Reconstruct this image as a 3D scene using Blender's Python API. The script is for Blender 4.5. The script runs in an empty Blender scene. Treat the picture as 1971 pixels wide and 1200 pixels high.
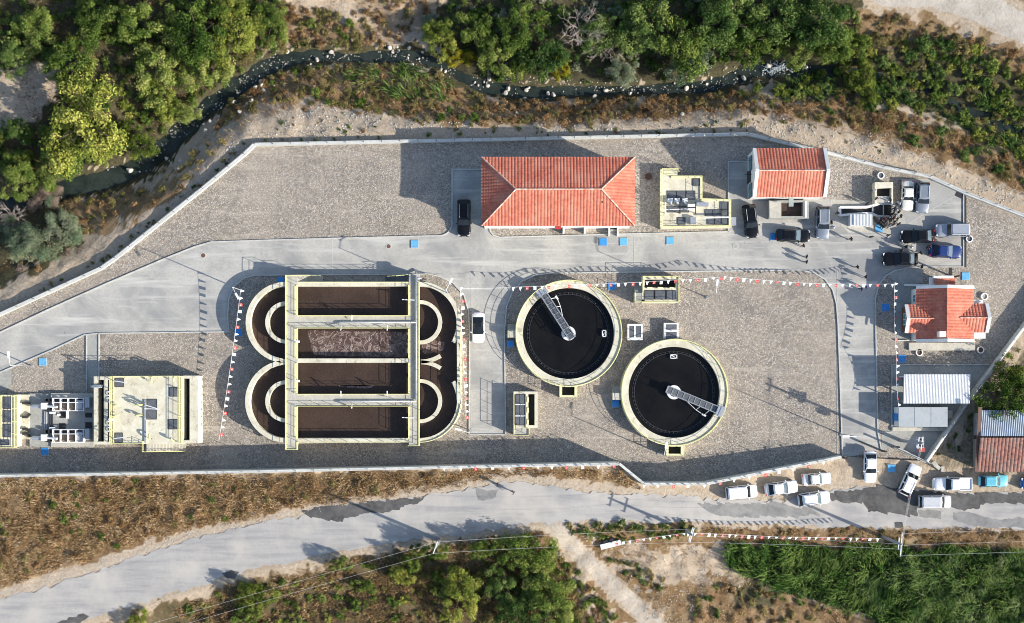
import bpy, bmesh, math, random
import numpy as np
from mathutils import Vector, Matrix
random.seed(11)
# ------------------------------------------------------------------ camera, sky, sun, exposure
SC = 13.7            # photo pixels per metre on the yard
NX, NY = 985.5, 745.0  # photo pixel straight below the drone
HC = 185.0           # flying height
scene = bpy.context.scene
cam = bpy.data.cameras.new('camera'); camo = bpy.data.objects.new('camera', cam)
scene.collection.objects.link(camo); scene.camera = camo
camo.location = (0, 0, HC); camo.rotation_euler = (0, 0, 0)
cam.sensor_width = 36.0; cam.sensor_fit = 'HORIZONTAL'
cam.lens = 36.0 * HC * SC / 1971.0
cam.shift_y = (NY - 600.0) / 1971.0
cam.clip_start = 1.0; cam.clip_end = 3000.0
SUN_AZ, SUN_EL = math.radians(113.0), math.radians(26.0)
world = bpy.data.worlds.new('World'); scene.world = world; world.use_nodes = True
nt = world.node_tree; bg = nt.nodes['Background']
sky = nt.nodes.new('ShaderNodeTexSky'); sky.sky_type = 'NISHITA'; sky.sun_disc = False
sky.sun_elevation = SUN_EL; sky.sun_rotation = SUN_AZ; sky.altitude = 200; sky.dust_density = 1.2
nt.links.new(sky.outputs[0], bg.inputs[0]); bg.inputs[1].default_value = 0.14
sl = bpy.data.lights.new('sun', 'SUN'); sl.energy = 5.0; sl.angle = math.radians(0.55); sl.color = (1.0, 0.93, 0.82)
so = bpy.data.objects.new('sun', sl); scene.collection.objects.link(so); so.location = (60, -30, 120)
sd = Vector((math.sin(SUN_AZ) * math.cos(SUN_EL), math.cos(SUN_AZ) * math.cos(SUN_EL), math.sin(SUN_EL)))
so.rotation_euler = (-sd).to_track_quat('-Z', 'Y').to_euler()
vs = scene.view_settings; vs.view_transform = 'Standard'; vs.look = 'None'; vs.gamma = 1.0; vs.use_curve_mapping = False
vs.exposure = 0.66
scene.cycles.filter_width = 1.0
scene.cycles.max_bounces = 5; scene.cycles.diffuse_bounces = 2; scene.cycles.glossy_bounces = 2; scene.cycles.transmission_bounces = 2; scene.cycles.transparent_max_bounces = 4

# ------------------------------------------------------------------ helpers
def P(px, py, z=0.0):
    k = (HC - z) / (HC * SC)
    return ((px - NX) * k, (NY - py) * k, z)
def XY(px, py, z=0.0): return P(px, py, z)[:2]
def M(px): return px / SC
col = scene.collection
class MB:
    def __init__(s): s.v = []; s.f = []; s.m = []
    def face(s, pts, mi=0):
        n = len(s.v); s.v += [tuple(p) for p in pts]; s.f.append(tuple(range(n, n + len(pts)))); s.m.append(mi)
    def idx(s, verts, faces, mi=0):
        n = len(s.v); s.v += [tuple(p) for p in verts]
        for f in faces: s.f.append(tuple(i + n for i in f)); s.m.append(mi)
    def prism(s, poly, z0, z1, mi=0, ms=None, bottom=False):
        if sum(poly[i][0]*poly[(i+1) % len(poly)][1]-poly[(i+1) % len(poly)][0]*poly[i][1] for i in range(len(poly))) < 0: poly = poly[::-1]
        n = len(poly); z1s = z1 if isinstance(z1, (list, tuple)) else [z1]*n
        v = [(p[0], p[1], z0) for p in poly] + [(p[0], p[1], z) for p, z in zip(poly, z1s)]
        b = len(s.v); s.v += v
        s.f.append(tuple(b + n + i for i in range(n))); s.m.append(mi)
        for i in range(n):
            j = (i + 1) % n; s.f.append((b+i, b+j, b+n+j, b+n+i)); s.m.append(mi if ms is None else ms)
        if bottom: s.f.append(tuple(b + i for i in range(n-1, -1, -1))); s.m.append(mi)
    def box(s, x0, y0, z0, x1, y1, z1, mi=0): s.prism([(x0, y0), (x1, y0), (x1, y1), (x0, y1)], z0, z1, mi, None, True)
    def rect(s, a, b, c, d, z0, z1, mi=0):   # pixel rectangle whose top shows at those pixels
        p = [XY(a, b, z1), XY(c, b, z1), XY(c, d, z1), XY(a, d, z1)]; s.prism(p, z0, z1, mi, None, True)
    def obox(s, c, ax, ay, az, mi=0):         # centre + three half axes
        c, ax, ay, az = Vector(c), Vector(ax), Vector(ay), Vector(az)
        v = [c+sx*ax+sy*ay+sz*az for sz in (-1, 1) for sx, sy in ((-1, -1), (1, -1), (1, 1), (-1, 1))]
        s.idx(v, [(3, 2, 1, 0), (4, 5, 6, 7), (0, 1, 5, 4), (1, 2, 6, 5), (2, 3, 7, 6), (3, 0, 4, 7)], mi)
    def bar(s, p0, p1, w, h, mi=0):
        p0, p1 = Vector(p0), Vector(p1); d = p1 - p0
        u = d.normalized(); side = u.cross(Vector((0, 0, 1)))
        if side.length < 1e-4: side = Vector((1, 0, 0))
        side.normalize(); up = side.cross(u)
        s.obox((p0 + p1) / 2, d / 2, side * w / 2, up * h / 2, mi)
    def tube(s, pts, r, n=6, mi=0, cap=True):
        pts = [Vector(p) for p in pts]; rs = r if isinstance(r, (list, tuple)) else [r] * len(pts)
        b = len(s.v)
        for i, p in enumerate(pts):
            d = (pts[min(i+1, len(pts)-1)] - pts[max(i-1, 0)]).normalized()
            a = d.cross(Vector((0, 0, 1)))
            if a.length < 1e-3: a = d.cross(Vector((0, 1, 0)))
            a.normalize(); c = d.cross(a)
            for k in range(n):
                t = 2*math.pi*k/n; s.v.append(tuple(p + rs[i]*(math.cos(t)*a + math.sin(t)*c)))
        for i in range(len(pts)-1):
            for k in range(n):
                k2 = (k+1) % n; s.f.append((b+i*n+k, b+(i+1)*n+k, b+(i+1)*n+k2, b+i*n+k2)); s.m.append(mi)
        if cap:
            s.f.append(tuple(b+k for k in range(n))); s.m.append(mi)
            e = b+(len(pts)-1)*n; s.f.append(tuple(e+k for k in range(n-1, -1, -1))); s.m.append(mi)
    def ring(s, cx, cy, r0, r1, z0, z1, n=96, mi=0, a0=0.0, a1=2*math.pi):
        full = abs(a1-a0) > 6.28; k = n if full else n+1
        b = len(s.v)
        for i in range(k):
            t = a0+(a1-a0)*i/n; c, q = math.cos(t), math.sin(t)
            s.v += [(cx+r0*c, cy+r0*q, z0), (cx+r1*c, cy+r1*q, z0), (cx+r1*c, cy+r1*q, z1), (cx+r0*c, cy+r0*q, z1)]
        for i in range(n):
            j = (i+1) % k; A, C = b+4*i, b+4*j
            for e in range(4):
                e2 = (e+1) % 4; s.f.append((A+e, C+e, C+e2, A+e2)[::-1]); s.m.append(mi)
        if not full:
            s.f.append((b, b+1, b+2, b+3)); s.m.append(mi)
            e = b+4*n; s.f.append((e+3, e+2, e+1, e)); s.m.append(mi)
    def disc(s, cx, cy, r, z, n=48, mi=0):
        s.face([(cx+r*math.cos(2*math.pi*i/n), cy+r*math.sin(2*math.pi*i/n), z) for i in range(n)], mi)
    def cyl(s, cx, cy, r, z0, z1, n=20, mi=0): s.prism([(cx+r*math.cos(2*math.pi*i/n), cy+r*math.sin(2*math.pi*i/n)) for i in range(n)], z0, z1, mi, None, True)
    def wall(s, pts, w, z0, z1, mi=0, closed=False):   # mitred strip along an xy path; z0,z1 numbers or per-point lists
        n = len(pts); p = [Vector((q[0], q[1])) for q in pts]; L = []; Rr = []
        for i in range(n):
            a = p[i-1] if (i > 0 or closed) else None; c = p[(i+1) % n] if (i < n-1 or closed) else None
            d1 = (p[i]-a).normalized() if a is not None else None; d2 = (c-p[i]).normalized() if c is not None else None
            d = ((d1 or d2)+(d2 or d1)).normalized(); nn = Vector((-d.y, d.x))
            q = d1 or d2; k = 1.0/max(0.35, nn.dot(Vector((-q.y, q.x))))
            L.append(p[i]+nn*w/2*k); Rr.append(p[i]-nn*w/2*k)
        g = lambda z, i: z[i] if isinstance(z, (list, tuple)) else z
        b = len(s.v)
        for i in range(n):
            s.v += [(Rr[i].x, Rr[i].y, g(z0, i)), (L[i].x, L[i].y, g(z0, i)), (L[i].x, L[i].y, g(z1, i)), (Rr[i].x, Rr[i].y, g(z1, i))]
        for i in range(n if closed else n-1):
            j = (i+1) % n; A, C = b+4*i, b+4*j
            for e in range(4):
                e2 = (e+1) % 4; s.f.append((A+e, C+e, C+e2, A+e2)); s.m.append(mi)
        if not closed:
            s.f.append((b+3, b+2, b+1, b)[::-1]); s.m.append(mi); e = b+4*(n-1); s.f.append((e+3, e+2, e+1, e)); s.m.append(mi)
    def mesh(s, name, org=(0, 0, 0), smooth=False):
        me = bpy.data.meshes.new(name)
        me.from_pydata([(a-org[0], b-org[1], c-org[2]) for a, b, c in s.v], [], s.f)
        me.polygons.foreach_set('material_index', s.m)
        if smooth: me.polygons.foreach_set('use_smooth', [True]*len(s.f))
        me.update(); return me
    def build(s, name, mats, parent=None, org=None, smooth=False, fix=False):
        o0 = org if org is not None else (tuple(parent.get('_o', (0, 0, 0))) if parent is not None else (0, 0, 0))
        me = s.mesh(name, o0, smooth)
        if fix:
            bm = bmesh.new(); bm.from_mesh(me); bmesh.ops.recalc_face_normals(bm, faces=bm.faces); bm.to_mesh(me); bm.free()
        for m_ in (mats if isinstance(mats, (list, tuple)) else [mats]): me.materials.append(m_)
        o = bpy.data.objects.new(name, me); col.objects.link(o)
        if parent is not None: o.parent = parent; o['_o'] = list(o0)
        else: o.location = o0; o['_o'] = list(o0)
        return o
def tag(o, label=None, cat=None, group=None, kind=None):
    if label: o['label'] = label
    if cat: o['category'] = cat
    if group: o['group'] = group
    if kind: o['kind'] = kind
    return o
def thing(name, label, cat, loc=(0, 0, 0), group=None):
    o = bpy.data.objects.new(name, None); col.objects.link(o); o.location = loc; o['_o'] = list(loc); o.empty_display_size = 0.5
    return tag(o, label, cat, group)
def inst(name, me, parent=None, loc=(0, 0, 0), rot=(0, 0, 0), sc=(1, 1, 1), mats=None):
    o = bpy.data.objects.new(name, me); col.objects.link(o)
    o.location = loc; o.rotation_euler = rot; o.scale = sc if isinstance(sc, tuple) else (sc, sc, sc)
    if parent is not None: o.parent = parent
    if mats:
        for i, m_ in enumerate(mats):
            if m_ is not None: o.material_slots[i].link = 'OBJECT'; o.material_slots[i].material = m_
    return o
def copy_tree(o, parent=None):
    c = o.copy(); col.objects.link(c); c.parent = parent
    for ch in list(o.children): copy_tree(ch, c)
    return c

# ------------------------------------------------------------------ materials
def N(nt, t, **kw):
    n = nt.nodes.new('ShaderNode' + t)
    for k, v in kw.items():
        if hasattr(n, k): setattr(n, k, v)
        else: n.inputs[k].default_value = v
    return n
def mixc(nt, fac, a, b, blend='MIX'):
    n = nt.nodes.new('ShaderNodeMix'); n.data_type = 'RGBA'; n.blend_type = blend; n.clamp_factor = True
    for s_, v in ((n.inputs['Factor'], fac), (n.inputs[6], a), (n.inputs[7], b)):
        if isinstance(v, bpy.types.NodeSocket): nt.links.new(v, s_)
        elif isinstance(v, (int, float)): s_.default_value = v
        else: s_.default_value = (*v, 1.0)
    return n.outputs[2]
def ramp(nt, src, lo, hi):
    n = nt.nodes.new('ShaderNodeMapRange'); n.inputs['From Min'].default_value = lo; n.inputs['From Max'].default_value = hi
    nt.links.new(src, n.inputs['Value']); return n.outputs[0]
def noise(nt, vec, scale, detail=4, rough=0.6, dist=0.0):
    n = N(nt, 'TexNoise', Scale=scale, Detail=detail, Roughness=rough, Distortion=dist); nt.links.new(vec, n.inputs['Vector']); return n.outputs['Fac']
def base(name):
    m = bpy.data.materials.new(name); m.use_nodes = True; nt = m.node_tree; return m, nt, nt.nodes['Principled BSDF']
def mat(name, c1, c2=None, sc=6.0, rough=0.8, bump=0.0, big=None, bigsc=0.35, bigamt=0.5, metal=0.0, obj=False, spot=None, spotsc=1.5, spot0=0.66, det=5, coat=0.0, spec=0.5):
    m, nt, b = base(name)
    if obj: vec = N(nt, 'TexCoord').outputs['Object']
    else: vec = N(nt, 'NewGeometry').outputs['Position']
    if c2 is None: c2 = tuple(x*0.8 for x in c1)
    f = noise(nt, vec, sc, det); c = mixc(nt, ramp(nt, f, 0.32, 0.68), c1, c2)
    if big:
        g = noise(nt, vec, bigsc, 4, 0.62, 0.6); n = nt.nodes.new('ShaderNodeMath'); n.operation = 'MULTIPLY'
        nt.links.new(ramp(nt, g, 0.38, 0.66), n.inputs[0]); n.inputs[1].default_value = bigamt
        c = mixc(nt, n.outputs[0], c, big)
    if spot:
        h = noise(nt, vec, spotsc, 3, 0.7, 0.8); c = mixc(nt, ramp(nt, h, spot0, spot0+0.06), c, spot)
    nt.links.new(c, b.inputs['Base Color']); b.inputs['Roughness'].default_value = rough; b.inputs['Metallic'].default_value = metal
    b.inputs['Specular IOR Level'].default_value = spec
    if coat: b.inputs['Coat Weight'].default_value = coat; b.inputs['Coat Roughness'].default_value = 0.08
    if bump:
        bn = N(nt, 'Bump', Strength=min(1, bump), Distance=0.05 * max(1, bump)); nt.links.new(f, bn.inputs['Height']); nt.links.new(bn.outputs[0], b.inputs['Normal'])
    return m
MT = {}
def conc_road_mat():
    m, nt, b = base('concrete_road'); vec = N(nt, 'NewGeometry').outputs['Position']
    n1 = noise(nt, vec, 3.0, 5, 0.7); n2 = noise(nt, vec, 0.14, 6, 0.65, 0.5); n3 = noise(nt, vec, 0.8, 3, 0.7, 0.8)
    mp = N(nt, 'Mapping'); mp.inputs['Scale'].default_value = (0.07, 0.9, 1.0); nt.links.new(vec, mp.inputs[0]); n4 = noise(nt, mp.outputs[0], 1.0, 5, 0.65)
    c = mixc(nt, ramp(nt, n1, 0.3, 0.7), (0.47, 0.455, 0.415), (0.35, 0.34, 0.315)); c = mixc(nt, ramp(nt, n2, 0.42, 0.62), c, (0.27, 0.268, 0.262))
    c = mixc(nt, ramp(nt, n4, 0.52, 0.70), c, (0.50, 0.49, 0.45)); c = mixc(nt, ramp(nt, n3, 0.69, 0.76), c, (0.14, 0.14, 0.14))
    nt.links.new(c, b.inputs['Base Color']); b.inputs['Roughness'].default_value = 0.88
    bn = N(nt, 'Bump', Strength=0.25, Distance=0.04); nt.links.new(n1, bn.inputs['Height']); nt.links.new(bn.outputs[0], b.inputs['Normal']); return m
MT['conc_road'] = conc_road_mat()
MT['conc'] = mat('pale_concrete', (0.52, 0.50, 0.44), (0.42, 0.40, 0.35), 3.0, 0.85, 0.2, (0.34, 0.32, 0.27), 0.5, 0.7)
MT['conc_tank'] = mat('tank_concrete', (0.68, 0.65, 0.53), (0.58, 0.55, 0.44), 2.2, 0.85, 0.15, (0.46, 0.42, 0.31), 0.6, 0.7, spot=(0.40, 0.36, 0.27), spotsc=1.1, spot0=0.60)
MT['conc_grey'] = mat('grey_concrete', (0.40, 0.40, 0.37), (0.30, 0.30, 0.28), 3.0, 0.9, 0.2, (0.22, 0.22, 0.2), 0.6, 0.6)
MT['kerb'] = mat('kerb_concrete', (0.58, 0.58, 0.55), (0.42, 0.42, 0.40), 4.0, 0.85, 0.1, (0.3, 0.3, 0.28), 0.5, 0.5)
MT['white'] = mat('white_render', (0.80, 0.80, 0.78), (0.72, 0.72, 0.70), 3.0, 0.8, 0.05, (0.6, 0.59, 0.55), 0.7, 0.5)
MT['wall'] = mat('wall_concrete', (0.62, 0.62, 0.58), (0.48, 0.48, 0.45), 3.5, 0.85, 0.1, (0.36, 0.36, 0.33), 0.4, 0.5)
MT['yellow'] = mat('yellow_rail_paint', (0.78, 0.75, 0.34), (0.70, 0.67, 0.30), 4.0, 0.5)
MT['yellow_pale'] = mat('pale_yellow_coping', (0.74, 0.72, 0.44), (0.66, 0.62, 0.40), 2.5, 0.7, 0.05, (0.52, 0.50, 0.36), 0.8, 0.5)
MT['steel'] = mat('galvanised_steel', (0.55, 0.57, 0.60), (0.44, 0.46, 0.49), 5.0, 0.42, metal=0.6)
MT['whitemetal'] = mat('white_painted_metal', (0.78, 0.79, 0.80), (0.70, 0.71, 0.72), 4.0, 0.45)
MT['darkmetal'] = mat('dark_metal', (0.045, 0.047, 0.05), (0.03, 0.03, 0.033), 5.0, 0.5, metal=0.3)
MT['grate'] = mat('steel_grating', (0.115, 0.125, 0.14), (0.075, 0.08, 0.095), 9.0, 0.5, metal=0.2, big=(0.2, 0.21, 0.22), bigsc=1.5, bigamt=0.5)
MT['pit'] = mat('wet_pit_wall', (0.03, 0.03, 0.03), (0.018, 0.018, 0.018), 3.0, 0.7)
MT['blue'] = mat('blue_hatch_paint', (0.03, 0.24, 0.62), (0.025, 0.20, 0.54), 3.0, 0.45, big=(0.07, 0.32, 0.66), bigsc=1.2, bigamt=0.5)
MT['bluefaded'] = mat('faded_blue_hatch_paint', (0.10, 0.38, 0.66), (0.085, 0.33, 0.6), 3.0, 0.5, big=(0.2, 0.46, 0.68), bigsc=1.2, bigamt=0.5)
MT['rust'] = mat('rusty_iron', (0.16, 0.075, 0.045), (0.10, 0.05, 0.035), 8.0, 0.8)
MT['roofcap'] = mat('mortar_ridge_tile', (0.55, 0.20, 0.13), (0.66, 0.56, 0.48), 2.6, 0.8, det=1)
MT['metalroof'] = mat('white_corrugated_sheet', (0.76, 0.77, 0.77), (0.70, 0.71, 0.71), 1.2, 0.5, big=(0.68, 0.69, 0.70), bigsc=0.5, bigamt=0.3)
MT['greyroof'] = mat('grey_container_roof', (0.36, 0.39, 0.41), (0.31, 0.34, 0.36), 2.5, 0.5, big=(0.42, 0.44, 0.45), bigsc=0.5, bigamt=0.5)
MT['wood'] = mat('weathered_wood', (0.16, 0.09, 0.07), (0.10, 0.06, 0.05), 6.0, 0.8)
MT['polewood'] = mat('concrete_pole', (0.30, 0.31, 0.34), (0.22, 0.23, 0.26), 4.0, 0.8)
MT['bark'] = mat('bark', (0.11, 0.085, 0.065), (0.06, 0.045, 0.035), 9.0, 0.9, 0.3, obj=True)
MT['deadbark'] = mat('bleached_dead_bark', (0.40, 0.34, 0.30), (0.27, 0.22, 0.19), 6.0, 0.9, obj=True)
MT['teal'] = mat('teal_tinted_glass', (0.10, 0.26, 0.30), (0.08, 0.2, 0.24), 2.0, 0.15)
MT['rock'] = mat('limestone_rock', (0.56, 0.53, 0.47), (0.34, 0.31, 0.27), 3.0, 0.9, 0.4)
MT['wire'] = mat('aluminium_wire', (0.55, 0.55, 0.55), (0.5, 0.5, 0.5), 2.0, 0.5)
MT['asph_dark'] = mat('fresh_asphalt', (0.040, 0.040, 0.042), (0.085, 0.083, 0.08), 2.2, 0.9, 0.6, (0.15, 0.145, 0.14), 0.45, 0.6)
MT['asph_mid'] = mat('worn_asphalt_patch', (0.15, 0.15, 0.15), (0.22, 0.22, 0.215), 1.6, 0.9, 0.3, (0.30, 0.295, 0.28), 0.5, 0.6)
MT['redstone'] = mat('planter_soil', (0.12, 0.07, 0.05), (0.07, 0.045, 0.035), 9, 0.95)
def tile_mat(name, cA, cB, cC):
    m, nt, b = base(name); vec = N(nt, 'NewGeometry').outputs['Position']
    vo = N(nt, 'TexVoronoi', Scale=3.2); nt.links.new(vec, vo.inputs['Vector'])
    sep = N(nt, 'SeparateColor'); nt.links.new(vo.outputs['Color'], sep.inputs[0])
    c = mixc(nt, sep.outputs[0], cA, cB); c = mixc(nt, ramp(nt, noise(nt, vec, 0.5, 5), 0.45, 0.75), c, cC)
    c = mixc(nt, ramp(nt, noise(nt, vec, 0.9, 5, 0.7, 0.6), 0.56, 0.72), c, mixc(nt, 0.5, c, (0.22, 0.12, 0.085)))
    nt.links.new(c, b.inputs['Base Color']); b.inputs['Roughness'].default_value = 0.75; return m
MT['tile'] = tile_mat('red_clay_tile', (0.55, 0.165, 0.10), (0.40, 0.10, 0.062), (0.56, 0.24, 0.16))
MT['oldtile'] = tile_mat('old_brown_tile', (0.30, 0.11, 0.08), (0.10, 0.05, 0.04), (0.20, 0.16, 0.14))
def sett_mat():
    m, nt, b = base('basalt_sett_paving'); vec = N(nt, 'NewGeometry').outputs['Position']
    d = N(nt, 'VectorMath', operation='ADD'); nt.links.new(vec, d.inputs[0])
    nz = N(nt, 'TexNoise', Scale=1.3, Detail=2); nt.links.new(vec, nz.inputs['Vector'])
    sc_ = N(nt, 'VectorMath', operation='SCALE'); nt.links.new(nz.outputs['Color'], sc_.inputs[0]); sc_.inputs['Scale'].default_value = 0.5; nt.links.new(sc_.outputs[0], d.inputs[1])
    vo = N(nt, 'TexVoronoi', Scale=5.6); nt.links.new(d.outputs[0], vo.inputs['Vector'])
    ve = N(nt, 'TexVoronoi', Scale=5.6, feature='DISTANCE_TO_EDGE'); nt.links.new(d.outputs[0], ve.inputs['Vector'])
    sep = N(nt, 'SeparateColor'); nt.links.new(vo.outputs['Color'], sep.inputs[0])
    c = mixc(nt, sep.outputs[0], (0.17, 0.152, 0.13), (0.53, 0.475, 0.405))
    c = mixc(nt, ramp(nt, sep.outputs[1], 0.75, 1.0), c, (0.42, 0.32, 0.23))
    c = mixc(nt, ramp(nt, ve.outputs['Distance'], 0.15, 0.03), c, (0.13, 0.12, 0.11))
    c = mixc(nt, ramp(nt, noise(nt, vec, 0.12, 5, 0.65), 0.40, 0.68), c, mixc(nt, 0.45, c, (0.42, 0.36, 0.29)))
    c = mixc(nt, ramp(nt, noise(nt, vec, 0.22, 4, 0.7, 1.0), 0.54, 0.72), c, mixc(nt, 0.55, c, (0.15, 0.14, 0.13)))
    mp = N(nt, 'Mapping'); mp.inputs['Rotation'].default_value = (0, 0, 0.6); mp.inputs['Scale'].default_value = (0.12, 1.1, 1.0); nt.links.new(vec, mp.inputs[0])
    c = mixc(nt, ramp(nt, noise(nt, mp.outputs[0], 0.7, 4, 0.65, 0.8), 0.56, 0.7), c, mixc(nt, 0.4, c, (0.52, 0.46, 0.38)))
    nt.links.new(c, b.inputs['Base Color']); b.inputs['Roughness'].default_value = 0.9
    bn = N(nt, 'Bump', Strength=0.8, Distance=0.04); nt.links.new(ve.outputs['Distance'], bn.inputs['Height']); nt.links.new(bn.outputs[0], b.inputs['Normal'])
    return m
MT['sett'] = sett_mat()
def paint(name, c, rough=0.28, metal=0.0):
    m, nt, b = base(name); b.inputs['Base Color'].default_value = (*c, 1); b.inputs['Roughness'].default_value = max(rough, 0.4) if rough > 0.2 else rough; b.inputs['Specular IOR Level'].default_value = 0.3; b.inputs['Metallic'].default_value = metal
    vec = N(nt, 'TexCoord').outputs['Object']; cc = mixc(nt, ramp(nt, noise(nt, vec, 2.5, 4), 0.4, 0.8), c, tuple(x*0.85+0.006 for x in c)); nt.links.new(cc, b.inputs['Base Color'])
    b.inputs['Coat Weight'].default_value = 0.3; b.inputs['Coat Roughness'].default_value = 0.06; return m
CARP = {'black': paint('black_car_paint', (0.004, 0.004, 0.005), 0.12), 'white': paint('white_car_paint', (0.78, 0.79, 0.80)), 'silver': paint('silver_car_paint', (0.36, 0.39, 0.44), 0.3, 0.3),
        'grey': paint('grey_blue_car_paint', (0.22, 0.25, 0.30), 0.3, 0.3), 'blue': paint('deep_blue_car_paint', (0.012, 0.035, 0.15)), 'sky': paint('sky_blue_car_paint', (0.13, 0.46, 0.60)),
        'cream': paint('cream_car_paint', (0.68, 0.67, 0.62)), 'royal': paint('royal_blue_car_paint', (0.03, 0.13, 0.42)), 'lightsilver': paint('light_silver_car_paint', (0.55, 0.56, 0.58), 0.3, 0.2)}
MT['glass'] = paint('tinted_car_glass', (0.012, 0.016, 0.02), 0.06)
MT['glasslight'] = paint('pale_windscreen_glass', (0.10, 0.14, 0.17), 0.06)
MT['tyre'] = mat('tyre_rubber', (0.02, 0.02, 0.02), (0.015, 0.015, 0.015), 5, 0.9, obj=True)
MT['lampglass'] = paint('headlight_glass', (0.7, 0.72, 0.75), 0.1)
MT['redlens'] = paint('tail_light_lens', (0.35, 0.01, 0.01), 0.15)
def water(name, c1, c2, sc, rough, bumpamt, bscale=3.0, dist=0.3):
    m, nt, b = base(name); vec = N(nt, 'NewGeometry').outputs['Position']
    c = mixc(nt, ramp(nt, noise(nt, vec, sc, 5), 0.35, 0.65), c1, c2); nt.links.new(c, b.inputs['Base Color']); b.inputs['Roughness'].default_value = rough; b.inputs['IOR'].default_value = 1.33
    bn = N(nt, 'Bump', Strength=bumpamt, Distance=dist); nt.links.new(noise(nt, vec, bscale, 4), bn.inputs['Height']); nt.links.new(bn.outputs[0], b.inputs['Normal']); return m
MT['water_brown'] = water('brown_sludge_water', (0.046, 0.031, 0.024), (0.064, 0.043, 0.033), 0.35, 0.16, 0.22)
MT['water_black'] = water('dark_clarified_water', (0.006, 0.006, 0.006), (0.011, 0.010, 0.009), 0.4, 0.10, 0.06)
MT['water_stream'] = water('stream_water', (0.014, 0.022, 0.020), (0.035, 0.045, 0.038), 0.45, 0.12, 0.25, 2.0)
def foam_mat():
    m, nt, b = base('churning_foam'); vec = N(nt, 'NewGeometry').outputs['Position']
    def ridge(sc, dist, w):
        n = noise(nt, vec, sc, 4, 0.6, dist); a = nt.nodes.new('ShaderNodeMath'); a.operation = 'SUBTRACT'; nt.links.new(n, a.inputs[0]); a.inputs[1].default_value = 0.5
        q = nt.nodes.new('ShaderNodeMath'); q.operation = 'ABSOLUTE'; nt.links.new(a.outputs[0], q.inputs[0]); return ramp(nt, q.outputs[0], w, 0.0)
    f1 = ridge(0.6, 1.0, 0.05); f2 = ridge(1.5, 1.4, 0.08); n2 = noise(nt, vec, 0.5, 3)
    c = mixc(nt, ramp(nt, noise(nt, vec, 2.0, 5), 0.4, 0.7), (0.055, 0.030, 0.024), (0.10, 0.062, 0.050))
    mk = nt.nodes.new('ShaderNodeMath'); mk.operation = 'MULTIPLY'; nt.links.new(f2, mk.inputs[0]); nt.links.new(ramp(nt, n2, 0.38, 0.6), mk.inputs[1])
    c = mixc(nt, mk.outputs[0], c, (0.19, 0.135, 0.115)); c = mixc(nt, f1, c, (0.27, 0.205, 0.18))
    nt.links.new(c, b.inputs['Base Color']); b.inputs['Roughness'].default_value = 0.5
    bn = N(nt, 'Bump', Strength=0.5, Distance=0.12); nt.links.new(f1, bn.inputs['Height']); nt.links.new(bn.outputs[0], b.inputs['Normal']); return m
MT['foam'] = foam_mat()
def leaf_mat(name, cs, trans=0.25):
    m, nt, b = base(name); nt.nodes.remove(b); out = nt.nodes['Material Output']
    at = N(nt, 'Attribute'); at.attribute_name = 'tint'; oi = N(nt, 'ObjectInfo')
    a = nt.nodes.new('ShaderNodeMath'); a.operation = 'MULTIPLY_ADD'; nt.links.new(oi.outputs['Random'], a.inputs[0]); a.inputs[1].default_value = 0.45; a.inputs[2].default_value = -0.22
    s = nt.nodes.new('ShaderNodeMath'); s.operation = 'ADD'; nt.links.new(a.outputs[0], s.inputs[0]); nt.links.new(at.outputs['Fac'], s.inputs[1])
    cr = nt.nodes.new('ShaderNodeValToRGB'); el = cr.color_ramp.elements
    for i, c in enumerate(cs):
        e = el[i] if i < 2 else el.new(0.5)
        e.color = (*c, 1)
    for i, e in enumerate(list(el)): pass
    n_ = len(cs)
    while len(el) > 1: el.remove(el[-1])
    el[0].position = 0.0; el[0].color = (*cs[0], 1)
    for i in range(1, n_):
        e = el.new(i/(n_-1)); e.color = (*cs[i], 1)
    nt.links.new(s.outputs[0], cr.inputs[0])
    d = N(nt, 'BsdfDiffuse'); t = N(nt, 'BsdfTranslucent'); mx = N(nt, 'MixShader'); mx.inputs[0].default_value = trans
    nt.links.new(cr.outputs[0], d.inputs[0]); nt.links.new(cr.outputs[0], t.inputs[0]); nt.links.new(d.outputs[0], mx.inputs[1]); nt.links.new(t.outputs[0], mx.inputs[2]); nt.links.new(mx.outputs[0], out.inputs[0]); return m
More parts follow.
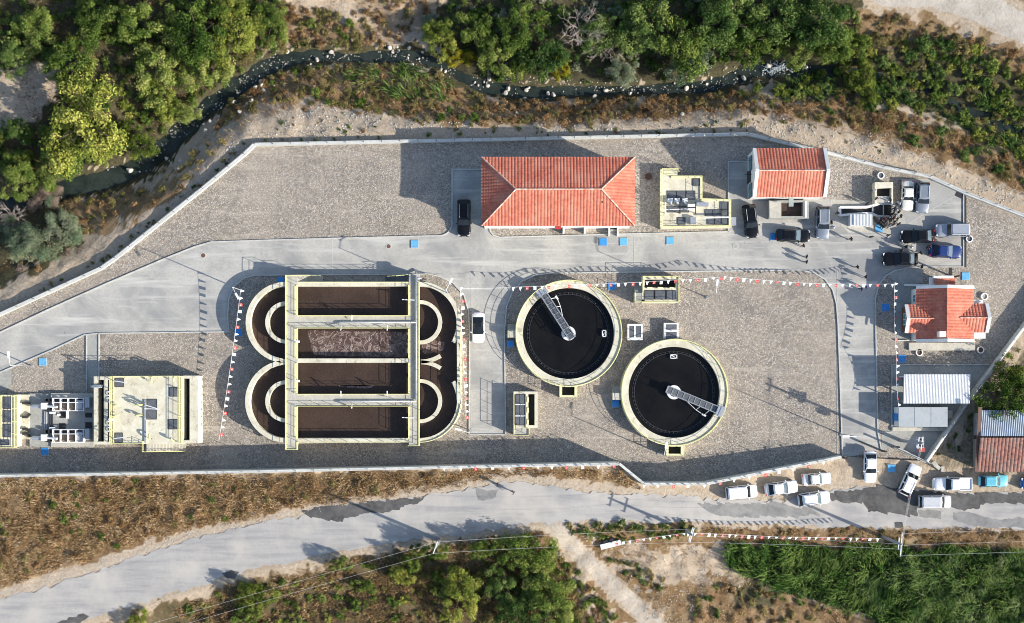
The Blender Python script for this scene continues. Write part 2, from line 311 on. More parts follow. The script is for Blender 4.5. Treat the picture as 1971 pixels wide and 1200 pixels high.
LF = {'green': leaf_mat('green_leaves', [(0.022, 0.048, 0.012), (0.085, 0.145, 0.030), (0.20, 0.265, 0.058), (0.36, 0.38, 0.12)]),
      'dark': leaf_mat('dark_green_leaves', [(0.016, 0.040, 0.013), (0.055, 0.11, 0.030), (0.14, 0.215, 0.058), (0.28, 0.33, 0.10)]),
      'yellow': leaf_mat('yellow_green_leaves', [(0.035, 0.062, 0.014), (0.135, 0.185, 0.034), (0.29, 0.325, 0.065), (0.46, 0.44, 0.12)]),
      'gold': leaf_mat('yellow_leaves', [(0.18, 0.17, 0.02), (0.36, 0.32, 0.03), (0.52, 0.45, 0.06)]),
      'olive': leaf_mat('olive_grey_leaves', [(0.055, 0.10, 0.055), (0.14, 0.20, 0.115), (0.26, 0.30, 0.19), (0.40, 0.35, 0.26)]),
      'pinkgrey': leaf_mat('withered_grey_leaves', [(0.14, 0.115, 0.085), (0.27, 0.21, 0.17), (0.40, 0.31, 0.26)]),
      'brown': leaf_mat('dry_brown_leaves', [(0.07, 0.042, 0.022), (0.20, 0.12, 0.055), (0.36, 0.225, 0.105), (0.52, 0.37, 0.21)]),
      'mixed': leaf_mat('half_dry_leaves', [(0.055, 0.055, 0.022), (0.145, 0.145, 0.05), (0.28, 0.25, 0.09), (0.43, 0.32, 0.16)]),
      'reed': leaf_mat('reed_leaves', [(0.008, 0.020, 0.007), (0.022, 0.054, 0.014), (0.06, 0.125, 0.028), (0.19, 0.26, 0.075)]),
      'palereed': leaf_mat('pale_reed_leaves', [(0.02, 0.06, 0.02), (0.06, 0.13, 0.045), (0.17, 0.25, 0.11), (0.38, 0.43, 0.24)]),
      'straw': leaf_mat('dry_grass', [(0.065, 0.040, 0.022), (0.22, 0.135, 0.065), (0.42, 0.28, 0.14), (0.62, 0.48, 0.30)])}
# ------------------------------------------------------------------ terrain
NW = [(-420, 815), (-60, 636), (0, 605), (195, 516), (222, 497), (390, 363), (440, 322), (470, 297), (490, 278), (770, 272), (980, 268), (1200, 263), (1440, 258), (1480, 268), (1590, 293), (1700, 322), (1790, 340), (1860, 372), (1971, 415), (2420, 600)]
SWL = [(-420, 925), (0, 917), (500, 908), (1192, 893), (1240, 932), (1360, 932), (1620, 880)]
EWL = [(1785, 889), (1865, 772), (1920, 700), (1971, 632), (2420, 50)]
def interp(poly, x):
    xs = [p[0] for p in poly]; ys = [p[1] for p in poly]; return np.interp(x, xs, ys)
def swz(px): return np.interp(px, [-420, 0, 1192, 1240, 1360, 1620, 1700], [4.0, 4.0, 4.0, 3.6, 3.2, 2.1, 0.7])
def zr(px): return np.interp(px, [-500, 800, 1100, 1350, 1560, 1680, 2500], [3.7, 3.6, 3.1, 1.9, 0.5, 0.12, 0.12])
STREAM = [(-420, 480, 30), (-100, 420, 34), (60, 385, 36), (140, 358, 40), (200, 348, 42), (250, 330, 46), (310, 290, 44), (360, 240, 40), (400, 205, 38), (440, 177, 38), (490, 142, 38), (540, 117, 36), (600, 107, 27), (680, 111, 22), (750, 108, 26), (800, 108, 28), (850, 126, 22), (890, 148, 25), (940, 170, 30), (1000, 178, 29), (1080, 178, 27), (1150, 175, 25), (1200, 173, 21), (1260, 172, 25), (1340, 170, 28), (1400, 155, 28), (1450, 137, 30), (1500, 132, 36), (1560, 136, 26), (1620, 136, 22), (1680, 142, 18), (1740, 155, 18), (1800, 180, 20), (1870, 215, 25), (1930, 240, 30), (2000, 270, 30), (2420, 400, 30)]
def segdist(px, py, poly):
    best = np.full(np.shape(px), 1e9); par = np.zeros(np.shape(px))
    for i in range(len(poly)-1):
        ax, ay = poly[i][:2]; bx, by = poly[i+1][:2]; dx, dy = bx-ax, by-ay; L = dx*dx+dy*dy
        t = np.clip(((px-ax)*dx+(py-ay)*dy)/L, 0, 1); d = np.hypot(px-ax-t*dx, py-ay-t*dy)
        par = np.where(d < best, i+t, par); best = np.minimum(best, d)
    return best, par
def smooth(x, a, b):
    t = np.clip((x-a)/(b-a), 0, 1); return t*t*(3-2*t)
_rng = np.random.default_rng(5); _g = _rng.random((64, 64))
def vnoise(x, y):
    xi = np.floor(x).astype(int); yi = np.floor(y).astype(int); fx = x-xi; fy = y-yi; fx = fx*fx*(3-2*fx); fy = fy*fy*(3-2*fy)
    g = lambda a, b: _g[a % 64, b % 64]
    return (g(xi, yi)*(1-fx)+g(xi+1, yi)*fx)*(1-fy)+(g(xi, yi+1)*(1-fx)+g(xi+1, yi+1)*fx)*fy
def fbm(x, y, o=4): return sum(vnoise(x*2**k+17.3*k, y*2**k+5.1*k)*0.5**k for k in range(o))/(2-0.5**(o-1))
def inpoly(px, py, poly):
    r = np.zeros(np.shape(px), bool); n = len(poly)
    for i in range(n):
        x0, y0 = poly[i]; x1, y1 = poly[(i+1) % n]
        c = ((y0 > py) != (y1 > py)) & (px < (x1-x0)*(py-y0)/((y1-y0) if y1 != y0 else 1e-9)+x0); r ^= c
    return r
ROAD_T = [(-420, 1330), (-60, 1180), (0, 1156), (127, 1118), (254, 1075), (380, 1034), (500, 1005), (579, 995), (650, 976), (820, 954), (900, 940), (990, 926), (1050, 934), (1110, 944), (1200, 951), (1330, 957), (1420, 964), (1540, 960), (1590, 944), (1650, 938), (1735, 942), (1971, 951), (2420, 960)]
ROAD_B = [(-420, 1400), (-60, 1262), (0, 1238), (106, 1203), (172, 1187), (254, 1166), (431, 1113), (490, 1097), (596, 1075), (718, 1051), (820, 1037), (990, 1014), (1080, 1004), (1200, 1006), (1480, 1009), (1600, 1013), (1730, 1016), (1971, 1019), (2420, 1030)]
ROADPOLY = ROAD_T + ROAD_B[::-1]
TRACK = [(1062, 1008), (1095, 1045), (1150, 1100), (1215, 1160), (1290, 1230), (1420, 1360)]
NEROAD = [(1630, -30), (1700, 14), (1790, 16), (1870, 40), (1971, 86), (2420, 330), (2420, 180), (1971, 26), (1920, 0), (1850, -30), (1800, -70), (1500, -130)]
def zf_n(px, py):
    dw, _ = segdist(px, py, NW); ds, par = segdist(px, py, STREAM)
    w = np.interp(par, range(len(STREAM)), [s[2] for s in STREAM])*(0.55+0.8*fbm(px/17, py/17))
    sy = np.interp(px, [s[0] for s in STREAM], [s[1] for s in STREAM]); north = py < sy
    z = -0.45 - 1.5*smooth(dw, 14, 95) - 1.5*(1-smooth(ds, w*0.5+4, w*0.5+62))
    z = np.where(north, -3.4+2.2*smooth(ds, 18, 190), z)
    z = z - 0.75*(1-smooth(ds, w*0.5-4, w*0.5+7))
    return z + (fbm(px/28, py/28)-0.5)*0.9*smooth(dw, 4, 30)*smooth(ds, w*0.5, w*0.5+30)*(0.12+0.88*smooth(segdist(px, py, [(1560, -60), (1750, -25), (1880, 15), (1971, 55), (2420, 255)])[0], 35, 80))
def zf_s(px, py):
    inr = inpoly(px, py, ROADPOLY); dT, _ = segdist(px, py, ROAD_T); dB, _ = segdist(px, py, ROAD_B); dr = np.where(inr, 0, np.minimum(dT, dB))
    yb = np.interp(px, [p[0] for p in ROAD_B], [p[1] for p in ROAD_B]); below = py > yb
    z = zr(px) - np.where(below, 1.0*smooth(dr, 6, 60), 0) + np.where(~below, 0.15*smooth(dr, 5, 40), 0)
    z = z + (fbm(px/24, py/24)-0.5)*0.7*smooth(dr, 4, 40)
    return np.where(inr, zr(px)-0.06, z)
def zf(px, py):
    px = np.asarray(px, float); py = np.asarray(py, float)
    if px.ndim == 0:
        yn = interp(NW, px); ys = interp(SWL + EWL, px)
        if py < yn: return float(zf_n(px.reshape(1), py.reshape(1))[0])
        if py > ys: return float(zf_s(px.reshape(1), py.reshape(1))[0])
        return 0.0
    raise ValueError
def G(px, py, up=0.0):      # world point of the ground seen at that pixel
    z = zf(px, py); return P(px, py, z+up)
# region colours of the ground: pale earth, dry grass, dark undergrowth, gravel
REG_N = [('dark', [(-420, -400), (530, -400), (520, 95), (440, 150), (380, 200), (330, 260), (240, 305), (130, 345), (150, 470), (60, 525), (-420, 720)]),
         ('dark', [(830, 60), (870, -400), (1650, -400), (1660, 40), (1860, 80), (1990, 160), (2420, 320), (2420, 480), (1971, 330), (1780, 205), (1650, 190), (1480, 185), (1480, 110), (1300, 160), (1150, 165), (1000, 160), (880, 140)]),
         ('mix', [(520, 0), (650, 30), (780, 90), (500, 95)]), ('mix2', [(640, -100), (860, -100), (845, 60), (760, 80), (690, 40)]),
         ('brown', [(470, 155), (600, 125), (760, 120), (860, 150), (930, 190), (1250, 190), (1420, 180), (1480, 200), (1340, 215), (1100, 236), (930, 240), (820, 230), (620, 195), (500, 195), (400, 260), (370, 310)]),
         ('brown', [(1480, 195), (1640, 190), (1780, 230), (1971, 310), (2420, 480), (2420, 560), (1971, 375), (1850, 312), (1650, 250), (1500, 215)]),
         ('brown', [(130, 380), (330, 350), (360, 330), (330, 385), (200, 450), (140, 440)]), ('brown', [(1600, 20), (1700, 30), (1780, 34), (1860, 56), (1990, 110), (1990, 170), (1830, 100), (1680, 80)]), ('brown', [(1925, -10), (2000, 25), (2420, 160), (2420, -200), (1925, -200)]),
         ('pale', [(-30, 135), (100, 120), (125, 160), (70, 230), (-30, 260)]), ('road', NEROAD)]
REG_S = [('brown', [(-420, 930), (870, 905), (990, 900), (1190, 905), (1240, 940), (1150, 930), (990, 915), (860, 940), (560, 985), (300, 1040), (0, 1135), (-420, 1290)]),
         ('dry', [(-420, 1420), (180, 1205), (430, 1130), (700, 1070), (1000, 1030), (1060, 1060), (1170, 1230), (1200, 1600), (-420, 1600)]),
         ('brown', [(1090, 1008), (1350, 1012), (2420, 1030), (2420, 1060), (1400, 1048), (1300, 1050), (1150, 1045)]),
         ('brown', [(1255, 1130), (1340, 1112), (1420, 1112), (1500, 1140), (1680, 1185), (1700, 1600), (1330, 1600), (1300, 1200)]), ('soil2', [(1395, 1112), (1440, 1118), (1490, 1140), (1500, 1165), (1440, 1170), (1400, 1150)]),
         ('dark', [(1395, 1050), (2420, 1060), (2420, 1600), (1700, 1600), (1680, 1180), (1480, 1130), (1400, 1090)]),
         ('soil', [(1785, 900), (1900, 760), (1990, 640), (2420, 200), (2420, 900), (1880, 905)])]
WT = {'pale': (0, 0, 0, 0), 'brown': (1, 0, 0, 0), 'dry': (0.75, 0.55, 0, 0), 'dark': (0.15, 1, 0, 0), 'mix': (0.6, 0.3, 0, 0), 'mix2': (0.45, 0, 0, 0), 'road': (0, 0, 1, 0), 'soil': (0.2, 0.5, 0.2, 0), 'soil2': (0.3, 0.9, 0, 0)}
def ground_mat():
    m, nt, b = base('bank_earth'); vec = N(nt, 'NewGeometry').outputs['Position']; at = N(nt, 'Attribute'); at.attribute_name = 'cover'
    sep = N(nt, 'SeparateColor'); nt.links.new(at.outputs['Color'], sep.inputs[0])
    n1 = noise(nt, vec, 2.2, 6, 0.7); n2 = noise(nt, vec, 0.35, 5, 0.6); n3 = noise(nt, vec, 6.0, 4, 0.7)
    pale = mixc(nt, ramp(nt, n1, 0.3, 0.7), (0.27, 0.20, 0.135), (0.52, 0.44, 0.345)); pale = mixc(nt, ramp(nt, n2, 0.4, 0.7), pale, (0.40, 0.32, 0.235))
    pale = mixc(nt, ramp(nt, n3, 0.62, 0.72), pale, (0.64, 0.60, 0.54))
    br = mixc(nt, ramp(nt, n1, 0.3, 0.7), (0.11, 0.065, 0.032), (0.25, 0.165, 0.085)); br = mixc(nt, ramp(nt, n2, 0.45, 0.7), br, (0.30, 0.22, 0.13))
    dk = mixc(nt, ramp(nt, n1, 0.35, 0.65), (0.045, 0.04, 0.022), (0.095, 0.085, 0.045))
    rd = mixc(nt, ramp(nt, n1, 0.3, 0.7), (0.46, 0.41, 0.345), (0.33, 0.30, 0.26)); rd = mixc(nt, ramp(nt, n2, 0.4, 0.65), rd, (0.50, 0.455, 0.395))
    def jit(o):
        a = nt.nodes.new('ShaderNodeMath'); a.operation = 'ADD'; nt.links.new(o, a.inputs[0]); nt.links.new(n1, a.inputs[1])
        return ramp(nt, a.outputs[0], 0.80, 1.15)
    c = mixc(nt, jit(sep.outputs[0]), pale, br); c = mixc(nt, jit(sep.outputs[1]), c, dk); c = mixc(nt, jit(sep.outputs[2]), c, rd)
    nt.links.new(c, b.inputs['Base Color']); b.inputs['Roughness'].default_value = 0.95; b.inputs['Specular IOR Level'].default_value = 0.2
    bn = N(nt, 'Bump', Strength=0.9, Distance=0.12); nt.links.new(n1, bn.inputs['Height']); nt.links.new(bn.outputs[0], b.inputs['Normal']); return m
MT['ground'] = ground_mat()
def wall_xy(poly, ztop): return [XY(p[0], p[1], ztop(p[0]) if callable(ztop) else ztop) for p in poly]
WZN = 0.6
nwall = wall_xy(NW, WZN); swall = wall_xy(SWL, lambda x: float(swz(x))) ; ewall = wall_xy(EWL, 1.6)
southline = swall + ewall
def terrain(name, line, sign, zfun, regs, far):
    xs = np.concatenate([[-900, -400, -150], np.arange(-92, 92.01, 0.42), [150, 400, 900]])
    ly = np.interp(xs, [p[0] for p in line], [p[1] for p in line])
    ts = np.concatenate([np.arange(0, 3, 0.3), np.arange(3, far, 0.45), [far+40, far+200, far+700]])
    X = np.repeat(xs[:, None], len(ts), 1); Y = ly[:, None]+sign*ts[None, :]
    Y[:, -3:] = sign*(np.array([90, 300, 900]))[None, :]+0*Y[:, -3:]
    px = NX+X*SC; py = NY-Y*SC
    for _ in range(2):
        z = zfun(px, py); f = HC/(HC-z); px = NX+X*SC*f; py = NY-Y*SC*f
    edge = (np.abs(X) > 95) | (np.abs(Y) > 88)
    z = np.where(edge, np.mean(z), z)
    w = np.zeros(X.shape+(4,))
    for q in range(5):
        jx = px+(fbm(px/22, py/22)-0.5)*50+(fbm(px/6+q*9, py/6)-0.5)*40; jy = py+(fbm(px/22+40, py/22+9)-0.5)*50+(fbm(px/6+q*9, py/6+31)-0.5)*40; wq = np.zeros(w.shape)
        for k, poly in regs:
            ins = inpoly(jx, jy, poly) if k != 'road' else inpoly(px+(jx-px)*0.25, py+(jy-py)*0.25, poly); wq[ins] = WT[k]
        w += wq/5
    if sign < 0:
        d, _ = segdist(px, py, TRACK); tk = 1-smooth(d+(fbm(px/9, py/9)-0.5)*16, 13, 24); w *= (1-tk)[..., None]; w[..., 2] += 0.52*tk; w[(d > 19) & (d < 55) & (py > 1020) & (fbm(px/12, py/12) > 0.42)] = (0.8, 0.1, 0, 0)
        d, _ = segdist(px, py, ROAD_T); k = (d < 17+(fbm(px/18, py/18)-0.5)*26) & (px < 1650); w[k] = (0, 0, 0.36, 0)
    else:
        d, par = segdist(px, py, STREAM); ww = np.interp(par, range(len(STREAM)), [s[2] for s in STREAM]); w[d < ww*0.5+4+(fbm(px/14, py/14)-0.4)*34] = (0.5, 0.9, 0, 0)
    w[..., 3] = 1
    nx, nt_ = X.shape; V = np.stack([X, Y, z], -1).reshape(-1, 3)
    i = np.arange(nx*nt_).reshape(nx, nt_); q = np.stack([i[:-1, :-1], i[1:, :-1], i[1:, 1:], i[:-1, 1:]], -1).reshape(-1, 4)
    if sign < 0: q = q[:, ::-1]
    me = bpy.data.meshes.new(name); me.from_pydata(V.tolist(), [], q.tolist())
    a = me.color_attributes.new('cover', 'FLOAT_COLOR', 'POINT'); a.data.foreach_set('color', w.reshape(-1).astype(np.float32))
    me.polygons.foreach_set('use_smooth', [True]*len(q)); me.materials.append(MT['ground']); me.update()
    o = bpy.data.objects.new(name, me); col.objects.link(o); o['kind'] = 'structure'; return o
terrain('stream_bank_terrain', nwall, 1, zf_n, REG_N, 46)
terrain('roadside_terrain', southline, -1, zf_s, REG_S, 46)
# yard sheet between the two wall lines
mb = MB(); xs = np.arange(-92, 92.01, 2.0); yn = np.interp(xs, [p[0] for p in nwall], [p[1] for p in nwall]); ysl = np.interp(xs, [p[0] for p in southline], [p[1] for p in southline])
allx = sorted(set(list(xs)+[p[0] for p in nwall if -92 < p[0] < 92]+[p[0] for p in southline if -92 < p[0] < 92]))
yn = np.interp(allx, [p[0] for p in nwall], [p[1] for p in nwall]); ysl = np.interp(allx, [p[0] for p in southline], [p[1] for p in southline])
for i in range(len(allx)-1):
    mb.face([(allx[i], ysl[i], 0), (allx[i+1], ysl[i+1], 0), (allx[i+1], yn[i+1], 0), (allx[i], yn[i], 0)])
tag(mb.build('yard_paving', MT['sett']), kind='structure')
# stream
mb = MB(); pts = STREAM
fine = []
for i in range(len(pts)-1):
    for k in range(4):
        t = k/4; fine.append(tuple(pts[i][j]*(1-t)+pts[i+1][j]*t for j in range(3)))
Lp, Rp = [], []
for i, (x, y, w) in enumerate(fine):
    a, b_ = fine[max(0, i-1)], fine[min(len(fine)-1, i+1)]; d = Vector((b_[0]-a[0], b_[1]-a[1])).normalized(); n_ = Vector((-d.y, d.x)); w = w*0.5+9
    Lp.append(P(x+n_.x*w, y+n_.y*w, -3.95)); Rp.append(P(x-n_.x*w, y-n_.y*w, -3.95))
for i in range(len(fine)-1): mb.face([Lp[i], Lp[i+1], Rp[i+1], Rp[i]])
tag(mb.build('stream_water', MT['water_stream'], fix=True), kind='structure')
# public road
def road_mat():
    m, nt, b = base('bleached_asphalt'); vec = N(nt, 'NewGeometry').outputs['Position']
    mp = N(nt, 'Mapping'); mp.inputs['Rotation'].default_value = (0, 0, math.radians(-14)); mp.inputs['Scale'].default_value = (0.10, 1.0, 1.0); nt.links.new(vec, mp.inputs[0])
    s1 = noise(nt, mp.outputs[0], 1.1, 5, 0.6); n1 = noise(nt, vec, 3.5, 5, 0.7); n2 = noise(nt, vec, 0.22, 5, 0.62)
    c = mixc(nt, ramp(nt, n1, 0.3, 0.7), (0.40, 0.385, 0.365), (0.33, 0.32, 0.305)); c = mixc(nt, ramp(nt, s1, 0.42, 0.66), c, (0.27, 0.265, 0.265)); c = mixc(nt, ramp(nt, n2, 0.45, 0.72), c, (0.45, 0.42, 0.38))
    nt.links.new(c, b.inputs['Base Color']); b.inputs['Roughness'].default_value = 0.92
    bn = N(nt, 'Bump', Strength=0.35, Distance=0.04); nt.links.new(n1, bn.inputs['Height']); nt.links.new(bn.outputs[0], b.inputs['Normal']); return m
MT['asph'] = road_mat()
mb = MB(); rx = np.arange(-420, 2420, 5.0); rt = interp(ROAD_T, rx)+(fbm(rx/11, rx*0+3)-0.5)*18; rb = interp(ROAD_B, rx)+(fbm(rx/11, rx*0+33)-0.5)*18
for i in range(len(rx)-1):
    za, zb = float(zr(rx[i]))+0.02, float(zr(rx[i+1]))+0.02
    mb.face([P(rx[i], rb[i], za), P(rx[i+1], rb[i+1], zb), P(rx[i+1], rt[i+1], zb), P(rx[i], rt[i], za)])
road = tag(mb.build('public_road', MT['asph']), kind='structure')
def patch(poly, m, parent, lift, amp=5.0, zfun=None, name='asphalt_patch'):
    pts = []; n = len(poly)
    for i in range(n):
        a, c = poly[i], poly[(i+1) % n]; L = math.hypot(c[0]-a[0], c[1]-a[1]); k = max(1, int(L/2.5))
        for j in range(k):
            t = j/k; x = a[0]+(c[0]-a[0])*t; y = a[1]+(c[1]-a[1])*t
            r = (float(fbm(np.array([x/9.0]), np.array([y/9.0]), 6)[0])-0.5)*4.0*amp; pts.append((x+r, y+r*0.8))
    b = MB(); b.face([P(x, y, float(zr(x))+lift) for x, y in pts]); return b.build(name, m, parent, fix=True)
patch([(580, 985), (605, 978), (700, 968), (820, 957), (808, 968), (770, 978), (735, 988), (690, 992), (650, 1004), (600, 998)], MT['asph_dark'], road, 0.032, 3)
patch([(917, 941), (935, 944), (957, 943), (955, 958), (935, 965), (920, 962)], MT['asph_mid'], road, 0.034, 2)
patch([(1592, 948), (1640, 945), (1690, 935), (1745, 942), (1830, 950), (1971, 948), (2200, 950), (2200, 972), (1900, 970), (1860, 985), (1830, 975), (1770, 975), (1766, 996), (1720, 988), (1670, 985), (1665, 970), (1600, 964)], MT['asph_dark'], road, 0.032, 4)
patch([(1770, 984), (1812, 983), (1810, 998), (1772, 996)], MT['asph_mid'], road, 0.036, 3)
patch([(1832, 984), (1875, 990), (1920, 1000), (1971, 997), (2200, 1000), (2200, 1016), (1971, 1017), (1870, 1014), (1835, 1000)], MT['asph_mid'], road, 0.036, 3)
patch([(1722, 1006), (1738, 1006), (1739, 1016), (1723, 1016)], MT['asph_dark'], road, 0.040, 1.0)
patch([(1345, 972), (1480, 968), (1560, 978), (1580, 992), (1460, 998), (1370, 990)], MT['asph_mid'], road, 0.028, 6)
patch([(430, 1106), (445, 1097), (462, 1103), (452, 1114), (436, 1113)], MT['asph_dark'], road, 0.036, 2)
patch([(105, 1202), (130, 1190), (160, 1181), (173, 1187), (150, 1199), (120, 1206)], MT['asph_dark'], road, 0.036, 2)

# ------------------------------------------------------------------ concrete roads of the plant
def arc(cx, cy, rx, ry, a0, a1, n=10): return [(cx+rx*math.cos(math.radians(a0+(a1-a0)*i/n)), cy+ry*math.sin(math.radians(a0+(a1-a0)*i/n))) for i in range(n+1)]
E_NORTH = [(-420, 870), (-60, 672), (0, 640), (84, 600), (200, 548), (317, 498), (375, 475), (406, 466), (500, 463), (640, 459), (838, 454)] + arc(846, 430, 24, 24, 90, 0, 6) + [(870, 326), (932, 326)]
E_MID = [(942, 437), (944, 446), (950, 453), (962, 457), (1080, 454), (1190, 451), (1406, 446)]
E_WEST2 = [(1402, 446), (1402, 311), (1441, 311)]
E_EAST = [(1590, 384), (1735, 390), (1735, 345), (1800, 345), (1855, 374), (1855, 514), (1778, 514)]
E_SE = [(1778, 514), (1748, 515), (1722, 521), (1704, 532), (1692, 548), (1685, 575), (1686, 640), (1690, 832), (1697, 868)]
E_SW = [(1622, 882), (1618, 760), (1613, 620), (1610, 585), (1603, 558), (1588, 538), (1566, 525), (1540, 520)]
E_C = [(1540, 520), (1300, 523), (1060, 526), (1030, 530), (1004, 542), (986, 562), (975, 590), (971, 640), (973, 837)]
E_C2 = [(903, 837), (904, 640), (902, 600), (893, 568), (872, 545), (845, 532), (815, 526)]
E_L = [(815, 528), (490, 530), (468, 536), (450, 552), (440, 575), (438, 610), (440, 639)]
E_LL = [(440, 639), (190, 642), (162, 645), (100, 674), (0, 717), (-420, 905)]
poly = E_NORTH + [(932, 437)] + E_MID + E_WEST2 + [(1441, 384)] + E_EAST + E_SE + E_SW + E_C + E_C2 + E_L + E_LL
mb = MB(); mb.face([P(x, y, 0.012) for x, y in poly]); yr = tag(mb.build('plant_road', MT['conc_road'], fix=True), kind='structure')
for q in ([(166, 640), (190, 640), (190, 735), (166, 735)], [(-420, 760), (0, 706), (22, 698), (22, 744), (0, 756), (-420, 780)], [(1717, 702), (1905, 702), (1895, 722), (1865, 772), (1822, 830), (1717, 830)], [(1697, 829), (1715, 829), (1822, 829), (1789, 884), (1722, 858), (1697, 868)], [(1725, 545), (1763, 545), (1763, 655), (1725, 655)], [(1697, 517), (1776, 517), (1776, 545), (1725, 545)]):
    mb = MB(); mb.face([P(x, y, 0.016) for x, y in q]); mb.build('concrete_slab', MT['conc_grey'], yr, fix=True)
mb = MB(); mb.face([P(x, y, 0.020) for x, y in [(1737, 347), (1800, 347), (1848, 372), (1745, 432), (1737, 400)]]); mb.build('block_paving', mat('block_paving_stone', (0.36, 0.36, 0.34), (0.28, 0.28, 0.27), 7.0, 0.9, 0.5, (0.4, 0.4, 0.38), 0.5, 0.5), yr, fix=True)
for e, w in ((E_NORTH, .16), (E_MID, .16), (E_WEST2, .14), ([(1855, 374), (1855, 514), (1778, 514)], .14), (E_SE, .16), (E_SW, .16), (E_C, .16), ([(973, 837), (903, 837)], .14), (E_C2, .16), (E_L, .16), (E_LL, .16), ([(190, 642), (190, 726)], .12), ([(166, 645), (166, 757)], .12), ([(1717, 702), (1717, 830)], .12), ([(1717, 702), (1905, 702)], .12), ([(1690, 832), (1717, 832)], .12)):
    mb = MB(); mb.wall([XY(x, y, 0.15) for x, y in e], w, 0.0, 0.15); mb.build('kerb', MT['kerb'], yr, fix=True)
# expansion joints of the road slabs, shallow raised sealant lines
mb = MB()
for a, b_ in (((1611, 521), (1611, 880)), ((906, 640), (906, 836)), ((906, 528), (906, 600)), ((966, 528), (966, 600)), ((1652, 742), (1684, 742)), ((640, 462), (640, 528)), ((1220, 454), (1220, 522)), ((1600, 384), (1600, 418)), ((1600, 418), (1634, 448)), ((1634, 448), (1712, 448)), ((1745, 432), (1845, 374))):
    mb.wall([XY(*a), XY(*b_)], 0.07, 0.012, 0.03)
mb.build('slab_joint', MT['kerb'], yr, fix=True)
# gutter channels with dark grates
for a, b_ in (((1857, 374), (1857, 514)), ((1830, 516), (1830, 532)), ((1840, 372), (1853, 378))):
    mb = MB(); mb.wall([XY(*a), XY(*b_)], 0.42 if a[0] != 1840 else 0.8, 0.012, 0.05); mb.build('drain_grate', MT['darkmetal'], yr, fix=True)

# ------------------------------------------------------------------ boundary walls: panel by panel, with fence posts and wires
def boundary(name, label, line, z1s, z0s, step, w, postmat, fence=1.1, skip_posts=False):
    root = thing(name, label, 'wall', (line[0][0], line[0][1], 0)); px_ = []
    for i in range(len(line)-1):
        a, b_ = Vector(line[i]), Vector(line[i+1]); L = (b_-a).length
        if max(a.x, b_.x) < -80 or min(a.x, b_.x) > 80: continue
        n = max(1, round(L/step))
        for k in range(n):
            p, q = a.lerp(b_, k/n), a.lerp(b_, (k+1)/n)
            if max(p.x, q.x) < -78 or min(p.x, q.x) > 78: continue
            za = z1s[i]+(z1s[i+1]-z1s[i])*k/n; zb = z1s[i]+(z1s[i+1]-z1s[i])*(k+1)/n; d = (q-p).normalized()*0.012
            m_ = MB(); j = random.uniform(-0.02, 0.02); m_.wall([p+d, q-d], w, z0s, [za+j, zb+j]); m_.build('wall_panel', MT['wall'], root, fix=True)
            if not skip_posts:
                m_ = MB(); m_.tube([(p.x, p.y, za-0.05), (p.x, p.y, za+fence)], 0.035, 5); m_.build('fence_post', postmat, root)
            px_.append((p.x, p.y, za))
    for h in (0.35, 0.7, 1.05):
        m_ = MB(); m_.tube([(x, y, z+h*fence/1.1) for x, y, z in px_], 0.008, 3); m_.build('fence_wire', MT['steel'], root)
    return root
boundary('boundary_wall', 'long pale boundary wall between the paved yard and the stream bank', nwall, [WZN]*len(nwall), -3.2, 2.45, 0.42, MT['darkmetal'])
boundary('boundary_wall', 'retaining wall along the yard beside the public road', swall, [float(swz(p[0])) for p in SWL], -0.2, 2.45, 0.36, MT['steel'])
boundary('boundary_wall', 'slanting grey boundary wall behind the white corrugated shed', ewall, [1.6]*len(ewall), -0.2, 2.2, 0.34, MT['steel'], 0.4)
# ------------------------------------------------------------------ tiled roofs
def slope(A, B, up, W, la=0.0, lb=0.0, pitch=0.44, row=0.40, amp=0.055):
    """tiled slope over eave A->B, going W along the unit vector `up`; la/lb: how far the ends lean in over W."""
    A, B, up = Vector(A), Vector(B), Vector(up).normalized(); L = (B-A).length; u = (B-A)/L; n = u.cross(up).normalized()
    if n.z < 0: n = -n
    mb = MB(); nc = max(2, round(L/pitch)); p = L/nc; sub = 4; prof = [0.0, 0.75, 1.0, 0.75]
    nr = max(2, round(W/row)); r = W/nr
    def vmax(x):
        v = W
        if la > 1e-6: v = min(v, x*W/la)
        if lb > 1e-6: v = min(v, (L-x)*W/lb)
        return max(0.0, v)
    xs = [(i*p+k*p/sub, prof[k]) for i in range(nc) for k in range(sub)]+[(L, 0.0)]
    grid = []
    for x, h in xs:
        vm = vmax(x); c = []
        for j in range(nr):
            for e, lift in ((0.0, 0.05), (1.0, 0.0)):
                v = min((j+e)*r, vm); c.append(tuple(A+u*x+up*v+n*(h*amp+lift)))
        grid.append(c)
    b = len(mb.v); k = 2*nr
    for c in grid: mb.v += c
    for i in range(len(grid)-1):
        m_ = max(vmax(xs[i][0]), vmax(xs[i+1][0]))
        for j in range(k-1):
            if (j//2)*r > m_+1e-6: break
            mb.f.append((b+i*k+j, b+(i+1)*k+j, b+(i+1)*k+j+1, b+i*k+j+1)); mb.m.append(0)
    return mb
def caps(mb, p, q, step=0.42, r=0.11):
    p, q = Vector(p), Vector(q); n = max(1, round((q-p).length/step)); d = (q-p)/n
    for i in range(n):
        a = p+d*i; mb.tube([a+Vector((0, 0, 0.02)), a+d*1.08+Vector((0, 0, 0.05))], [r, r*0.8], 7)
def roof_part(parent, mb, m='tile'): o = mb.build('roof_tiles', MT[m], parent, fix=False); o['kind'] = 'stuff'; return o
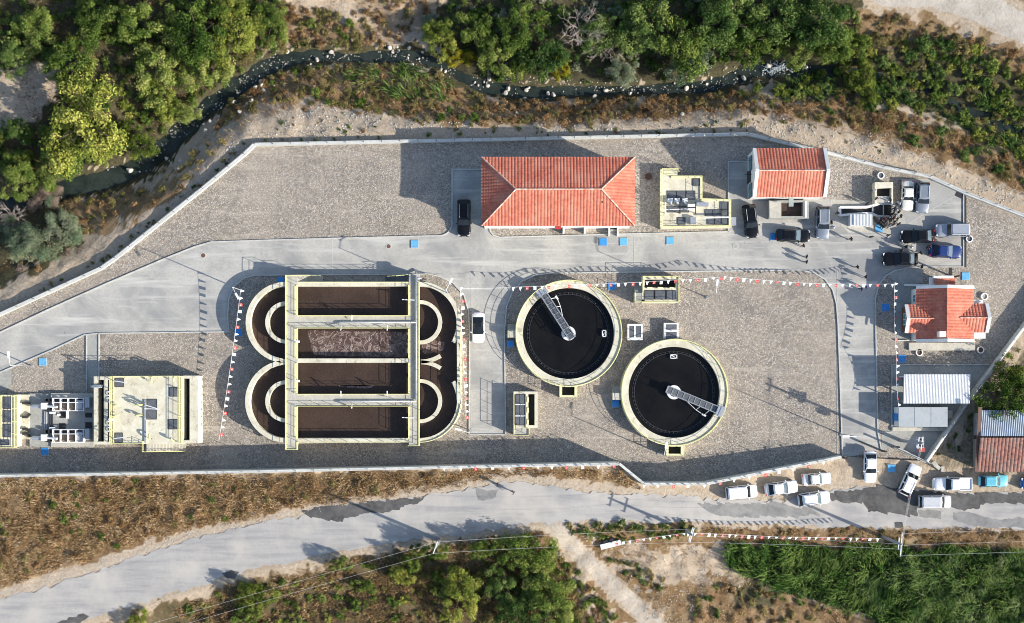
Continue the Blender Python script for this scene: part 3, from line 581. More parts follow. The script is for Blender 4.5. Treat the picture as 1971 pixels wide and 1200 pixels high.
def window(parent, p, u, w, h, frame='white', glass='teal', nrm=(0, -1, 0)):
    u = Vector(u); nrm = Vector(nrm); p = Vector(p)
    mb = MB(); mb.obox(p+nrm*0.03, u*w/2, nrm*0.04, Vector((0, 0, h/2))); f = mb.build('window', MT[frame], parent)
    mb = MB()
    for s in (-1, 1): mb.obox(p+nrm*0.075+u*s*w*0.24, u*w*0.21, nrm*0.012, Vector((0, 0, h*0.43)))
    mb.build('pane', MT[glass], f)
# ---- administration building, hipped red roof
ZE = 6.0; x0, y1 = XY(927, 303, ZE); x1, y0 = XY(1221.5, 435, ZE)
t = thing('administration_building', 'large white building with a hipped red tile roof beside the concrete road', 'building', ((x0+x1)/2, (y0+y1)/2, 0))
mb = MB(); mb.box(x0+.3, y0+.35, -0.1, x1-.3, y1-.3, ZE-0.05); mb.build('wall', MT['white'], t)
mb = MB(); mb.wall([(x0+.12, y0+.12), (x1-.12, y0+.12), (x1-.12, y1-.12), (x0+.12, y1-.12)], 0.24, ZE-0.22, ZE+0.02, closed=True); rf = mb.build('roof', MT['white'], t, fix=True)
hd = (y1-y0)/2; rise = 2.15; W = math.hypot(hd, rise); ym = (y0+y1)/2
for A, B, upv, la in (((x0, y0, ZE), (x1, y0, ZE), (0, hd, rise), 1), ((x1, y1, ZE), (x0, y1, ZE), (0, -hd, rise), 1)): roof_part(rf, slope(A, B, upv, W, hd, hd))
for A, B, upv in (((x0, y1, ZE), (x0, y0, ZE), (hd, 0, rise)), ((x1, y0, ZE), (x1, y1, ZE), (-hd, 0, rise))): roof_part(rf, slope(A, B, upv, W, hd, hd))
mb = MB(); zt = ZE+rise+0.06; caps(mb, (x0+hd, ym, zt), (x1-hd, ym, zt))
for ex, s in ((x0, 1), (x1, -1)):
    for ey in (y0, y1): caps(mb, (ex, ey, ZE+0.08), (ex+s*hd, ym, zt))
mb.build('ridge_tiles', MT['roofcap'], rf)['kind'] = 'stuff'
mb = MB(); a = XY(1092, 386, 6.9); mb.box(a[0]+4.6, a[1]-.4, 6.5, a[0]+4.75, a[1]+.3, 7.5); mb.build('vent_pipe', MT['darkmetal'], rf)
for i in range(6): window(t, (x0+3+i*2.6, y0+.35, 4.2), (1, 0, 0), 1.4, 1.3)
for px in (1085, 1126):                      # entrance fin walls
    a = XY(px, 437, 1.5); mb = MB(); mb.box(a[0]-.12, XY(px, 449, 1.2)[1], 0.0, a[0]+.12, y0+.35, 1.5); mb.build('porch_wall', MT['white'], t)
mb = MB()
for k in range(4):
    a = XY(1174, 0)[0]; b_ = XY(1187, 0)[0]; yy = y0+.35; mb.box(a, yy-1.0+k*.2, 0, b_, yy-0.8+k*.2, 0.16*(k+1))
mb.build('step', MT['conc_grey'], t)
for px in (1171.5, 1188): a = XY(px, 0)[0]; mb = MB(); mb.box(a-.08, y0-.75, 0, a+.08, y0+.35, .9); mb.build('stair_wall', MT['white'], t)
mb = MB(); a = XY(1075, 433, 4); mb.box(a[0]-.5, y0-.22, 3.9, a[0]+.35, y0+.3, 3.95); mb.build('porch_flag', mat('red_flag_cloth', (0.5, 0.04, 0.04), None, 3, 0.8), t)
# ---- blower building, gable roof with white verges
ZE2, ZR2 = 4.2, 6.2; xa, ya = XY(1449, 379, ZE2); xb, yb = XY(1590, 287, ZE2)
t = thing('blower_building', 'smaller gabled building with red tile roof and white verges above the open pit', 'building', ((xa+xb)/2, (ya+yb)/2, 0)); ym = (ya+yb)/2; hd = (yb-ya)/2
mb = MB(); mb.idx([(xa+.05, ya+.2, 0), (xb-.05, ya+.2, 0), (xb-.05, yb-.2, 0), (xa+.05, yb-.2, 0), (xa+.05, ya+.2, ZE2), (xb-.05, ya+.2, ZE2), (xb-.05, yb-.2, ZE2), (xa+.05, yb-.2, ZE2), (xa+.05, ym, ZR2-.1), (xb-.05, ym, ZR2-.1)], [(0, 1, 5, 4), (2, 3, 7, 6), (1, 2, 6, 9, 5), (3, 0, 4, 8, 7)]); mb.build('wall', MT['white'], t, fix=True)
mb = MB()
for s, yy in ((1, ya), (-1, yb)): mb.bar((xa+.45, yy, ZE2-.15), (xb-.45, yy, ZE2-.15), .16, .2)
rf = mb.build('roof', MT['white'], t); W = math.hypot(hd, ZR2-ZE2)
roof_part(rf, slope((xa+.45, ya-.05, ZE2), (xb-.45, ya-.05, ZE2), (0, hd, ZR2-ZE2), W)); roof_part(rf, slope((xb-.45, yb+.05, ZE2), (xa+.45, yb+.05, ZE2), (0, -hd, ZR2-ZE2), W))
mb = MB(); caps(mb, (xa+.45, ym, ZR2+.05), (xb-.45, ym, ZR2+.05)); mb.build('ridge_tiles', MT['roofcap'], rf)['kind'] = 'stuff'
for xx in (xa+.2, xb-.2):
    mb = MB()
    for yy in (ya, yb): mb.bar((xx, yy, ZE2+.1), (xx, ym, ZR2+.22), .48, .3)
    mb.build('verge', MT['white'], t)
for py, h in ((316, 2.2), (368, 2.2)):
    mb = MB(); yy = XY(1441, py, 2.0)[1]; mb.box(xa-.03, yy-1.0, 1.0, xa+.06, yy+1.0, 3.6); f = mb.build('window', MT['darkmetal'], t)
    for k in range(3): mb = MB(); mb.box(xa-.05, yy-.95+k*.65, 1.1, xa-.028, yy-.35+k*.65, 3.5); mb.build('pane', MT['teal'], f)
mb = MB(); yy = XY(1441, 341, 1)[1]; mb.box(xa-.03, yy-.9, 0, xa+.06, yy+.9, 2.6); mb.build('door', MT['darkmetal'], t)
mb = MB(); mb.box(xa-.9, ym-.05, 2.9, xa+.05, ym+.05, 3.0); mb.build('lamp_arm', MT['darkmetal'], t)
mb = MB(); a = XY(1523, 385, 2.5); mb.box(a[0]-.3, a[1]-.9, 2.2, a[0]+.3, ya+.2, 2.6); mb.build('conveyor_chute', mat('green_grey_metal', (0.34, 0.40, 0.38), None, 3, .5), t)
# ---- pit beside the blower building
t = thing('grit_pit', 'open concrete pit with a pale lid below the gabled building', 'pit', P(1520, 402, 0))
ZP = 1.1; mb = MB()
for r_ in ((1480, 386, 1557, 389.5), (1480, 416.5, 1557, 421), (1480, 389.5, 1504, 416.5), (1546, 389.5, 1557, 416.5)): mb.rect(*r_, 0, ZP - 0.003*r_[0] % 0.004)
mb.build('pit_wall', MT['conc_grey'], t)
mb = MB(); mb.rect(1481, 387, 1503, 420, ZP, ZP+.06); mb.build('lid', MT['conc'], t)
mb = MB(); mb.rect(1503, 389, 1547, 417, 0.0, 0.02); mb.build('sludge', mat('brown_sludge', (0.09, 0.05, 0.035), (0.03, 0.02, 0.016), 1.5, .5, .4), t)
mb = MB(); mb.rect(1549, 388, 1553, 419, ZP+.002, ZP+.08); mb.build('rail_strip', MT['whitemetal'], t)
# ---- gate house (cottage)
ZE3 = 3.1; ridge = 4.9
def cot(px, py, z=ZE3): return XY(px, py, z)
wx, ty = cot(1763, 551); ex, by = cot(1874, 659); mx = XY(1822.7, 600, ridge)[0]
t = thing('gate_house', 'small white cottage with crossing red tile gables and white barge boards', 'house', ((wx+ex)/2, (ty+by)/2, 0))
mb = MB(); mb.idx([(wx+.3, by+.3, 0), (ex-.3, by+.3, 0), (ex-.3, ty-.3, 0), (wx+.3, ty-.3, 0), (wx+.3, by+.3, ZE3), (ex-.3, by+.3, ZE3), (ex-.3, ty-.3, ZE3), (wx+.3, ty-.3, ZE3), (mx, by+.3, ridge-.1), (mx, ty-.3, ridge-.1)], [(0, 1, 5, 8, 4), (1, 2, 6, 5), (2, 3, 7, 9, 6), (3, 0, 4, 7)]); mb.build('wall', MT['white'], t, fix=True)
mb = MB(); mb.bar((mx, by, ridge-.1), (mx, ty, ridge-.1), .1, .1); rf = mb.build('roof', MT['wood'], t)
for xx, s in ((wx, 1), (ex, -1)):
    hd = abs(mx-xx); W = math.hypot(hd, ridge-ZE3); A, B = ((xx, ty-.35, ZE3), (xx, by+.4, ZE3)); roof_part(rf, slope(A, B, (s*hd, 0, ridge-ZE3), W, row=.36))
for yy, w_ in ((ty-.18, .42), (by+.2, .44)):
    mb = MB()
    for xx in (wx, ex): mb.bar((xx, yy, ZE3+.12), (mx, yy, ridge+.16), w_, .16)
    mb.build('barge_board', MT['white'], rf)
def crossgable(pxe, py0, py1, pxr, zr_):
    xe = XY(pxe, 600, ZE3)[0]; yT = XY(pxe, py0, ZE3)[1]; yB = XY(pxe, py1, ZE3)[1]; xr = XY(pxr, 600, zr_)[0]; ym = (yT+yB)/2; hd = (yT-yB)/2; W = math.hypot(hd, zr_-ZE3)
    s = 1 if xr > xe else -1
    roof_part(rf, slope((xe, yB, ZE3), (xr, yB, ZE3), (0, hd, zr_-ZE3), W, row=.36) if s > 0 else slope((xr, yB, ZE3), (xe, yB, ZE3), (0, hd, zr_-ZE3), W, row=.36))
    roof_part(rf, slope((xr, yT, ZE3), (xe, yT, ZE3), (0, -hd, zr_-ZE3), W, row=.36) if s > 0 else slope((xe, yT, ZE3), (xr, yT, ZE3), (0, -hd, zr_-ZE3), W, row=.36))
    m_ = MB()
    for yy in (yT, yB): m_.bar((xe, yy, ZE3+.12), (xe, ym, zr_+.16), .46, .16)
    m_.build('barge_board', MT['white'], rf)
    m_ = MB(); caps(m_, (xe+s*.3, ym, zr_+.06), (xr, ym, zr_+.06), r=.11); m_.build('ridge_tiles', MT['roofcap'], rf)['kind'] = 'stuff'
    m_ = MB(); m_.idx([(xe+s*.3, yB+.25, 0), (xe+s*.3, yT-.25, 0), (xe+s*.3, yT-.25, ZE3), (xe+s*.3, ym, zr_-.1), (xe+s*.3, yB+.25, ZE3), (xr, yB+.25, 0), (xr, yT-.25, 0), (xr, yT-.25, ZE3), (xr, yB+.25, ZE3)], [(0, 1, 2, 3, 4), (0, 5, 8, 4), (1, 6, 7, 2)]); m_.build('wall', MT['rust'] if s > 0 else MT['white'], t, fix=True)
    return xe, ym
xe, ymg = crossgable(1744, 587, 641, 1797, 4.1); crossgable(1899, 585, 640, 1848, 4.1)
window(t, (xe+.3, ymg, 1.6), (0, 1, 0), 1.6, 1.2, nrm=(-1, 0, 0)); window(t, (wx+.3, ty-1.6, 1.6), (0, 1, 0), 1.0, 1.2, nrm=(-1, 0, 0))
mb = MB(); caps(mb, (mx, by+.4, ridge+.05), (mx, ty-.35, ridge+.05), r=.11); mb.build('ridge_tiles', MT['tile'], rf)['kind'] = 'stuff'
mb = MB(); mb.rect(1808.5, 638, 1821, 649, 4.0, 5.5); mb.build('chimney', MT['white'], rf)
for r_ in ((1875, 640, 1897, 652), (1872, 578, 1892, 585)): mb = MB(); mb.rect(*r_, 2.5, 2.7); mb.build('flat_canopy', MT['white'], t)
mb = MB(); a = XY(1797, 548, 2.6); b_ = XY(1836, 534, 2.6); roof_part(t, slope((a[0], a[1]-.2, 2.9), (a[0], b_[1], 2.9), (1, 0, .12), (b_[0]-a[0])/2*1.0)); roof_part(t, slope((b_[0], b_[1], 2.9), (b_[0], a[1]-.2, 2.9), (-1, 0, .12), (b_[0]-a[0])/2*1.0))
mb = MB(); mb.rect(1797, 531, 1836, 536, 2.6, 3.15); mb.rect(1790, 534, 1797, 550, 2.3, 2.75); mb.build('porch_parapet', MT['white'], t)
for px in (1793, 1835): mb = MB(); a = XY(px, 534, 0); mb.box(a[0]-.1, a[1]-.1, 0, a[0]+.1, a[1]+.1, 2.8); mb.build('porch_post', MT['wood'], t)
mb = MB(); mb.rect(1750, 660, 1877, 675, 0, .35); mb.build('terrace', MT['conc'], t)
mb = MB(); mb.rect(1724, 655, 1750, 656, 0, .3); mb.rect(1741, 547, 1800, 551, 0, .3); mb.build('terrace_edge', MT['white'], t)
# ---- corrugated shed
zs = 3.0; xa, yb = XY(1738, 721, zs); xb, ya = XY(1866, 777, zs)
t = thing('corrugated_shed', 'open shed with a white ribbed sheet roof on a concrete slab', 'shed', ((xa+xb)/2, (ya+yb)/2, 0))
mb = MB(); n = 44; pr = [0, 0, .07, .07]; xs_ = [xa+(xb-xa)*(i+k/4)/n for i in range(n) for k in range(4)]+[xb]
for i in range(len(xs_)-1):
    h0, h1 = pr[i % 4], pr[(i+1) % 4]; mb.face([(xs_[i], ya, zs+h0), (xs_[i+1], ya, zs+h1), (xs_[i+1], yb, zs+.35+h1), (xs_[i], yb, zs+.35+h0)])
mb.build('roof_sheet', MT['metalroof'], t)['kind'] = 'stuff'
mb = MB(); mb.box(xa+.3, yb-.4, 0, xb-.5, yb-.25, zs); mb.box(xb-.6, ya+.3, 0, xb-.5, yb-.4, zs); mb.build('wall', MT['whitemetal'], t)
for i in range(4):
    mb = MB(); xx = xa+.3+i*(xb-xa-.9)/3; mb.box(xx-.07, ya+.25, 0, xx+.07, ya+.39, zs); mb.build('post', MT['steel'], t)
# ---- container with flat roof
zc = 2.6; xa, yb = XY(1730, 784, zc); xb, ya = XY(1824, 822, zc)
t = thing('site_container', 'flat grey roofed container standing next to the ribbed shed', 'container', ((xa+xb)/2, (ya+yb)/2, 0))
mb = MB(); mb.box(xa+.05, ya+.05, .1, xb-.05, yb-.05, zc-.12); mb.build('body', MT['whitemetal'], t)
mb = MB(); mb.box(xa, ya, zc-.12, xb, yb, zc); mb.build('roof', MT['greyroof'], t)
mb = MB()
for k in range(1, 3): xx = xa+(xb-xa)*k/3; mb.box(xx-.03, ya+.05, zc, xx+.03, yb-.05, zc+.03)
mb.build('roof_seam', MT['greyroof'], t)
mb = MB(); mb.box(xa-.06, ya+.8, .1, xa+.04, yb-.9, 2.1); mb.build('door', MT['blue'], t)
window(t, ((xa+xb)/2, ya+.05, 1.5), (1, 0, 0), 1.2, .9)
mb = MB(); mb.rect(1718, 823, 1825, 830, 0, .3); mb.rect(1824, 790, 1834, 806, 0, .32); mb.build('plinth', MT['conc'], t)
# ---- old house outside the wall
t = thing('old_house', 'old house with a patchy brown tile roof beside the light blue car', 'house', P(1940, 880, 0)); zo = 3.0
xa, yt = XY(1880, 842, zo); yb_ = XY(1880, 908, zo)[1]; xb = XY(2080, 842, zo)[0]
mb = MB(); mb.box(xa+.4, yb_+.4, 0, xb, yt-.3, zo-.05); mb.build('wall', mat('old_plaster', (0.3, 0.26, 0.22), None, 2, .9), t)
rf = roof_part(t, slope((xa, yb_, zo), (xb, yb_, zo), (0, yt-yb_, 1.3), math.hypot(yt-yb_, 1.3), pitch=.5, row=.42, amp=.07), 'oldtile')
mb = MB(); mb.bar((xa-.05, yb_, zo+.05), (xa-.05, yt+4.2, zo+1.5), .5, .14); mb.build('fascia', MT['wood'], t)
t = thing('lean_to_roof', 'bluish corrugated metal roof half under the dark tree', 'roof', P(1920, 815, 0)); xa, yb_ = XY(1885, 841, 3.6); yt = XY(1885, 790, 3.6)[1]
mb = MB(); n = 56
xs_ = [xa+(xb-xa)*(i+k/2)/n for i in range(n) for k in range(2)]+[xb]
for i in range(len(xs_)-1):
    h0, h1 = (i % 2)*.08, ((i+1) % 2)*.08; mb.face([(xs_[i], yb_+.1, 4.15+h0), (xs_[i+1], yb_+.1, 4.15+h1), (xs_[i+1], yt, 3.5+h1), (xs_[i], yt, 3.5+h0)])
mb.build('roof_sheet', mat('blue_grey_sheet', (0.42, 0.50, 0.58), (0.32, 0.38, 0.45), .8, .4, big=(.3, .2, .15), bigsc=.6, bigamt=.4), t)['kind'] = 'stuff'
mb = MB(); mb.box(xa+.3, yb_+.1, 0, xb, yt-.4, 3.4); mb.build('wall', MT['conc_grey'], t)

# ------------------------------------------------------------------ railings
def rail(parent, pts, h=1.0, step=1.7, m='yellow', toe=True, mid=True, name='railing', r=.035):
    mb = MB(); pts = [Vector(p) for p in pts]
    mb.tube([p+Vector((0, 0, h)) for p in pts], r, 5)
    if mid: mb.tube([p+Vector((0, 0, h*.5)) for p in pts], r*.75, 4)
    if toe: mb.wall([(p.x, p.y) for p in pts], .04, [p.z+.005 for p in pts], [p.z+.16 for p in pts])
    acc = 0.0; mb.tube([pts[0], pts[0]+Vector((0, 0, h))], r, 5)
    for i in range(len(pts)-1):
        L = (pts[i+1]-pts[i]).length; k = max(1, round(L/step)) if L > step*.7 else 0
        if k:
            for j in range(1, k+1): q = pts[i].lerp(pts[i+1], j/k); mb.tube([q, q+Vector((0, 0, h))], r, 5)
        else:
            acc += L
            if acc > step: acc = 0; q = pts[i+1]; mb.tube([q, q+Vector((0, 0, h))], r, 5)
    return mb.build(name, MT[m], parent)
def railpx(parent, pxs, z, **kw): return rail(parent, [P(x, y, z) for x, y in pxs], **kw)
def stairs(parent, p0, p1, width, z1, n, m='conc', name='stair'):
    """steps down from p0 (top, pixel at z1) to p1 (pixel at ground)"""
    a = Vector(XY(*p0, z1)); b_ = Vector(XY(*p1, 0.0)); d = (b_-a)/n; s = Vector((-d.y, d.x)).normalized()*width/2; mb = MB()
    for i in range(n):
        c0, c1 = a+d*i, a+d*(i+1); mb.prism([c0-s, c1-s, c1+s, c0+s], 0.0, z1*(1-(i+1)/(n+1)))
    return mb.build(name, MT[m], parent, fix=True)

# ------------------------------------------------------------------ oxidation ditch
ZT, ZW = 2.5, 1.25
t = thing('oxidation_tank', 'large rounded concrete aeration tank with four brown water channels and yellow railings', 'tank', P(680, 697, 0))
def px_arc(cx, cy, r, a0, a1, n=22): return [(cx+r*math.cos(math.radians(a0+(a1-a0)*i/n)), cy+r*math.sin(math.radians(a0+(a1-a0)*i/n))) for i in range(n+1)]
outer = [(551, 547), (700, 547), (808, 547)] + px_arc(808, 622, 75, -90, 0)[1:] + [(883.5, 640), (884, 700), (884, 757)] + px_arc(808, 772, 76, 0, 90)[0:] + [(700, 848), (551, 848)] + px_arc(551, 773, 75, 90, 270)[1:-1] + [(551, 697)] + px_arc(551, 621, 74, 90, 270)[1:-1]
mb = MB(); mb.wall([XY(x, y, ZT) for x, y in outer], M(8.5), 0.0, ZT, closed=True); mb.build('outer_wall', MT['conc_tank'], t, fix=True)
mb = MB(); mb.face([P(x, y, ZT)[:2]+(ZW,) for x, y in outer]); wt = mb.build('water', MT['water_brown'], t, fix=True)
mb = MB(); mb.wall([XY(551, 694.5, ZT-.002), XY(808, 694.5, ZT-.002)], M(8), 0.2, ZT-.004); mb.build('dividing_wall', MT['conc_tank'], t, fix=True)
for cy, a0, a1 in ((621, 90, 270), (773, 90, 270)): mb = MB(); mb.wall([XY(x, y, ZT-.2) for x, y in px_arc(551, cy, 37, a0, a1)], M(7), .2, ZT-.2); mb.build('guide_wall', MT['conc_tank'], t, fix=True)
for cy in (620.5, 772.5): mb = MB(); mb.wall([XY(x, y, ZT-.2) for x, y in px_arc(808, cy, 39, -90, 90)], M(7), .2, ZT-.2); mb.build('guide_wall', MT['conc_tank'], t, fix=True)
for cy, a0, a1 in ((622, 2, 30), (622, 58, 88), (772, -88, -58), (772, -30, -2)): mb = MB(); mb.wall([XY(x, y, ZT-.1) for x, y in px_arc(808, cy, 74.5, a0, a1, 8)], M(7.5), .2, ZT-.1); mb.build('baffle_wall', MT['conc_tank'], t, fix=True)
for a, b_, c, d in ((551, 530, 573, 866), (787, 528, 807.5, 859)): mb = MB(); mb.rect(a, b_, c, d, ZT-.25, ZT+.04); mb.build('walkway', MT['conc'], t)
for y0_, y1_ in ((608, 632.5), (758.5, 782.5)): mb = MB(); mb.rect(573, y0_, 787, y1_, ZT-.25, ZT+.03); mb.build('walkway', MT['conc'], t)
for px in (557, 567, 791, 803):
    mb = MB(); [mb.rect(px-3, yy, px+3, yy+6, 0, ZT-.26) for yy in (531, 853)]; mb.build('walkway_pier', MT['conc_grey'], t)
mb = MB()
for x_ in (569, 788): pass
for q in (((566.5, 551), (573, 608)), ((566.5, 633), (573, 690)), ((566.5, 699), (573, 758)), ((566.5, 783), (573, 843))): mb.rect(*q[0], *q[1], ZT+.04, ZT+.10)
mb.build('coping', MT['yellow_pale'], t)
# painted edge rails round every channel
for y0_, y1_ in ((550, 607), (634, 690), (699, 757), (784, 844)):
    railpx(t, [(573, y0_), (573, y1_)], ZT+.04); railpx(t, [(787.5, y0_), (787.5, y1_)], ZT+.04)
for y_, x0_ in ((608.5, 573), (632, 573), (759, 573), (782, 573)): railpx(t, [(573, y_), (787, y_)], ZT+.03)
railpx(t, [(551.5, 865), (551.5, 531), (573, 531)], ZT+.04); railpx(t, [(807, 545), (807, 858), (786, 858)], ZT+.04); railpx(t, [(552, 865), (573, 865), (573, 850)], ZT+.04)
railpx(t, [(575, 544.5), (786, 544.5)], ZT, toe=False); railpx(t, [(575, 850.5), (786, 850.5)], ZT, toe=False)
railpx(t, [(x, y) for x, y in px_arc(808, 772, 79, 5, 88, 20)], ZT, toe=True); railpx(t, [(886.5, 640), (886.5, 757)], ZT, toe=False)
stairs(t, (573, 536), (622, 538), 1.0, ZT, 12); stairs(t, (787, 538), (742, 540), 1.1, ZT, 12, 'grate')
railpx(t, [(573, 531), (596, 531)], 1.9, toe=False); railpx(t, [(595, 531), (619, 532)], .7, toe=False); railpx(t, [(786, 530), (764, 532)], 1.7, toe=False); railpx(t, [(764, 532), (746, 533)], .7, toe=False)
mb = MB(); mb.tube([P(801, 520, .2), P(801, 529, .6), P(801, 532, ZT+.3), P(801, 770, ZT+.3)], .15, 8)
for y_ in (621, 773): mb.tube([P(801, y_, ZT+.3), P(655, y_, ZT+.3), P(650, y_+2, ZT+.3)], .13, 8)
mb.tube([P(811, 536, ZT-.1), P(802, 536, ZT+.3)], .14, 8); mb.build('air_pipe', MT['steel'], t, smooth=True)
for x_, y_, s in ((677, 611, -1), (656, 632, 1), (745, 632, 1), (656, 757, -1), (745, 757, -1), (677, 782, 1)):
    mb = MB(); mb.tube([P(x_, y_+s*4, ZT+1.1), P(x_, y_-s*6, ZT+.4)], .07, 6); mb.tube([P(x_, y_+s*3, ZT+.1), P(x_, y_+s*3, ZT+1.3)], .06, 6); mb.build('valve_stand', MT['whitemetal'], t)
for x_, y_ in ((571, 658), (571, 734)): mb = MB(); mb.bar(P(x_-8, y_-1, ZT+1.2), P(x_+4, y_+1, ZT+1.2), .07, .07); mb.tube([P(x_-6, y_-1, ZT), P(x_-6, y_-1, ZT+1.2)], .05, 6); mb.obox(P(x_+2, y_, ZT+1.3), (.25, 0, 0), (0, .15, 0), (0, 0, .12)); mb.build('sensor_arm', MT['whitemetal'], t)
for y_ in (578, 805): mb = MB(); mb.bar(P(774, y_-1, ZT+.7), P(798, y_, ZT+.7), .12, .12); mb.build('davit_arm', MT['whitemetal'], t)
def foam(poly):
    b = MB(); pts = []
    for i in range(len(poly)):
        a, c = poly[i], poly[(i+1) % len(poly)]
        for j in range(6): k = j/6; pts.append((a[0]+(c[0]-a[0])*k+random.uniform(-2, 2), a[1]+(c[1]-a[1])*k+random.uniform(-1.2, 1.2)))
    b.face([P(x, y, ZT)[:2]+(ZW+.02,) for x, y in pts]); b.build('foam', MT['foam'], wt, fix=True)
foam([(588, 636), (640, 637), (700, 637), (785, 638), (785, 687), (700, 686), (640, 685), (600, 682)]); foam([(811, 657), (835, 655), (856, 660), (852, 675), (830, 680), (811, 681)])
foam([(640, 741), (680, 743), (720, 742), (712, 747), (660, 747)])

# ------------------------------------------------------------------ clarifiers
def clarifier(cpx, cpy, bang, blen0, blen1, label, step_px, pit_px, box_ang):
    Z, zw = 1.4, 0.62; c = P(cpx, cpy, Z); cx, cy = c[0], c[1]; k = (HC-Z)/(HC*SC)
    t = thing('settling_tank', label, 'tank', (cx, cy, 0))
    mb = MB(); mb.ring(cx, cy, 87.8*k, 103*k, 0, Z, 128); mb.build('ring_wall', MT['conc_tank'], t)
    mb = MB(); mb.disc(cx, cy, 88.5*k, zw, 96); mb.build('water', MT['water_black'], t)
    mb = MB(); mb.ring(cx, cy, 75.2*k, 76.4*k, zw-.2, zw+.12, 96); mb.ring(cx, cy, 79*k, 79.6*k, zw-.2, zw+.05, 96); mb.build('weir_ring', MT['darkmetal'], t)
    mb = MB()
    for i in range(60):
        a = 2*math.pi*i/60; mb.bar((cx+76*k*math.cos(a), cy+76*k*math.sin(a), zw+.05), (cx+79.4*k*math.cos(a), cy+79.4*k*math.sin(a), zw+.05), .05, .05)
    mb.build('weir_bracket', MT['grate'], t)['kind'] = 'stuff'
    mb = MB(); mb.ring(cx, cy, 8.5*k, 13.5*k, zw-.3, 1.3, 40); mb.ring(cx, cy, 0.02, 4*k, zw-.3, 1.5, 20); mb.build('centre_drum', MT['whitemetal'], t)
    u = Vector((math.cos(bang), math.sin(bang), 0)); s = Vector((-u.y, u.x, 0)); zb = 1.75; w = .48
    mb = MB(); C = Vector((cx, cy, zb))
    mb.obox(C+u*(blen0+blen1)/2*k, u*(blen1-blen0)/2*k, s*w*.86, Vector((0, 0, .03))); br = mb.build('bridge', MT['grate'], t)
    mb = MB()
    for q in (-1, 1):
        for h in (.08, .55, 1.0): mb.tube([C+u*blen0*k+s*q*w+Vector((0, 0, h)), C+u*blen1*k+s*q*w+Vector((0, 0, h))], .055 if h != .55 else .03, 5)
        n_ = 9
        for i in range(n_+1): p = C+u*(blen0+(blen1-blen0)*i/n_)*k+s*q*w; mb.tube([p, p+Vector((0, 0, 1.0))], .03, 5)
    for i in range(10): p = C+u*(blen0+(blen1-blen0)*i/9)*k+Vector((0, 0, .06)); mb.bar(p-s*w, p+s*w, .07, .05)
    mb.bar(C+u*blen0*k-s*w+Vector((0, 0, 1)), C+u*blen0*k+s*w+Vector((0, 0, 1)), .1, .08); mb.build('bridge_rail', MT['steel'], br)
    mb = MB(); mb.obox(C+u*95*k+Vector((0, 0, .1)), u*.5, s*.75, Vector((0, 0, .25))); mb.build('drive_unit', MT['steel'], br)
    mb = MB(); sg = -1
    p1, p2, p3 = C+u*30*k+s*sg*w, C+u*52*k+s*sg*1.1, C+u*70*k+s*sg*1.35
    for p in (p1, p2, p3): p.z = zw+.55
    mb.tube([p1, p2, p3], .05, 5); mb.tube([p2, C+u*56*k+s*sg*w], .04, 5); mb.tube([p3, C+u*75*k+s*sg*w], .04, 5); mb.obox(p3, u*.3, s*.12, Vector((0, 0, .12))); mb.build('scum_arm', MT['whitemetal'], br)
    a = box_ang; p = Vector((cx+69*k*math.cos(a), cy+69*k*math.sin(a), zw+.2)); mb = MB(); u2 = Vector((-math.sin(a), math.cos(a), 0)); v2 = Vector((math.cos(a), math.sin(a), 0))
    for q in (-1, 1): mb.obox(p+v2*q*.24, u2*.45, v2*.06, Vector((0, 0, .15))); mb.obox(p+u2*q*.42, u2*.06, v2*.3, Vector((0, 0, .15)))
    mb.bar(p-u2*.35-v2*.2, p+u2*.35+v2*.2, .1, .1); mb.build('scum_box', MT['whitemetal'], t)
    rail(t, [(cx+101.6*k*math.cos(2*math.pi*i/72), cy+101.6*k*math.sin(2*math.pi*i/72), Z) for i in range(73)], h=1.0, step=1.9)
    mb = MB(); mb.ring(cx, cy, 101.8*k, 103.3*k, Z+.002, Z+.05, 128); mb.build('coping', MT['yellow_pale'], t)
    sx, sy = step_px; mb = MB(); mb.rect(sx, sy, sx+16, sy+13, 0, Z-.02)
    for i in range(5): mb.rect(sx, sy-2.6*(i+1), sx+16, sy-2.6*i-.05, 0, Z-.02-.25*(i+1))
    mb.build('stair', MT['conc'], t); railpx(t, [(sx+1, sy), (sx+1, sy+13)], Z, toe=False)
    x0_, y0_, x1_, y1_ = pit_px; mb = MB(); zq = Z-.05
    for r_ in ((x0_, y0_, x0_+5, y1_), (x1_-5, y0_, x1_, y1_), (x0_+5, y1_-4, x1_-5, y1_), (x0_+5, y0_, x1_-5, y0_+3)): mb.rect(*r_, 0, zq)
    mb.build('overflow_box', MT['yellow_pale'], t); mb = MB(); mb.rect(x0_+4.5, y0_+2.5, x1_-4.5, y1_-3.5, 0, .1); mb.build('overflow_water', MT['pit'], t)
    railpx(t, [(x0_+1, y0_), (x0_+1, y1_-1), (x1_-1, y1_-1), (x1_-1, y0_)], zq, toe=False)
    return t
clarifier(1094.4, 642, math.atan2(77, -50), -12, 91, 'round settling tank of black water nearer the concrete road and aeration tank', (977, 637), (1077, 741, 1111, 765), 0.0)
clarifier(1297.6, 755.5, math.atan2(-40, 97), -16, 88, 'round settling tank of black water beside the retaining wall, bridge towards the gate', (1179, 757), (1282, 857, 1316, 878), math.pi/2)

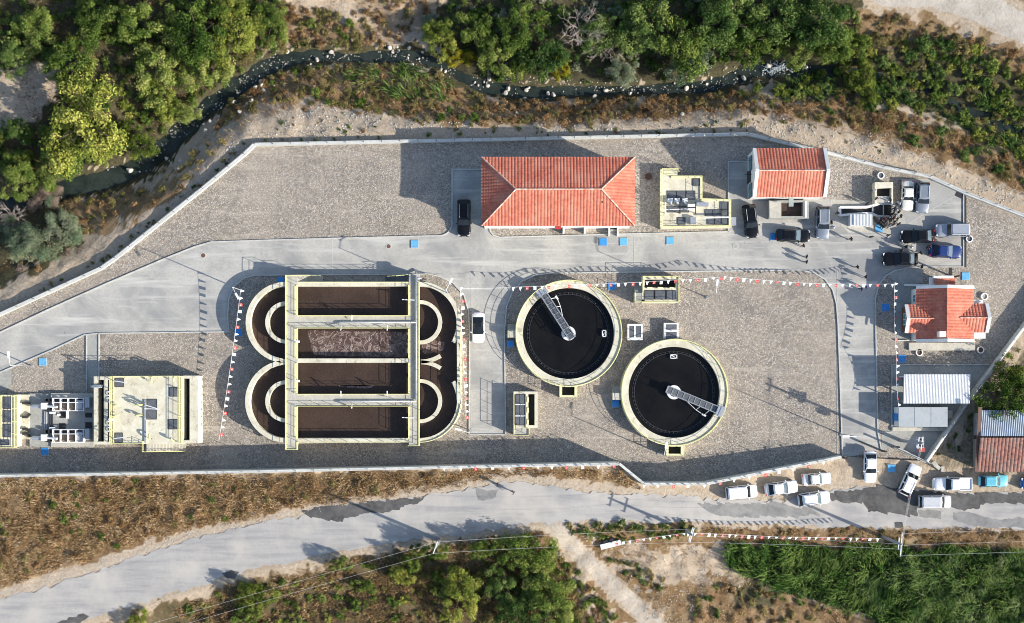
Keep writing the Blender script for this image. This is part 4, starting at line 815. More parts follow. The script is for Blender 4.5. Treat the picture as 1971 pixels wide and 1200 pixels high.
# ------------------------------------------------------------------ smaller basins
def basin(name, label, rects, z, pits, grates, cat='basin', wallmat='conc_tank', base_z=0.0):
    """rects: solid wall strips (px); pits: dark water rects; grates: (px rect)"""
    cx = sum(r[0]+r[2] for r in rects)/(2*len(rects)); cy = sum(r[1]+r[3] for r in rects)/(2*len(rects))
    t = thing(name, label, cat, P(cx, cy, 0)); mb = MB()
    for i, r in enumerate(rects): mb.rect(*r, 0, z-(i % 3)*.002)
    mb.build('basin_wall', MT[wallmat], t)
    for p in pits: mb = MB(); mb.rect(*p, 0, .25); mb.build('basin_water', MT['pit'], t)
    for g in grates: grating(t, g, z)
    return t
def grating(t, g, z, bars=True):
    mb = MB(); mb.rect(g[0], g[1], g[2], g[3], z+.005, z+.05); o = mb.build('grating', MT['grate'], t)
    mb = MB(); n = max(1, round((g[2]-g[0])/18)); a, b_ = P(g[0], g[1], z+.05), P(g[2], g[3], z+.05)
    for i in range(n+1): x = a[0]+(b_[0]-a[0])*i/n; mb.box(x-.03, b_[1], z+.05, x+.03, a[1], z+.075)
    for y in (a[1], b_[1]): mb.box(a[0], y-.03, z+.05, b_[0], y+.03, z+.07)
    mb.build('grating_frame', MT['darkmetal'], o)
t = basin('sludge_pump_chamber', 'small rectangular basin with three gratings and a side stair under the flag line', [(1236, 532, 1307, 538), (1236, 532, 1241, 582), (1301, 538, 1307, 582), (1241, 554, 1301, 559), (1236, 577, 1301, 583)], 1.7, [(1241, 538, 1301, 554)], [(1241, 559.5, 1259, 576.5), (1261, 559.5, 1281, 576.5), (1283, 559.5, 1300.5, 576.5)])
for x_ in (1246, 1266, 1288): mb = MB(); mb.rect(x_, 553, x_+10, 555.5, 1.7, 2.0); mb.build('weir_gate', MT['yellow_pale'], t)
mb = MB(); mb.rect(1221, 564, 1236, 582, 0, 1.66)
for i in range(6): mb.rect(1222, 564-4.5*(i+1), 1236, 564-4.5*i-.05, 0, 1.66-.25*(i+1))
mb.build('stair', MT['conc_grey'], t); railpx(t, [(1222, 564), (1222, 582), (1306, 582), (1306, 533), (1237, 533), (1237, 562)], 1.7, toe=True)
t = basin('sludge_basin', 'tall narrow basin with gratings and a dark slot beside the short concrete lane', [(988, 754, 1035, 759), (988, 759, 992, 838), (1029, 759, 1035, 824), (1011, 759, 1017, 824), (992, 819, 1029, 824.5)], 1.5, [(1017, 759, 1029, 820)], [(992, 759.5, 1010.5, 778), (992, 780, 1010.5, 800), (992, 802, 1010.5, 818.5)])
mb = MB(); mb.rect(992, 824.5, 1019, 838, 0, 1.48); mb.build('platform', MT['conc'], t); railpx(t, [(989, 755), (989, 838), (1018, 838), (1018, 825), (1012, 824), (1012, 760)], 1.5)
for y_ in (779, 801): mb = MB(); mb.rect(992, y_-1, 1011, y_+1, 1.5, 1.6); mb.build('cross_beam', MT['whitemetal'], t)
for y_ in (765, 785, 808): mb = MB(); mb.rect(1014, y_, 1018, y_+10, 1.5, 1.75); mb.build('weir_gate', MT['yellow_pale'], t)
t = basin('valve_chamber', 'small white valve chamber with upright divider between both round tanks', [(1208, 624, 1237, 627.5), (1208, 650, 1237, 655), (1208, 627.5, 1211, 650), (1234, 627.5, 1237, 650), (1220.5, 627.5, 1223.5, 650)], 1.0, [], [], 'chamber', 'white')
for g in ((1211, 627.5, 1220.5, 650), (1223.5, 627.5, 1234, 650)): mb = MB(); mb.rect(*g, 0, .96); mb.build('cover', MT['grate'], t)
mb = MB(); mb.tube([P(1222, 638, .9), P(1222, 638, 1.6)], .06, 6); mb.build('valve_spindle', MT['whitemetal'], t)
t = basin('valve_chamber', 'small white valve chamber with level divider touching the lower round tank', [(1278, 622, 1306, 624.5), (1278, 624.5, 1281.5, 652), (1302.5, 624.5, 1306, 652), (1281.5, 635, 1302.5, 639)], 1.0, [], [], 'chamber', 'white')
for g in ((1281.5, 624.5, 1302.5, 635), (1281.5, 639, 1302.5, 652)): mb = MB(); mb.rect(*g, 0, .96); mb.build('cover', MT['grate'], t)
mb = MB(); mb.tube([P(1293, 637, .9), P(1293, 637, 1.6)], .06, 6); mb.build('valve_spindle', MT['whitemetal'], t)
# ---- chemical / pump platform (L-shaped) by the admin building
ZL = 1.3; t = thing('pump_platform', 'L-shaped yellow edged concrete platform with grated covers between the red roofs', 'platform', P(1335, 385, 0))
mb = MB(); mb.prism([XY(*p, ZL) for p in ((1272, 326), (1304, 326), (1304, 339), (1351, 339), (1351, 384), (1406, 384), (1406, 438), (1272, 440))], 0, ZL); mb.build('platform_slab', MT['conc_tank'], t, fix=True)
for i, pp in enumerate((((1273, 438), (1273, 327)), ((1273, 438), (1405, 436)), ((1405, 436), (1405, 386)), ((1350, 384), (1405, 386)), ((1350, 341), (1350, 384)), ((1292, 341), (1350, 341)))):
    mb = MB(); mb.wall([XY(*p, ZL+.15) for p in pp], .32, ZL-.02, ZL+.15+i*.004); mb.build('coping', MT['yellow_pale'], t, fix=True)
railpx(t, [(1273, 327), (1273, 438), (1405, 436), (1405, 386), (1350, 385), (1350, 341), (1293, 341)], ZL+.15, toe=False)
mb = MB()
for i in range(6): a = XY(1277+i*5, 327, ZL-.2*i); mb.rect(1277+i*5, 327, 1282+i*5, 338, ZL-.02, ZL+.05) if i < 4 else None
mb.build('stair', MT['yellow_pale'], t); railpx(t, [(1273, 327), (1303, 327), (1306, 333)], ZL, toe=False)
for g in ((1284, 368, 1302, 384), (1302.5, 368, 1320, 384), (1320.5, 368, 1338, 384), (1284, 397, 1308, 409), (1308.5, 397, 1326, 409), (1333, 344, 1346, 357.5), (1304, 419, 1319, 432.5), (1386, 388, 1401, 403), (1357, 404, 1372, 416), (1372.5, 404, 1386, 416), (1386.5, 404, 1401, 416), (1361, 420, 1375, 432), (1375.5, 420, 1388, 432), (1388.5, 420, 1401, 432)): grating(t, g, ZL)
mb = MB(); mb.rect(1324, 393, 1338, 403, ZL, 2.6); mb.build('control_box', MT['whitemetal'], t)
mb = MB(); mb.rect(1329, 418, 1340, 431, ZL, 1.9); mb.build('motor_box', MT['steel'], t)
mb = MB(); mb.rect(1341, 390, 1364, 397, ZL, 2.2); mb.build('dosing_tank', MT['steel'], t)
for x_ in (1290, 1303, 1318): mb = MB(); mb.tube([P(x_, 388, ZL), P(x_, 388, 2.5), P(x_+2, 392, 2.5), P(x_+2, 392, ZL)], .14, 7); mb.obox(P(x_, 386, ZL+.35), (.35, 0, 0), (0, .25, 0), (0, 0, .35)); mb.build('pump', MT['whitemetal'], t, smooth=False)
mb = MB(); mb.tube([P(1356, 419.5, 2.0), P(1405, 418, 2.0)], .11, 7); mb.tube([P(1281, 404, 2.3), P(1330, 402, 2.3)], .06, 6); mb.tube([P(1281, 390, 3), P(1281, 411, 3)], .07, 6); mb.tube([P(1281, 390, ZL), P(1281, 390, 3)], .07, 6); mb.tube([P(1281, 411, ZL), P(1281, 411, 3)], .07, 6); mb.build('pipe', MT['whitemetal'], t)
mb = MB()
for x_ in (1309, 1339): mb.tube([P(x_, 390, ZL), P(x_, 390, 3.2), P(x_, 411, 3.2), P(x_, 411, ZL)], .07, 6)
mb.tube([P(1309, 400, 3.2), P(1339, 400, 3.2)], .09, 6); mb.build('hoist_frame', MT['darkmetal'], t)
mb = MB(); mb.rect(1407, 418, 1417, 434, 0, 1.1); mb.build('electric_cabinet', MT['steel'], t)
# ---- biological phosphorus block, left
ZB = 2.7; t = thing('grit_chamber_block', 'tall square concrete block with yellow goosenecks, gratings and two dark side channels', 'tank', P(281, 790, 0))
mb = MB()
for i, r_ in enumerate(((180.5, 725, 187, 856), (187, 725, 213, 731.5), (187, 850.5, 213, 856), (200, 731.5, 206.5, 850.5), (213, 724, 353, 855), (353, 723.5, 365, 729), (353, 848, 365, 854), (365, 723.5, 381.5, 853.5))): mb.rect(*r_, 0, ZB-(i % 3)*.002)
mb.build('basin_wall', MT['conc_tank'], t)
for p in ((187, 731.5, 200, 850.5), (206.5, 731.5, 213, 850.5), (353, 729, 365, 848)): mb = MB(); mb.rect(*p, 0, .6); mb.build('channel_water', MT['pit'], t)
for g in ((221, 728.5, 238, 745), (221, 834, 236, 852), (283, 769, 302, 787.5), (282, 789.5, 301.5, 807.5), (326, 746, 343, 763.5), (324, 808, 343, 826.5)): grating(t, g, ZB)
railpx(t, [(215, 725), (215, 854)], ZB); railpx(t, [(218, 725), (218, 854)], ZB, mid=False); railpx(t, [(346, 725), (346, 853)], ZB); railpx(t, [(350, 725), (350, 853)], ZB, mid=False)
railpx(t, [(215, 724.8), (346, 724.2)], ZB); railpx(t, [(215, 854), (277, 854)], ZB)
for x_, y_, dx, dy in ((294, 727, 1, 9), (338, 726, -1, 9), (222, 780, 10, 0), (222, 801, 10, -2), (275, 779.5, -12, 0), (274, 799.5, -11, 0), (291, 845, -1, -9), (337, 849, -6, -6)):
    a, b_ = P(x_, y_, ZB), P(x_+dx, y_+dy, ZB); mb = MB(); c = [(a[0], a[1], ZB)]
    for k in range(9):
        th = math.pi*k/8; f = (1-math.cos(th))/2; c.append((a[0]+(b_[0]-a[0])*f, a[1]+(b_[1]-a[1])*f, ZB+.65+.3*math.sin(th)))
    c.append((b_[0], b_[1], ZB+.5)); mb.tube(c, .12, 8); mb.build('gooseneck_vent', MT['yellow'], t, smooth=True)
for a, b_ in (((219, 733.5), (243, 737)), ((219, 844.5), (243, 842)), ((280, 780), (306, 788)), ((278, 787), (306, 788))):
    mb = MB(); mb.bar(P(*a, ZB+1.9), P(*b_, ZB+2.1), .11, .11); mb.tube([P(*a, ZB), P(*a, ZB+1.9)], .07, 6); mb.build('jib_crane', MT['whitemetal'], t)
mb = MB()
for y_ in (777, 786.5, 806): mb.tube([P(279, y_, ZB), P(279, y_, ZB+1.0)], .12, 6)
mb.rect(277.5, 770, 281, 852, ZB+.01, ZB+.18); mb.build('cable_tray', MT['steel'], t)
for i in range(12): mb = MB(); mb.rect(282+i*6.3, 854.5, 288.2+i*6.3, 869, 0, ZB-.2*(i+1)); mb.build('stair_step', MT['conc'], t)
railpx(t, [(277.5, 850), (277.5, 869.5), (284, 869.5)], ZB-.1, toe=False)
rail(t, [P(284, 869.5, ZB-.2), P(357, 868.5, 0.3)], h=.9, toe=False, step=1.2)
mb = MB(); mb.tube([P(176, 745, 1.8), P(180, 744, 2.9), P(196, 744, 2.9), P(196, 744, 2.0)], .2, 8); mb.build('inlet_pipe', MT['steel'], t, smooth=True)
for y_ in (758, 770, 815, 827): mb = MB(); mb.ring(*XY(211, y_, 2.9), .25, .36, 2.85, 2.93, 16); mb.build('handwheel', MT['whitemetal'], t)
mb = MB(); mb.cyl(*XY(213, 808, 3), .25, ZB, ZB+.5, 14); mb.build('beacon', MT['white'], t)
# ---- screening channels
t = thing('screening_channels', 'two white framed screening channels on a concrete slab beside the tall block', 'machinery', P(120, 810, 0))
mb = MB(); mb.rect(57, 758, 180, 861, 0, .35); mb.build('slab', MT['conc_grey'], t); mb = MB(); mb.rect(35, 760, 57, 846, 0, .42); mb.build('slab', MT['conc_tank'], t)
mb = MB(); mb.rect(98, 850.5, 180, 861, .35, .6); mb.build('edge_beam', MT['conc'], t); mb = MB(); mb.rect(98, 757.5, 180, 766, .35, .6); mb.build('edge_beam', MT['conc'], t)
ZS = 1.3
for y0_, y1_ in ((767, 791), (827.5, 852)):
    mb = MB(); mb.rect(100, y0_+1, 161, y1_-1, .36, .42); mb.build('channel_floor', MT['pit'], t)
    mb = MB(); mb.rect(103, y0_+8, 142, y1_-2, .5, .7); mb.build('screenings', mat('screened_grit', (0.26, 0.2, 0.14), (0.14, 0.11, 0.09), 3, .9, .4), t)
    mb = MB()
    for x_ in (101, 115.5, 130, 145, 160): mb.wall([XY(x_, y0_, ZS), XY(x_, y1_, ZS)], .1, .4, ZS)
    for y_ in (y0_, (y0_*2+y1_)/3, y1_): mb.wall([XY(100, y_, ZS+.01), XY(162, y_, ZS+.01)], .1, ZS-.15, ZS+.01)
    mb.build('frame', MT['whitemetal'], t, fix=True)
    mb = MB(); mb.rect(146, y0_+4, 158, y1_-2, .6, 1.0); mb.rect(163, y0_-2, 172, y1_-6, .36, 1.5); mb.build('press_unit', MT['steel'], t)
    mb = MB(); mb.tube([P(88, (y0_+y1_)/2+3, 1.2), P(110, (y0_+y1_)/2+5, 1.6)], .16, 8); mb.obox(P(86, (y0_+y1_)/2+3, 1.1), (.4, 0, 0), (0, .45, 0), (0, 0, .4)); mb.build('drive', MT['whitemetal'], t)
    mb = MB(); mb.tube([P(63, (y0_+y1_)/2+4, 1.0), P(83, (y0_+y1_)/2+4, 1.0)], .32, 12); mb.build('conveyor_drum', MT['steel'], t, smooth=False)
    for x_ in (90, 92.5): mb = MB(); mb.rect(x_-4, y0_+1, x_+2, y0_+6, .36, 1.2); mb.rect(x_-3, y1_-6, x_+3, y1_-1, .36, 1.25); mb.build('gate_frame', MT['darkmetal'], t)
for x_ in (86, 89, 97, 101): mb = MB(); mb.tube([P(x_, 792, .5), P(x_, 826, .5)], .08, 6); mb.build('pipe', MT['steel'] if x_ < 95 else MT['darkmetal'], t)
for r_ in ((115, 793, 127, 805), (114, 815, 126, 826), (164, 795, 177, 804), (164, 813, 177, 826)): mb = MB(); mb.rect(*r_, .36, .40); mb.build('pit_opening', MT['pit'], t)
mb = MB(); mb.rect(127, 792, 131, 806, .36, .9); mb.rect(110, 797, 114, 801, .36, .9); mb.rect(95, 793, 105, 797, .36, 1.1); mb.rect(95, 823, 105, 826, .36, 1.1); mb.build('bracket', MT['whitemetal'], t)
for y_ in (776, 803, 826, 835): mb = MB(); mb.tube([P(43, y_, .7), P(52, y_, .7), P(58, y_+(6 if y_ > 810 else -6 if y_ > 790 else 0), .7)], .2, 7); mb.build('elbow_pipe', MT['darkmetal'], t)
# ---- inlet structure at the edge of the frame
t = basin('inlet_chamber', 'yellow railed inlet chamber with three dark gratings, only partly in view', [(-60, 760, 34, 764), (-60, 764, 6, 842), (26, 764, 34, 860), (-60, 842, 26, 847), (-60, 857, 26, 862), (18, 847, 26, 857), (6, 787, 26, 791), (6, 813, 26, 817)], 1.6, [(6, 764, 26, 842), (-60, 847, 18, 857)], [(6, 764.5, 26, 787), (6, 791, 26, 813), (6, 817, 26, 841.5), (-30, 847, 18, 857)])
railpx(t, [(-60, 761), (33, 761), (33, 861), (-60, 861)], 1.6); railpx(t, [(27.5, 763), (27.5, 859)], 1.6); railpx(t, [(2, 763), (2, 843)], 1.6)
# ---- outlet flume with the visitors
t = thing('outlet_flume', 'narrow concrete measuring channel with a wide dark end where the crowd stands', 'channel', P(1675, 408, 0)); ZF = .5
mb = MB()
for a, w_ in ((((1617, 399.5), (1668, 399), (1682, 396), (1693, 392), (1716, 391.5)), .35), (((1617, 414.5), (1660, 411), (1678, 411), (1690, 416.5), (1716, 417)), .3)): mb.wall([XY(*p, ZF) for p in a], w_, 0, ZF)
mb.wall([XY(1617, 399, ZF-.01), XY(1617, 415, ZF-.01)], .35, 0, ZF-.01); mb.build('channel_wall', MT['white'], t, fix=True)
mb = MB(); mb.face([P(x, y, .2) for x, y in ((1618, 401), (1630, 401), (1668, 402), (1682, 398), (1694, 394), (1716, 393), (1716, 416), (1690, 415), (1678, 410), (1660, 408), (1630, 410), (1630, 413), (1618, 413))]); mb.build('channel_water', MT['pit'], t, fix=True)
mb = MB(); mb.rect(1679, 398, 1681, 414, .2, ZF+.05); mb.rect(1700, 394, 1701.5, 416, .2, ZF); mb.build('gauge_plate', MT['steel'], t)
mb = MB(); mb.face([P(x, y, .03) for x, y in ((1602, 384), (1735, 392), (1735, 425), (1712, 447), (1634, 447), (1602, 418))]); mb.build('apron', MT['conc'], t, fix=True)
t = thing('outlet_chamber', 'raised pale concrete chamber with an open front next to the cream saloon', 'chamber', P(1701, 367, 0)); zq = 1.5
mb = MB(); mb.rect(1684, 351, 1719, 362, 0, zq); mb.rect(1684, 362, 1688, 392, 0, zq-.002); mb.rect(1716, 362, 1719, 392, 0, zq-.002); mb.build('basin_wall', MT['conc_tank'], t)
mb = MB(); mb.rect(1688, 362, 1716, 378, 0, .5); mb.build('basin_water', MT['pit'], t); mb = MB(); mb.rect(1688, 378, 1716, 390, 0, 1.2); mb.build('cover', MT['conc'], t)
t = thing('ribbed_white_box', 'white ribbed roof cabinet standing beside the measuring channel', 'cabinet', P(1660, 424, 0)); zq = 1.6
xa, yb = XY(1637, 413, zq); xb, ya = XY(1679, 435, zq); mb = MB(); mb.box(xa+.1, ya+.1, .03, xb-.1, yb-.1, zq-.1); mb.build('body', MT['whitemetal'], t)
mb = MB(); n = 13
for i in range(n):
    x_ = xa+.4+(xb-xa-.4)*i/n; w_ = (xb-xa-.4)/n; mb.idx([(x_, ya, zq), (x_+w_*.35, ya, zq+.12), (x_+w_*.75, ya, zq+.12), (x_+w_, ya, zq), (x_, yb, zq), (x_+w_*.35, yb, zq+.12), (x_+w_*.75, yb, zq+.12), (x_+w_, yb, zq)], [(0, 1, 5, 4), (1, 2, 6, 5), (2, 3, 7, 6)])
mb.build('ribbed_roof', MT['metalroof'], t, fix=True)['kind'] = 'stuff'
mb = MB(); mb.obox((xa+.2, (ya+yb)/2, zq-.3), (.25, 0, -.12), (0, (yb-ya)/2, 0), (.05, 0, .2)); mb.build('end_hood', MT['steel'], t)
# ------------------------------------------------------------------ cars
def loft(secs, name, m, parent, smooth=True):
    mb = MB(); n = len(secs[0]); b = 0
    for s in secs: mb.v += s
    for i in range(len(secs)-1):
        for k in range(n-1): mb.f.append((i*n+k, i*n+k+1, (i+1)*n+k+1, (i+1)*n+k)); mb.m.append(0)
    mb.f.append(tuple(range(n))[::-1]); mb.m.append(0); e = (len(secs)-1)*n; mb.f.append(tuple(e+k for k in range(n))); mb.m.append(0)
    for i in range(len(secs)-1): mb.f.append((i*n+n-1, i*n, (i+1)*n, (i+1)*n+n-1)); mb.m.append(0)
    return mb.build(name, m, parent, smooth=smooth, fix=True)
def car(label, kind, colour, cpx, cpy, ang, Lpx, z=None, group='cars parked in the plant yard', glass='glass', rear='glass', wpx=None):
    """nose along +x before turning by ang (degrees, world, counter-clockwise)"""
    g = zf(cpx, cpy) if z is None else z; c = P(cpx, cpy, g+.8)
    name = {'van': 'van', 'pickup': 'pickup_truck', 'suv': 'suv_car', 'jeep': 'suv_car', 'hatch': 'hatchback_car'}.get(kind, 'saloon_car')
    catn = {'van': 'van', 'pickup': 'pickup'}.get(kind, 'car')
    t = thing(name, label, catn, (c[0], c[1], g+.02), group); t['_o'] = [0, 0, 0]; t.rotation_euler = (0, 0, math.radians(ang))
    L = Lpx/SC*(HC-g-.8)/HC; W = {'suv': 1.88, 'jeep': 1.85, 'van': 1.85, 'pickup': 1.86, 'old': 1.66, 'hatch': 1.74}.get(kind, 1.80); h = L/2
    hood, belt, roofz = {'suv': (1.02, 1.12, 1.68), 'jeep': (1.08, 1.15, 1.75), 'van': (1.0, 1.15, 1.82), 'pickup': (1.08, 1.14, 1.75), 'old': (.88, .92, 1.38), 'hatch': (.9, 1.0, 1.48)}.get(kind, (.86, .96, 1.43))
    # cabin stations along the length (fraction of L, nose = +.5): windscreen foot, roof front, roof rear, rear window foot
    st = {'suv': (.20, .05, -.38, -.47), 'jeep': (.19, .09, -.43, -.475), 'van': (.26, .13, -.45, -.485), 'pickup': (.19, .06, -.13, -.16), 'old': (.17, .05, -.21, -.30), 'hatch': (.20, .04, -.32, -.46)}.get(kind, (.19, .03, -.24, -.39))
    if kind == 'coupe': st = (.21, .02, -.18, -.35)
    wf, rf_, rr, wr = [s*L for s in st]; m = CARP[colour]; rd = {'old': .16, 'jeep': .28, 'van': .34}.get(kind, .56)
    def sec(x, w, zt, zb=.28): return [(x, -w*.92, zb), (x, -w, zb+.2), (x, -w*.995, zt*.72), (x, -w*.93, zt-.06), (x, -w*.78, zt), (x, 0, zt+.03), (x, w*.78, zt), (x, w*.93, zt-.06), (x, w*.995, zt*.72), (x, w, zb+.2), (x, w*.92, zb)]
    w = W/2; tail = {'suv': belt, 'jeep': belt, 'van': belt, 'hatch': belt, 'pickup': .98, 'old': .9}.get(kind, .95)
    S = [(-h, w*(1-rd*.42), tail*.80), (-h+.06, w*(1-rd*.28), tail*.90), (-h+.22, w*(1-rd*.1), tail*.98), (-h+.55, w, tail), (wr, w, max(tail, belt*.98)), (rr, w, belt), (rf_, w, belt), (wf, w*.995, hood+.04), (wf+.35, w*.99, hood), (h-.6, w*.97, hood*.95), (h-.28, w*(1-rd*.16), hood*.88), (h-.08, w*(1-rd*.42), hood*.76), (h, w*(1-rd*.7), hood*.62)]
    if kind == 'pickup': S[4] = (wr-.02, w, tail); S[5] = (rr, w, belt)
    body = loft([sec(*q) for q in S], 'body', m, t)
    # cabin: two-tier frustum
    def ring_(z, xr, xf, ww, k=0): return [(xr, -ww, z), (xf, -ww, z), (xf+.05*(k == 0), 0, z), (xf, ww, z), (xr, ww, z), (xr-.05*(k == 0), 0, z)]
    zb, zr2 = belt-.04, roofz; w1, w2 = w*(.84 if kind == 'coupe' else .93), w*(.82 if kind in ('van', 'jeep') else .62 if kind == 'coupe' else .74)
    mb = MB(); a = ring_(zb, wr, wf, w1); b_ = ring_(zr2-.09, rr-.02, rf_+.04, w2+.03); c_ = ring_(zr2, rr+.16, rf_-.16, w2-.12)
    mb.idx(a+b_+c_, [(i, (i+1) % 6, 6+(i+1) % 6, 6+i) for i in range(6)]+[(6+i, 6+(i+1) % 6, 12+(i+1) % 6, 12+i) for i in range(6)]+[(12, 13, 14, 15, 16, 17)])
    cab = mb.build('cabin', MT['glass'] if kind == 'coupe' else m, t, smooth=False, fix=True)
    def pane(name, p, mt, inset=.07):
        q = [Vector(v) for v in p]; ce = sum(q, Vector())/len(q); n = (q[1]-q[0]).cross(q[-1]-q[0]).normalized()
        if n.dot(ce-Vector((0, 0, .9))) < 0: n = -n
        mb = MB(); pr = [v+(ce-v).normalized()*inset+n*.012 for v in q]; mb.face(pr); return mb.build(name, MT[mt], cab, fix=True)
    up = lambda lo, hi: [a[lo[0]], a[lo[1]], a[lo[2]], b_[hi[0]], b_[hi[1]], b_[hi[2]]]
    pane('windscreen', [a[1], a[2], a[3], b_[3], b_[2], b_[1]], glass, .05); pane('rear_window', [a[4], a[5], a[0], b_[0], b_[5], b_[4]], rear, .07)
    for s in (0, 1):
        i, j = ((0, 1), (4, 3))[s]; A, B, C, D = Vector(a[i]), Vector(a[j]), Vector(b_[j]), Vector(b_[i])
        for f0, f1 in ((.04, .47), (.51, .96)): pane('side_window', [A.lerp(B, f0), A.lerp(B, f1), D.lerp(C, f1), D.lerp(C, f0)], 'glass', .05)
    if kind == 'coupe':
        mb = MB(); mb.face([Vector(v)+Vector((0, 0, .012)) for v in ((rr+.1, -w2+.1, zr2), (rf_-.15, -w2+.1, zr2), (rf_-.15, w2-.1, zr2), (rr+.1, w2-.1, zr2))]); mb.build('glass_roof', MT['glass'], cab, fix=True)
    if kind in ('suv', 'jeep'):
        for s in (-1, 1): mb = MB(); mb.tube([(rr+.15, s*(w2-.1), zr2+.06), (rf_-.2, s*(w2-.1), zr2+.06)], .028, 5); mb.build('roof_rail', MT['steel'], cab)
    if kind == 'pickup':
        mb = MB(); mb.box(-h+.12, -w*.8, .6, wr-.12, w*.8, tail+.035); 
        bd = mb.build('load_bed', MT['whitemetal'], t)
        mb = MB()
        for s in (-1, 1): mb.box(-h+.05, s*w*.9-.07, tail, wr-.05, s*w*.9+.07, tail+.16)
        mb.box(-h+.03, -w*.9, tail-.1, -h+.13, w*.9, tail+.16); mb.build('bed_rail', m, t)
    mb = MB(); mb.ring(0, 0, .17, .33, -.11, .11, 18); tm = mb.mesh('tyre'); tm.materials.append(MT['tyre'])
    mb = MB(); mb.cyl(0, 0, .18, -.09, .09, 12); rm = mb.mesh('rim'); rm.materials.append(MT['steel'])
    for fx in (-.30, .31):
        for s in (-1, 1):
            o = inst('wheel', tm, t, (fx*L, s*(w-.1), .33), (math.pi/2, 0, 0)); inst('rim', rm, o)
    for s in (-1, 1):
        mb = MB(); mb.obox((h-.22, s*w*.72, hood*.78), (.13, -s*.05, .03), (.03*s, .14, 0), (0, 0, .05)); mb.build('headlight', MT['lampglass'], t)
        mb = MB(); mb.obox((-h+.1, s*w*.74, tail*.86), (.06, 0, 0), (0, .13, 0), (0, 0, .08)); mb.build('tail_light', MT['redlens'], t)
        mb = MB(); mb.obox((wf-.25, s*(w+.08), belt+.03), (.07, 0, 0), (0, .1, 0), (0, 0, .07)); mb.build('mirror', m, t)
    mb = MB(); mb.box(h-.1, -.26, .42, h+.015, .26, .53); mb.build('number_plate', MT['white'], t)
    return t
car('black suv parked nose out beside the large hipped roof', 'suv', 'black', 893, 420, -90, 71)
car('white car with a black glass roof on the short concrete lane', 'coupe', 'white', 920.5, 631, -90, 59)
car('black suv with an open front door beside the yellow edged platform', 'suv', 'black', 1445, 426, -83, 65)
car('black hatchback partly covering a blue hatch', 'hatch', 'black', 1527, 453.5, -2, 66, glass='glasslight')
car('silver blue suv facing the road beside the open pit', 'suv', 'grey', 1584, 429, -91, 63)
car('boxy cream saloon next to the raised chamber', 'old', 'cream', 1747.5, 376.5, -91, 57)
car('grey estate car with roof rails next to the cream saloon', 'suv', 'grey', 1776, 381, -92, 60)
car('silver off-road car reaching over the drain grate', 'jeep', 'silver', 1834, 443.5, 181, 66)
car('black saloon between the crowd and the silver off-road car', 'saloon', 'black', 1767, 455, 182, 65, rear='glasslight')
car('deep blue saloon facing the drain grate', 'saloon', 'blue', 1820.5, 484, -3, 63, glass='glasslight')
car('black saloon nearest to the gate house porch', 'saloon', 'black', 1733, 498.5, 180, 68, rear='glasslight')
GO = 'cars parked along the public road'
car('white panel van at the end of the row by the retaining wall', 'van', 'white', 1427.5, 947.5, 5, 61, group=GO)
car('white saloon with dark rear window behind the white van', 'saloon', 'white', 1504, 940, 7, 64, group=GO, glass='glasslight')
car('old boxy white saloon close to the retaining wall', 'old', 'white', 1572, 922.5, 4, 56, group=GO, glass='glasslight')
car('white suv standing half on the asphalt over a pole shadow', 'suv', 'white', 1567, 960, 7, 62, group=GO, glass='glasslight')
car('white saloon driving out through the gate', 'saloon', 'white', 1675.5, 899, -90, 62, group=GO)
car('white suv with roof rails parked slantwise near the gate', 'suv', 'white', 1752, 924, 65, 63, group=GO)
car('white double cab pickup truck in front of the old house', 'pickup', 'white', 1833, 932, 180, 75, group=GO)
car('silver white estate standing on dark fresh asphalt', 'van', 'lightsilver', 1800, 966, 0, 63, group=GO)
car('light blue hatchback under the eave of the old house', 'hatch', 'sky', 1913, 926, 1, 57, group=GO, glass='glasslight')
car('royal blue car cut by the picture edge', 'hatch', 'royal', 1994, 931, 181, 57, group=GO)

